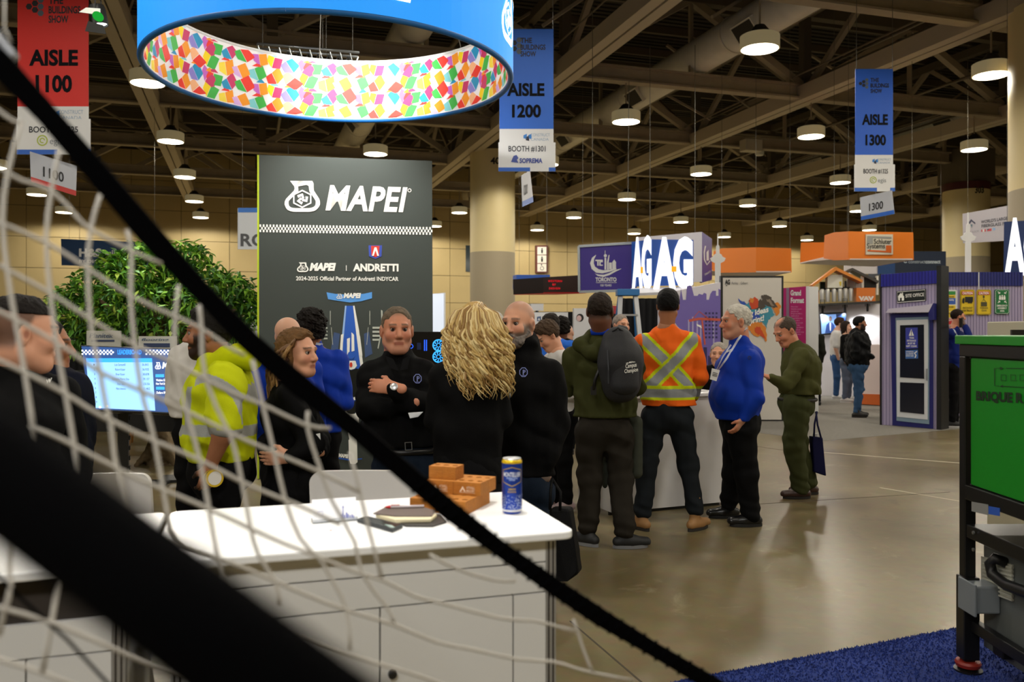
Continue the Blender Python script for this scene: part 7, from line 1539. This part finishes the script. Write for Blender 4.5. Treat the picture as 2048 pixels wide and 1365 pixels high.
# --- man in royal blue, white hair
t, j, B, R = person('person', 'white-haired man in a royal blue pullover with a white lanyard', 6.75, dict(head=(1472, 644, 0), neck=(1482, 690), chest=(1480, 735), waist=(1472, 790, -.02), pelvis=(1480, 845), hem=(1474, 838), sa=(1484, 722, .2), sb=(1500, 722, -.17), ea=(1470, 800, .28), eb=(1510, 798, -.24), wa=(1450, 830, .2), wb=(1487, 838, -.2), ha=(1474, 862, .09), hb=(1482, 862, -.09), ka=(1468, 948, .12), kb=(1492, 950, -.08), fa=(1458, 1006, .25), fb=(1502, 1034, -.05), ta=(1400, 1010, .25), tb=(1440, 1040, -.05)),
    skin='ruddy', hy=-84, by=-80, hs=1.10, face=dict(hair='short', hcol='c9c4ba', stub='b8a898', brow='9a8a7a', beard=.35, bcol='b09a8a'), top=ROY, bot=CBT, shoes=SBK, tw=.19, td=.17, ww=.19, wd=.195, pw=.17, pd=.155, arm=(.075, .06, .045), leg=(.105, .078, .064), fold=.005, hands=('', ((-.5, -.8, 0), (-.5, .3, .6), (-.6, .5, -.4), .5)), collar=.03, neck_r=.064, flare=.015)
LW = M('cdd6e6', .6); lanyard(t, [(1494, 656), (1476, 680), (1455, 715), (1434, 746)], 6.55, LW, .016); lanyard(t, [(1462, 690), (1446, 715), (1431, 746)], 6.55, LW, .014); badge(t, [(1424, 737), (1440, 741), (1433, 763), (1420, 759)], 6.42)
near_print(t, None, 6.5, lambda pl: text(MB(), pl, 'MAPEI', 1452, 706, 1464, 4, yr=702, lift=0, bold=.03), wp, 'chest_lettering'); near_print(t, None, 6.5, lambda pl: stroke(MB(), pl, ring(pl, 1499, 716, 3.2, n=8), 1.4, 0, 0, True), M('0a1a50', .6), 'sleeve_mark')
# --- man in olive work clothes
t, j, B, R = person('person', 'balding man in olive work shirt and trousers looking down', 7.85, dict(head=(1571, 663, 0), neck=(1589, 697), chest=(1602, 730), waist=(1600, 780), pelvis=(1593, 806), hem=(1595, 788), sa=(1596, 714, .2), sb=(1604, 716, -.18), ea=(1596, 772, .3), eb=(1572, 772, -.24), wa=(1612, 822, .25), wb=(1541, 756, -.26), ha=(1590, 812, .09), hb=(1594, 812, -.09), ka=(1594, 890, .12), kb=(1588, 890, -.08), fa=(1618, 966, .15), fb=(1602, 977, -.05), ta=(1580, 980, .16), tb=(1545, 985, -.05)),
    skin='ruddy', hy=-72, by=-78, hp=-28, hs=1.06, face=dict(hair='crop', hcol='4a3f36', bald=.62, stub='4a3c32', brow='5a4a3c'), top=OLV, bot=cloth('olive_trouser', '3c4024'), shoes=[M('3a221a', .4), M('1a1512', .6)], tw=.19, td=.165, ww=.19, wd=.165, pw=.17, pd=.155, arm=(.074, .06, .045), leg=(.105, .082, .07), fold=.007, hands=('', ((-.8, .3, 0), (0, -1, .2), (0, .2, .9), .7)), collar=.02)
MB().tube([j['waist']*.28+j['pelvis']*.72+Vector(B[:, 0])*.175*math.cos(a)*.98+Vector(B[:, 1])*.160*math.sin(a) for a in [2*math.pi*q/28 for q in range(29)]], .017, 8, cap=False).build('belt', M('14110e', .5), t, smooth=True)
tb = thing('navy_tote_bag', 'navy tote bag held by the man in olive clothes', 'bag', P(1636, 955, 7.95)); nv = cloth('navy_tote', '16173c')
mb = MB(); mb.slab([P(1624, 873, 7.9), P(1646, 876, 7.9), P(1653, 953, 7.88), P(1629, 945, 7.88)], .09); mb.build('bag_body', nv, tb, bevel=.01)
for a, b in (((1628, 874), (1634, 824)), ((1642, 876), (1632, 824))): MB().tube([P(*a, 7.86), P((a[0]+b[0])/2-2, (a[1]+b[1])/2, 7.88), P(*b, 7.95)], .009, 6).build('bag_handle', nv, tb, smooth=True)
MB().slab([P(1627, 869, 7.93), P(1641, 866, 7.93), P(1642, 880, 7.93), P(1627, 880, 7.93)], .02).build('paper_inside', WHT, tb)
# arm of his far side hanging with the bag
# --- bearded man in black
PATCH = lambda cx, cy, r: (lambda pl: stroke(poly(poly(poly(MB(), pl, [(cx-r*.15, cy-r*.55), (cx+r*.05, cy-r*.55), (cx+r*.05, cy+r*.6), (cx-r*.15, cy+r*.6)], 0), pl, [(cx, cy-r*.55), (cx+r*.4, cy-r*.45), (cx+r*.45, cy-r*.1), (cx+r*.1, cy+r*.1), (cx+r*.05, cy-r*.05), (cx+r*.28, cy-r*.15), (cx+r*.25, cy-r*.38), (cx, cy-r*.4)], 0), pl, [(cx-r*.4, cy+r*.68), (cx+r*.4, cy+r*.68), (cx+r*.4, cy+r*.78), (cx-r*.4, cy+r*.78)], 0), pl, [(cx+r*.9*math.cos(a), cy+r*1.05*math.sin(a)) for a in [2*math.pi*k/8+.39 for k in range(8)]], r*.16, 0, 0, True))
t, j, B, R = person('person', 'bearded man in a black jacket facing the blonde woman', 4.88, dict(head=(1037, 648, 0), neck=(1053, 706, .02), chest=(1046, 780), waist=(1044, 880), pelvis=(1044, 960), hem=(1046, 950), sa=(1000, 752, .10), sb=(1100, 745, -.03), ea=(990, 850, .12), eb=(1116, 842, .0), wa=(1004, 925, .05), wb=(1098, 926, -.08), ha=(1018, 985), hb=(1072, 985), ka=(1018, 1110, .0), kb=(1076, 1110), fa=(1018, 1190, .05), fb=(1078, 1190, -.0), ta=(1000, 1190, -.15), tb=(1060, 1190, -.2)),
    skin='light', hy=-30, by=-12, hp=-2, hs=1.08, face=dict(stub='8d7468', stubw=.4, beard=.9, bcol='6a625c', brow='3a2a22', brow_w=.8), top=CB, bot=DEN, shoes=SBK, tw=.205, td=.13, ww=.195, wd=.135, pw=.17, pd=.125, arm=(.075, .062, .046), fold=.006, hands=('', ((-.25, -.95, 0), (-.5, 0, .8), (-.6, 0, -.7), .75)), collar=.045, neck_r=.066)
near_print(t, None, 4.5, PATCH(1047, 745, 9), M('7d88c8', .5), 'chest_patch'); badge(t, [(1016, 790), (1023, 785), (1013, 825), (1004, 824)], 4.5)
BD = Field(); hc = V3(j['head']); 
def HL(x, y, z): return hc+R @ (np.array((x, y, z))*1.08)
BD.limb(HL(-.035, .062, -.088), HL(.035, .062, -.088), .03, .03, .02); BD.ell(HL(0, .068, -.112), (.034, .03, .028), k=.02)
for q in (-1, 1): BD.limb(HL(q*.04, .058, -.085), HL(q*.064, .015, -.045), .02, .014, .02); BD.limb(HL(q*.004, .096, -.052), HL(q*.024, .085, -.068), .008, .008, .01)
link('beard', npmesh('beard', [BD.mesh(.005, folds(.0035, 7, 130))]), mat('beard_grey', '79706a', .8, bump=.6, bscale=300, var=.35, vscale=90), t)
# --- man with crossed arms
t, j, B, R = person('person', 'older man in a black shirt with crossed arms and a silver watch', 4.85, dict(head=(794, 661, -.02), neck=(793, 712, .03), chest=(795, 778), waist=(800, 860), pelvis=(808, 915), hem=(806, 892), sa=(745, 752, .02), sb=(844, 748, .02), ea=(738, 818, -.10), eb=(852, 812, -.10), wa=(828, 806, -.22), wb=(786, 776, -.28), ha=(785, 940), hb=(838, 940), ka=(785, 1060, .0), kb=(842, 1060), fa=(785, 1180, .03), fb=(845, 1180, .03), ta=(780, 1190, -.15), tb=(850, 1190, -.15)),
    skin='ruddy', hy=14, by=5, hp=0, hs=1.08, face=dict(hair='crop', hcol='6a5c4c', stub='7a6858', brow='6a5444', beard=.18, bcol='b8a090'), top=CB, bot=DEN, shoes=SBK, tw=.20, td=.14, ww=.205, wd=.15, pw=.18, pd=.135, arm=(.074, .06, .045), fold=.007, hands=('', ((-.95, .1, .15), (0, -.2, 1), (0, .95, 0), .5)), collar=-.005, neck_r=.064)
for fl in ([(770, 712), (786, 718), (798, 742), (780, 737)], [(806, 719), (820, 712), (815, 738), (800, 742)]): MB().slab([P(x, y, 4.71-.004*abs(y-712)/6) for x, y in fl], .004).build('collar_flap', cloth('black_collar', '0b0b0d', .7), t)
near_print(t, None, 4.6, PATCH(835, 758, 9), M('7d88c8', .5), 'chest_patch')
wv = j['wb']; wd_ = (j['eb']-j['wb']).normalized(); wc = wv+wd_*.015; MB().lathe([(.0335, -.009), (.0355, 0), (.0335, .009)], wc, 20, axis=wd_).build('watch_strap', M('b9bcc0', .3, metal=.8), t, smooth=True); MB().lathe([(.021, 0), (.021, .008), (.017, .010), (.001, .010)], wc-FWD*.032+UP*.012, 18, axis=-FWD+UP*.4).build('watch_face', M('d0d2d4', .25, metal=.6), t, smooth=True, auto=40)
MB().slab([P(816, 826, 4.6), P(846, 824, 4.6), P(836, 834, 4.58), P(820, 837, 4.58)], .004).build('name_badge', M('c9cbd0', .3), t)
MB().tube([j['pelvis']+UP*.045+Vector(B[:, 0])*.185*math.cos(a)+Vector(B[:, 1])*.142*math.sin(a) for a in [2*math.pi*q/28 for q in range(29)]], .017, 8, cap=False).build('belt', M('0c0b0b', .4), t, smooth=True); mb = MB(); stroke(mb, Plane(700, 4.68, 900, 4.68), [(810, 886), (823, 885), (824, 900), (811, 901)], 2, 0, 0, True); mb.build('belt_buckle', M('8a8a88', .3, metal=.8), t)
# --- blonde woman seen from behind
t, j, B, R = person('person', 'woman with long wavy blonde hair in black, seen from behind', 4.38, dict(head=(950, 654, 0), neck=(945, 708), chest=(938, 780), waist=(936, 860), pelvis=(938, 950), hem=(938, 965), sa=(886, 752), sb=(990, 752), ea=(872, 840, .02), eb=(1002, 838, .03), wa=(900, 850, .22), wb=(980, 850, .22), ha=(914, 985), hb=(962, 985), ka=(914, 1110), kb=(960, 1110), fa=(914, 1220, -.02), fb=(962, 1220, -.02), ta=(905, 1240, .2), tb=(970, 1240, .2)),
    skin='pale', hy=170, by=180, hs=1.0, face=dict(hair='short', hcol='c4a262'), top=CB, bot=CBT, shoes=SBK, tw=.175, td=.12, ww=.165, wd=.12, pw=.175, pd=.13, arm=(.062, .052, .04), fold=.004)
random.seed(21); F = Field(); hz = 4.38
F.ell(P(952, 648, hz), (.092, .10, .105), k=.03); F.chain([P(951, 660, hz), P(950, 715, hz+.0), P(957, 745, hz-.02), P(962, 768, hz-.05)], [.095, .10, .10, .05], .05, side=RGT, asp=1.25)
link('hair_mass', npmesh('hair_mass', [F.mesh(.01, folds(.006, 9, 30))]), mat('hair_blonde_deep', '96723a', .6, bump=.6, bscale=120, var=.3, vscale=30), t)
bl = [mat('hair_blonde_light', 'e0c88e', .4, spec=.4), mat('hair_blonde_mid', 'c2a262', .42, spec=.4), mat('hair_blonde_dark', '94703a', .5)]
lk = [MB(), MB(), MB()]
for k in range(430):
    a0 = random.uniform(-1.55, 1.55) if k % 3 else random.gauss(0, .8); a0 = max(-1.6, min(1.6, a0)); ph = random.uniform(0, 6.28)+a0*2; am = random.uniform(.008, .024); dp = random.uniform(0, .022)
    endy = 752+random.uniform(-45, 42)+(10 if a0 > -.5 else -14)-abs(a0)*8; pts = []; rs = []; n = 18; px0 = 952+random.gauss(0, 4)+a0*6
    for i in range(n+1):
        u = i/n; y = 604+abs(a0)*4+(endy-604)*u; g = min(1, u/.16)**.5; wd_ = (44*g if u < .16 else 44+20*min(1, (u-.16)/.45)); xx = px0*(1-g)+(952+math.sin(a0)*wd_)*g+max(0, u-.4)*10
        rz = (.112*g+.035*min(1, u/.5))-.02*max(0, u-.75); z = hz-math.cos(a0)*rz-.012-dp*min(1, u*2)
        wv = am*min(1.25, max(0, u-.22)*2.1); fr = 9+7*u; pts.append(P(xx, y, z)+RGT*wv*math.sin(ph+u*fr)-FWD*abs(wv)*.9*math.cos(ph+u*fr)); rs.append(.0066*(.6+.5*min(1, u*2)) if u < .8 else max(.001, .0066*1.1*(1-u)/.2))
    lk[random.choices((0, 1, 2), (5, 5, 3) if k % 2 else (3, 5, 4))[0]].tube(pts, rs, 5)
for m_, b_ in zip(bl, lk): tag(b_.build('hair_locks', m_, t, smooth=True), kind='stuff')
MB().slab([P(891, 826, 4.3), P(894, 824, 4.3), P(894, 843, 4.3), P(892, 844, 4.3)], .003).build('zip_pull', M('c9c9c9', .3, metal=.6), t)
# --- woman in black facing right
t, j, B, R = person('person', 'brown-haired woman in black with a badge, looking to the right', 4.55, dict(head=(596, 708, 0), neck=(582, 765, .02), chest=(582, 830), waist=(588, 900), pelvis=(585, 960), hem=(585, 985), sa=(578, 795, -.14), sb=(592, 795, .16), ea=(628, 890, -.18), eb=(640, 880, .12), wa=(582, 913, -.24), wb=(640, 905, -.1), ha=(577, 985, -.07), hb=(590, 985, .07), ka=(577, 1100, -.07), kb=(592, 1100, .07), fa=(575, 1200, -.07), fb=(590, 1200, .07), ta=(640, 1210, -.07), tb=(650, 1210, .07)),
    skin='light', hy=68, by=72, hp=2, hs=1.0, face=dict(hair='bob', hcol='6a4c2c', brow='3a2616'), top=CB, bot=CBT, shoes=SBK, tw=.165, td=.135, ww=.155, wd=.125, pw=.17, pd=.14, arm=(.062, .05, .04), fold=.006, hands=(((-.9, -.1, -.1), (.1, .3, 1), (.2, .9, 0), .3), ''), neck_r=.05)
random.seed(6); mbh = [MB(), MB()]
for k in range(70):
    a = random.uniform(0, 1); x = 536+a*38; ey = 740+random.uniform(0, 75) if a < .6 else 720+random.uniform(0, 30); pts = []
    for i in range(8):
        u = i/7; pts.append(P(588-(588-x)*min(1, u*1.5)+(u < .4)*2-6*math.sin(u*3), 676+a*4+(ey-676)*u, 4.55-.03-.07*a+random.uniform(-.008, .008)+.02*math.sin(u*6+k)))
    mbh[k % 2].tube(pts, [.004, .006, .007, .007, .007, .006, .005, .001], 5)
tag(mbh[0].build('hair_locks', mat('hair_brown_light', '9a7444', .45), t, smooth=True), kind='stuff'); tag(mbh[1].build('hair_locks', mat('hair_brown', '6a4828', .5), t, smooth=True), kind='stuff')
badge(t, [(627, 870), (640, 867), (643, 905), (630, 911)], 4.34)
# --- man in yellow hi-vis
def hivis_y(j, B, t):
    c = V3(j['neck']); X, Zu = V3(RGT), V3(UP)
    def f(p):
        x = (p-c) @ X; z = (p-c) @ Zu; o = np.tile(np.array(lin('c2cc0a')), (len(p), 1)); G = np.array(lin('a2a4a0'))
        near = (p-c) @ V3(FWD) < -.13
        o[(np.abs(z+.345) < .027) & ((~near) | (x > .11))] = G; o[(np.abs(z+.335) < .027) & near & (x < .11)] = G
        r = np.sqrt((x-.03)**2*1.2+(z+.29)**2); o[(np.abs(r-.215) < .022) & (z > -.3) & (x > -.05)] = G; o[(np.abs(x+.10-.1*(z+.3)) < .02) & (z < -.12) & (z > -.34) & near] = G
        return o
    return f
t, j, B, R = person('person', 'dark-bearded man in a yellow hi-vis hoodie facing left with a tape roll', 4.35, dict(head=(418, 668, 0), neck=(437, 722, .02), chest=(440, 790), waist=(440, 860), pelvis=(445, 935), hem=(443, 918), sa=(440, 762, .2), sb=(452, 762, -.19), ea=(420, 860, .2), eb=(446, 868, -.25), wa=(405, 930, .12), wb=(422, 930, -.22), ha=(440, 950, .09), hb=(447, 950, -.09), ka=(435, 1080, .1), kb=(445, 1080, -.1), fa=(440, 1200, .12), fb=(450, 1220, -.08), ta=(380, 1210, .12), tb=(390, 1230, -.08)),
    skin='tan', hy=-82, by=-78, hp=0, hs=1.05, face=dict(hair='slick', hcol='16130f', beard=.95, bcol='1a120e', brow='120c0a'), top=mat('hivis_yellow_fleece', 'ffffff', .85, attr=True, bump=.25, bscale=300, spec=.2), topcol=hivis_y, topvox=.007, bot=CBT, shoes=SBK, tw=.20, td=.17, ww=.2, wd=.175, pw=.185, pd=.165, arm=(.082, .064, .045), sleeve=.5, fold=.008, hands=('', ((-.25, -.95, 0), (-.6, 0, .7), (-.7, 0, -.6), .7)), neck_r=.062, collar=.01)
h = Field()
for a, b in (((452, 712, -.13), (500, 722, -.06)), ((500, 722, -.06), (500, 722, .1)), ((452, 712, -.13), (425, 735, -.12)), ((470, 700, 0), (497, 705, .0)), ((425, 735, -.12), (405, 760, -.1)), ((500, 722, .1), (440, 712, .14))): h.limb(P(a[0], a[1], 4.35+a[2]), P(b[0], b[1], 4.35+b[2]), .036, .04, .06)
link('hood', npmesh('hood', [h.mesh(.01, folds(.006, 4))]), cloth('hivis_yellow', 'c2cc0a'), t)
tp2 = thing('tape_roll', "yellow and black tape roll in the hi-vis man's hand", 'tape roll', P(424, 975, 4.1)); ax_ = (-FWD*.75+RGT*.6+UP*.1).normalized(); c = P(427, 957, 4.1)
MB().lathe([(.033, -.02), (.042, -.02), (.042, .02), (.033, .02), (.033, -.02)], c, 28, axis=ax_).build('tape_ring', M('c9a818', .45), tp2, smooth=True, auto=40); MB().lathe([(.0422, -.004), (.0425, 0), (.0422, .004)], c, 28, axis=ax_).build('black_stripe', BLK, tp2); MB().lathe([(.0325, -.019), (.0325, .019)], c, 28, axis=ax_).build('core', M('d8d4cc', .6), tp2)
# --- white-shirted man behind him
t, j, B, R = person('person', 'man in a white shirt behind the yellow hi-vis man, seen from behind', 5.7, dict(head=(424, 640, 0), neck=(408, 682), chest=(392, 735), waist=(392, 800), pelvis=(398, 850), hem=(394, 835), sa=(362, 712), sb=(446, 712), ea=(352, 775, .05), eb=(455, 775), wa=(375, 800, .3), wb=(440, 810, .3), ha=(378, 860), hb=(418, 860), ka=(376, 940), kb=(418, 940), fa=(373, 1080), fb=(418, 1080), ta=(360, 1100, .1), tb=(430, 1100, .1)),
    skin='ruddy', hy=150, by=172, hs=1.02, face=dict(hair='crop', hcol='3a2f28', stub='5a463a'), top=WSH, bot=CBT, shoes=SBK, tw=.19, td=.13, ww=.18, wd=.13, pw=.17, pd=.125, fold=.008, vox=.013, collar=.02)
# --- close-cropped man in black, left foreground
t, j, B, R = person('person', 'close-cropped man in black at the left edge, turned away', 2.95, dict(head=(47, 668, 0), neck=(24, 730, .02), chest=(20, 850), waist=(25, 980), pelvis=(30, 1100), hem=(30, 1090), sa=(-80, 800, -.05), sb=(120, 792, .1), ea=(-105, 960, .0), eb=(150, 950, .15), wa=(-60, 1060, .2), wb=(110, 1060, .25), ha=(-15, 1140), hb=(70, 1140), ka=(-15, 1350), kb=(70, 1350), fa=(-20, 1500), fb=(75, 1500), ta=(0, 1530, .2), tb=(120, 1530, .2)),
    skin='light', hy=128, by=150, hp=-4, hs=1.06, face=dict(hair='buzz', hcol='171210', stub='3a2c24'), top=CB, bot=CBT, shoes=SBK, tw=.2, td=.13, ww=.2, wd=.14, pw=.18, pd=.13, fold=.004, hvox=.0045, collar=.02, neck_r=.066)
near_print(t, None, 2.9, lambda pl: text(MB(), pl, 'W', 93, 768, 104, 8, yr=764, lift=0, bold=.03, shear=.2), wp, 'shoulder_letter')
t, j, B, R = person('person', 'person in dark navy just behind the close-cropped man', 3.75, dict(head=(93, 692, 0), neck=(98, 745), chest=(105, 810), waist=(110, 900), pelvis=(112, 985), hem=(112, 970), sa=(60, 780), sb=(152, 778), ea=(50, 870), eb=(168, 862, .05), wa=(70, 930, .2), wb=(150, 930, .25), ha=(92, 1010), hb=(132, 1010), ka=(92, 1130), kb=(132, 1130), fa=(92, 1270), fb=(132, 1270), ta=(110, 1300, .2), tb=(150, 1300, .2)),
    skin='tan', hy=110, by=140, hs=.95, face=dict(hair='short', hcol='120e0c'), top=cloth('dark_navy', '0c1020'), bot=CBT, shoes=SBK, tw=.19, td=.13, ww=.18, wd=.13, pw=.17, pd=.125, fold=.005, vox=.013)
# --- two men in royal blue by the dark wall
def pal(label, x, ytop, Z, k=1., **kw):
    """standing figure scaled from head top row; x is the head column"""
    s = FPX/Z; u = lambda m: m*s; d = kw.pop('dx', 0); yy = kw.pop('hy', 180); by = kw.pop('by', yy); hp_ = kw.pop('hp', 0); rel = kw.pop('arms', 'down'); zf = CAMZ-(ytop-HY)/s
    H = zf; y = lambda f: ytop+u((1-f)*H)          # fraction of stature
    b = math.radians(by); cx_, sx_ = math.cos(b), math.sin(b); hw = kw.get('tw', .19)
    ax = (-cx_)      # picture-right component of the person's left-right axis sign
    def sh(f, w, fwd=0., sgn=1): return (x+d+u(sgn*w*abs(cx_)+fwd*sx_), y(f), -fwd*cx_+sgn*w*sx_)
    J = dict(head=(x, y(.935), 0), neck=(x+d*.6-u(.02*sx_), y(.845)), chest=(x+d, y(.73)), waist=(x+d, y(.61)), pelvis=(x+d, y(.52)), hem=(x+d, y(.50)))
    for q, sg in (('a', -1), ('b', 1)):
        J['s'+q] = sh(.80, .175, 0, sg); J['e'+q] = sh(.625, .225, -.01, sg); J['w'+q] = sh(.49 if rel == 'down' else .60, .2 if rel == 'down' else .12, .06 if rel == 'down' else .25, sg)
        J['h'+q] = sh(.49, .085, 0, sg); J['k'+q] = sh(.27, .10, .02, sg); J['f'+q] = sh(.045, .11, 0, sg); J['t'+q] = sh(.02, .12, .2, sg)
    for key, v in kw.pop('J', {}).items(): J[key] = v
    return person('person', label, Z, J, hy=yy, by=by, hp=hp_, **kw)
t, j, B, R = pal('bald man in royal blue in front of the dark wall', 577, 640, 5.55, hy=165, by=160, skin='pale', face=dict(), top=ROY, bot=CBT, shoes=SBK, vox=.013, dx=-4, collar=.02)
t, j, B, R = pal('man with dark wavy hair in royal blue, back turned, by the racing car print', 622, 626, 5.95, hy=205, by=170, skin='tan', face=dict(hair='curly', hcol='15100d'), top=ROY, bot=CBT, shoes=SBK, tw=.2, ww=.19, vox=.012, dx=6, arms='fold', collar=.02)
lanyard(t, [(606, 688), (622, 686), (645, 690)], 5.8, LW, .016)
# --- background crowd
t, j, B, R = pal('man in a white shirt looking down behind the bearded man', 1096, 648, 7.3, hy=-70, by=-60, hp=-35, skin='light', face=dict(hair='thick', hcol='4a3a2c', stub='5a463a'), top=WSH, bot=CBT, shoes=[M('b9a3a8', .6), M('d0c8bc', .6)], dx=24, vox=.014, arms='fold')
t, j, B, R = pal('grey-haired man in blue seen between the blonde and the bearded man', 992, 627, 8.4, hy=160, skin='pale', face=dict(hair='short', hcol='b9b4ac'), top=ROY, bot=CBT, shoes=SBK, vox=.016, hvox=.008, dx=4)
t, j, B, R = pal('dark-haired man in blue in the background crowd', 1101, 632, 9.2, hy=200, skin='light', face=dict(hair='thick', hcol='1c1612'), top=cloth('sky_blue', '2a62c0'), bot=CBT, shoes=SBK, vox=.018, hvox=.008, dx=10)
t, j, B, R = pal('dark-haired person far back in the crowd', 1124, 639, 10.6, hy=190, skin='brown', face=dict(hair='curly', hcol='15100d'), top=CB, bot=CBT, shoes=SBK, vox=.02, hvox=.009)
t, j, B, R = pal('bald man far back beside the olive jacket', 1135, 652, 11.8, hy=170, skin='pale', face=dict(), top=CB, bot=CBT, shoes=SBK, vox=.02, hvox=.009)
t, j, B, R = pal('grey-haired man half hidden behind the backpack strap', 1242, 632, 9.6, hy=30, skin='light', face=dict(hair='short', hcol='8a8078'), top=CB, bot=CBT, shoes=SBK, vox=.018, hvox=.008)
t, j, B, R = pal('person in black behind the reception counter, half hidden', 1437, 692, 8.75, hy=-20, skin='light', face=dict(hair='short', hcol='a09890'), top=CB, bot=CBT, shoes=SBK, vox=.016, hvox=.008)
# --- people at the right booths
t, j, B, R = pal('dark-haired person in a dark coat by the magenta panel', 1620, 642, 17.5, hy=-150, skin='tan', face=dict(hair='short', hcol='0e0c0b'), top=cloth('dark_coat', '23241c'), bot=CBT, shoes=SBK, vox=.022, hvox=.012, dx=7)
t, j, B, R = pal('young man in a white T-shirt and jeans at the white booth', 1680, 637, 19.0, hy=75, by=90, skin='pale', face=dict(hair='thick', hcol='3a281c'), top=WSH, bot=cloth('blue_jeans', '34527e'), shoes=[M('c9c9c9', .6), M('d8d8d8', .6)], vox=.022, hvox=.011, dx=-8, sleeve=.5)
t, j, B, R = pal('woman in black and grey jeans between the white T-shirt and the puffer jacket', 1693, 645, 18.2, hy=60, by=70, skin='pale', face=dict(hair='bob', hcol='2a1e18'), top=CB, bot=cloth('grey_jeans', '5a6478'), shoes=[M('c9c9c9', .6), M('d8d8d8', .6)], vox=.022, hvox=.011)
t, j, B, R = pal('bearded man in a black puffer jacket and blue jeans', 1720, 635, 15.1, hy=75, by=85, skin='tan', face=dict(hair='slick', hcol='0b0a0a', beard=.95, bcol='14100e'), top=cloth('black_puffer', '0d0e10', .5), bot=cloth('mid_jeans', '3a5678'), shoes=[M('1c1814', .6), M('2a241e', .6)], vox=.016, hvox=.009, tw=.24, td=.2, ww=.22, wd=.2, pw=.2, pd=.17, arm=(.09, .075, .055), fold=.014, dx=-5, arms='fold', collar=.03)
t, j, B, R = pal('man in navy blue talking on a phone beside the safety signs', 1916, 619, 13.6, hy=85, by=80, skin='ruddy', face=dict(hair='short', hcol='241a14', beard=.85, bcol='2a1e18'), top=cloth('navy_blue_shirt', '14246c', .65), bot=CBT, shoes=[M('1a1a1c', .6), M('b9b9b9', .6)], vox=.014, hvox=.008, dx=-9, arms='down', J=dict(eb=(1940, 680, -.25), wb=(1930, 652, -.14), ea=(1893, 708, .12), wa=(1908, 742, .02)), hands=('', ((-.3, .9, .1), (-.6, 0, .6), (-.4, .5, .2), .4)))
ph = MB().obox(P(1922, 646, 13.14), RGT*.012+UP*.0, FWD*.04, UP*.075).build('mobile_phone', spm, bevel=.006); tag(ph, "dark phone at the navy-shirted man's ear", 'phone')
lanyard(t, [(1898, 652), (1908, 660), (1919, 680), (1922, 700)], 13.1, LW, .018)
# black tote held by the bearded man
bt = thing('black_tote_bag', 'black tote bag hanging beside the counter corner', 'bag', P(1128, 1165, 4.45)); 
mb = MB(); mb.slab([P(1098, 1018, 4.55), P(1139, 1018, 4.55), P(1152, 1110, 4.5), P(1158, 1148, 4.5), P(1134, 1165, 4.5), P(1092, 1165, 4.55)], .12); mb.build('bag_body', cloth('black_tote', '0b0b0c', .6), bt, bevel=.015)
for a in ((1100, 1020), (1120, 1022)): MB().tube([P(*a, 4.52), P(a[0]+1, 985, 4.52), P(1104, 958, 4.6)], .008, 6).build('bag_handle', cloth('black_tote', '0b0b0c', .6), bt, smooth=True)
for q_ in list(bpy.data.scenes):
    if q_.name == 'lettering_workbench': bpy.data.scenes.remove(q_)
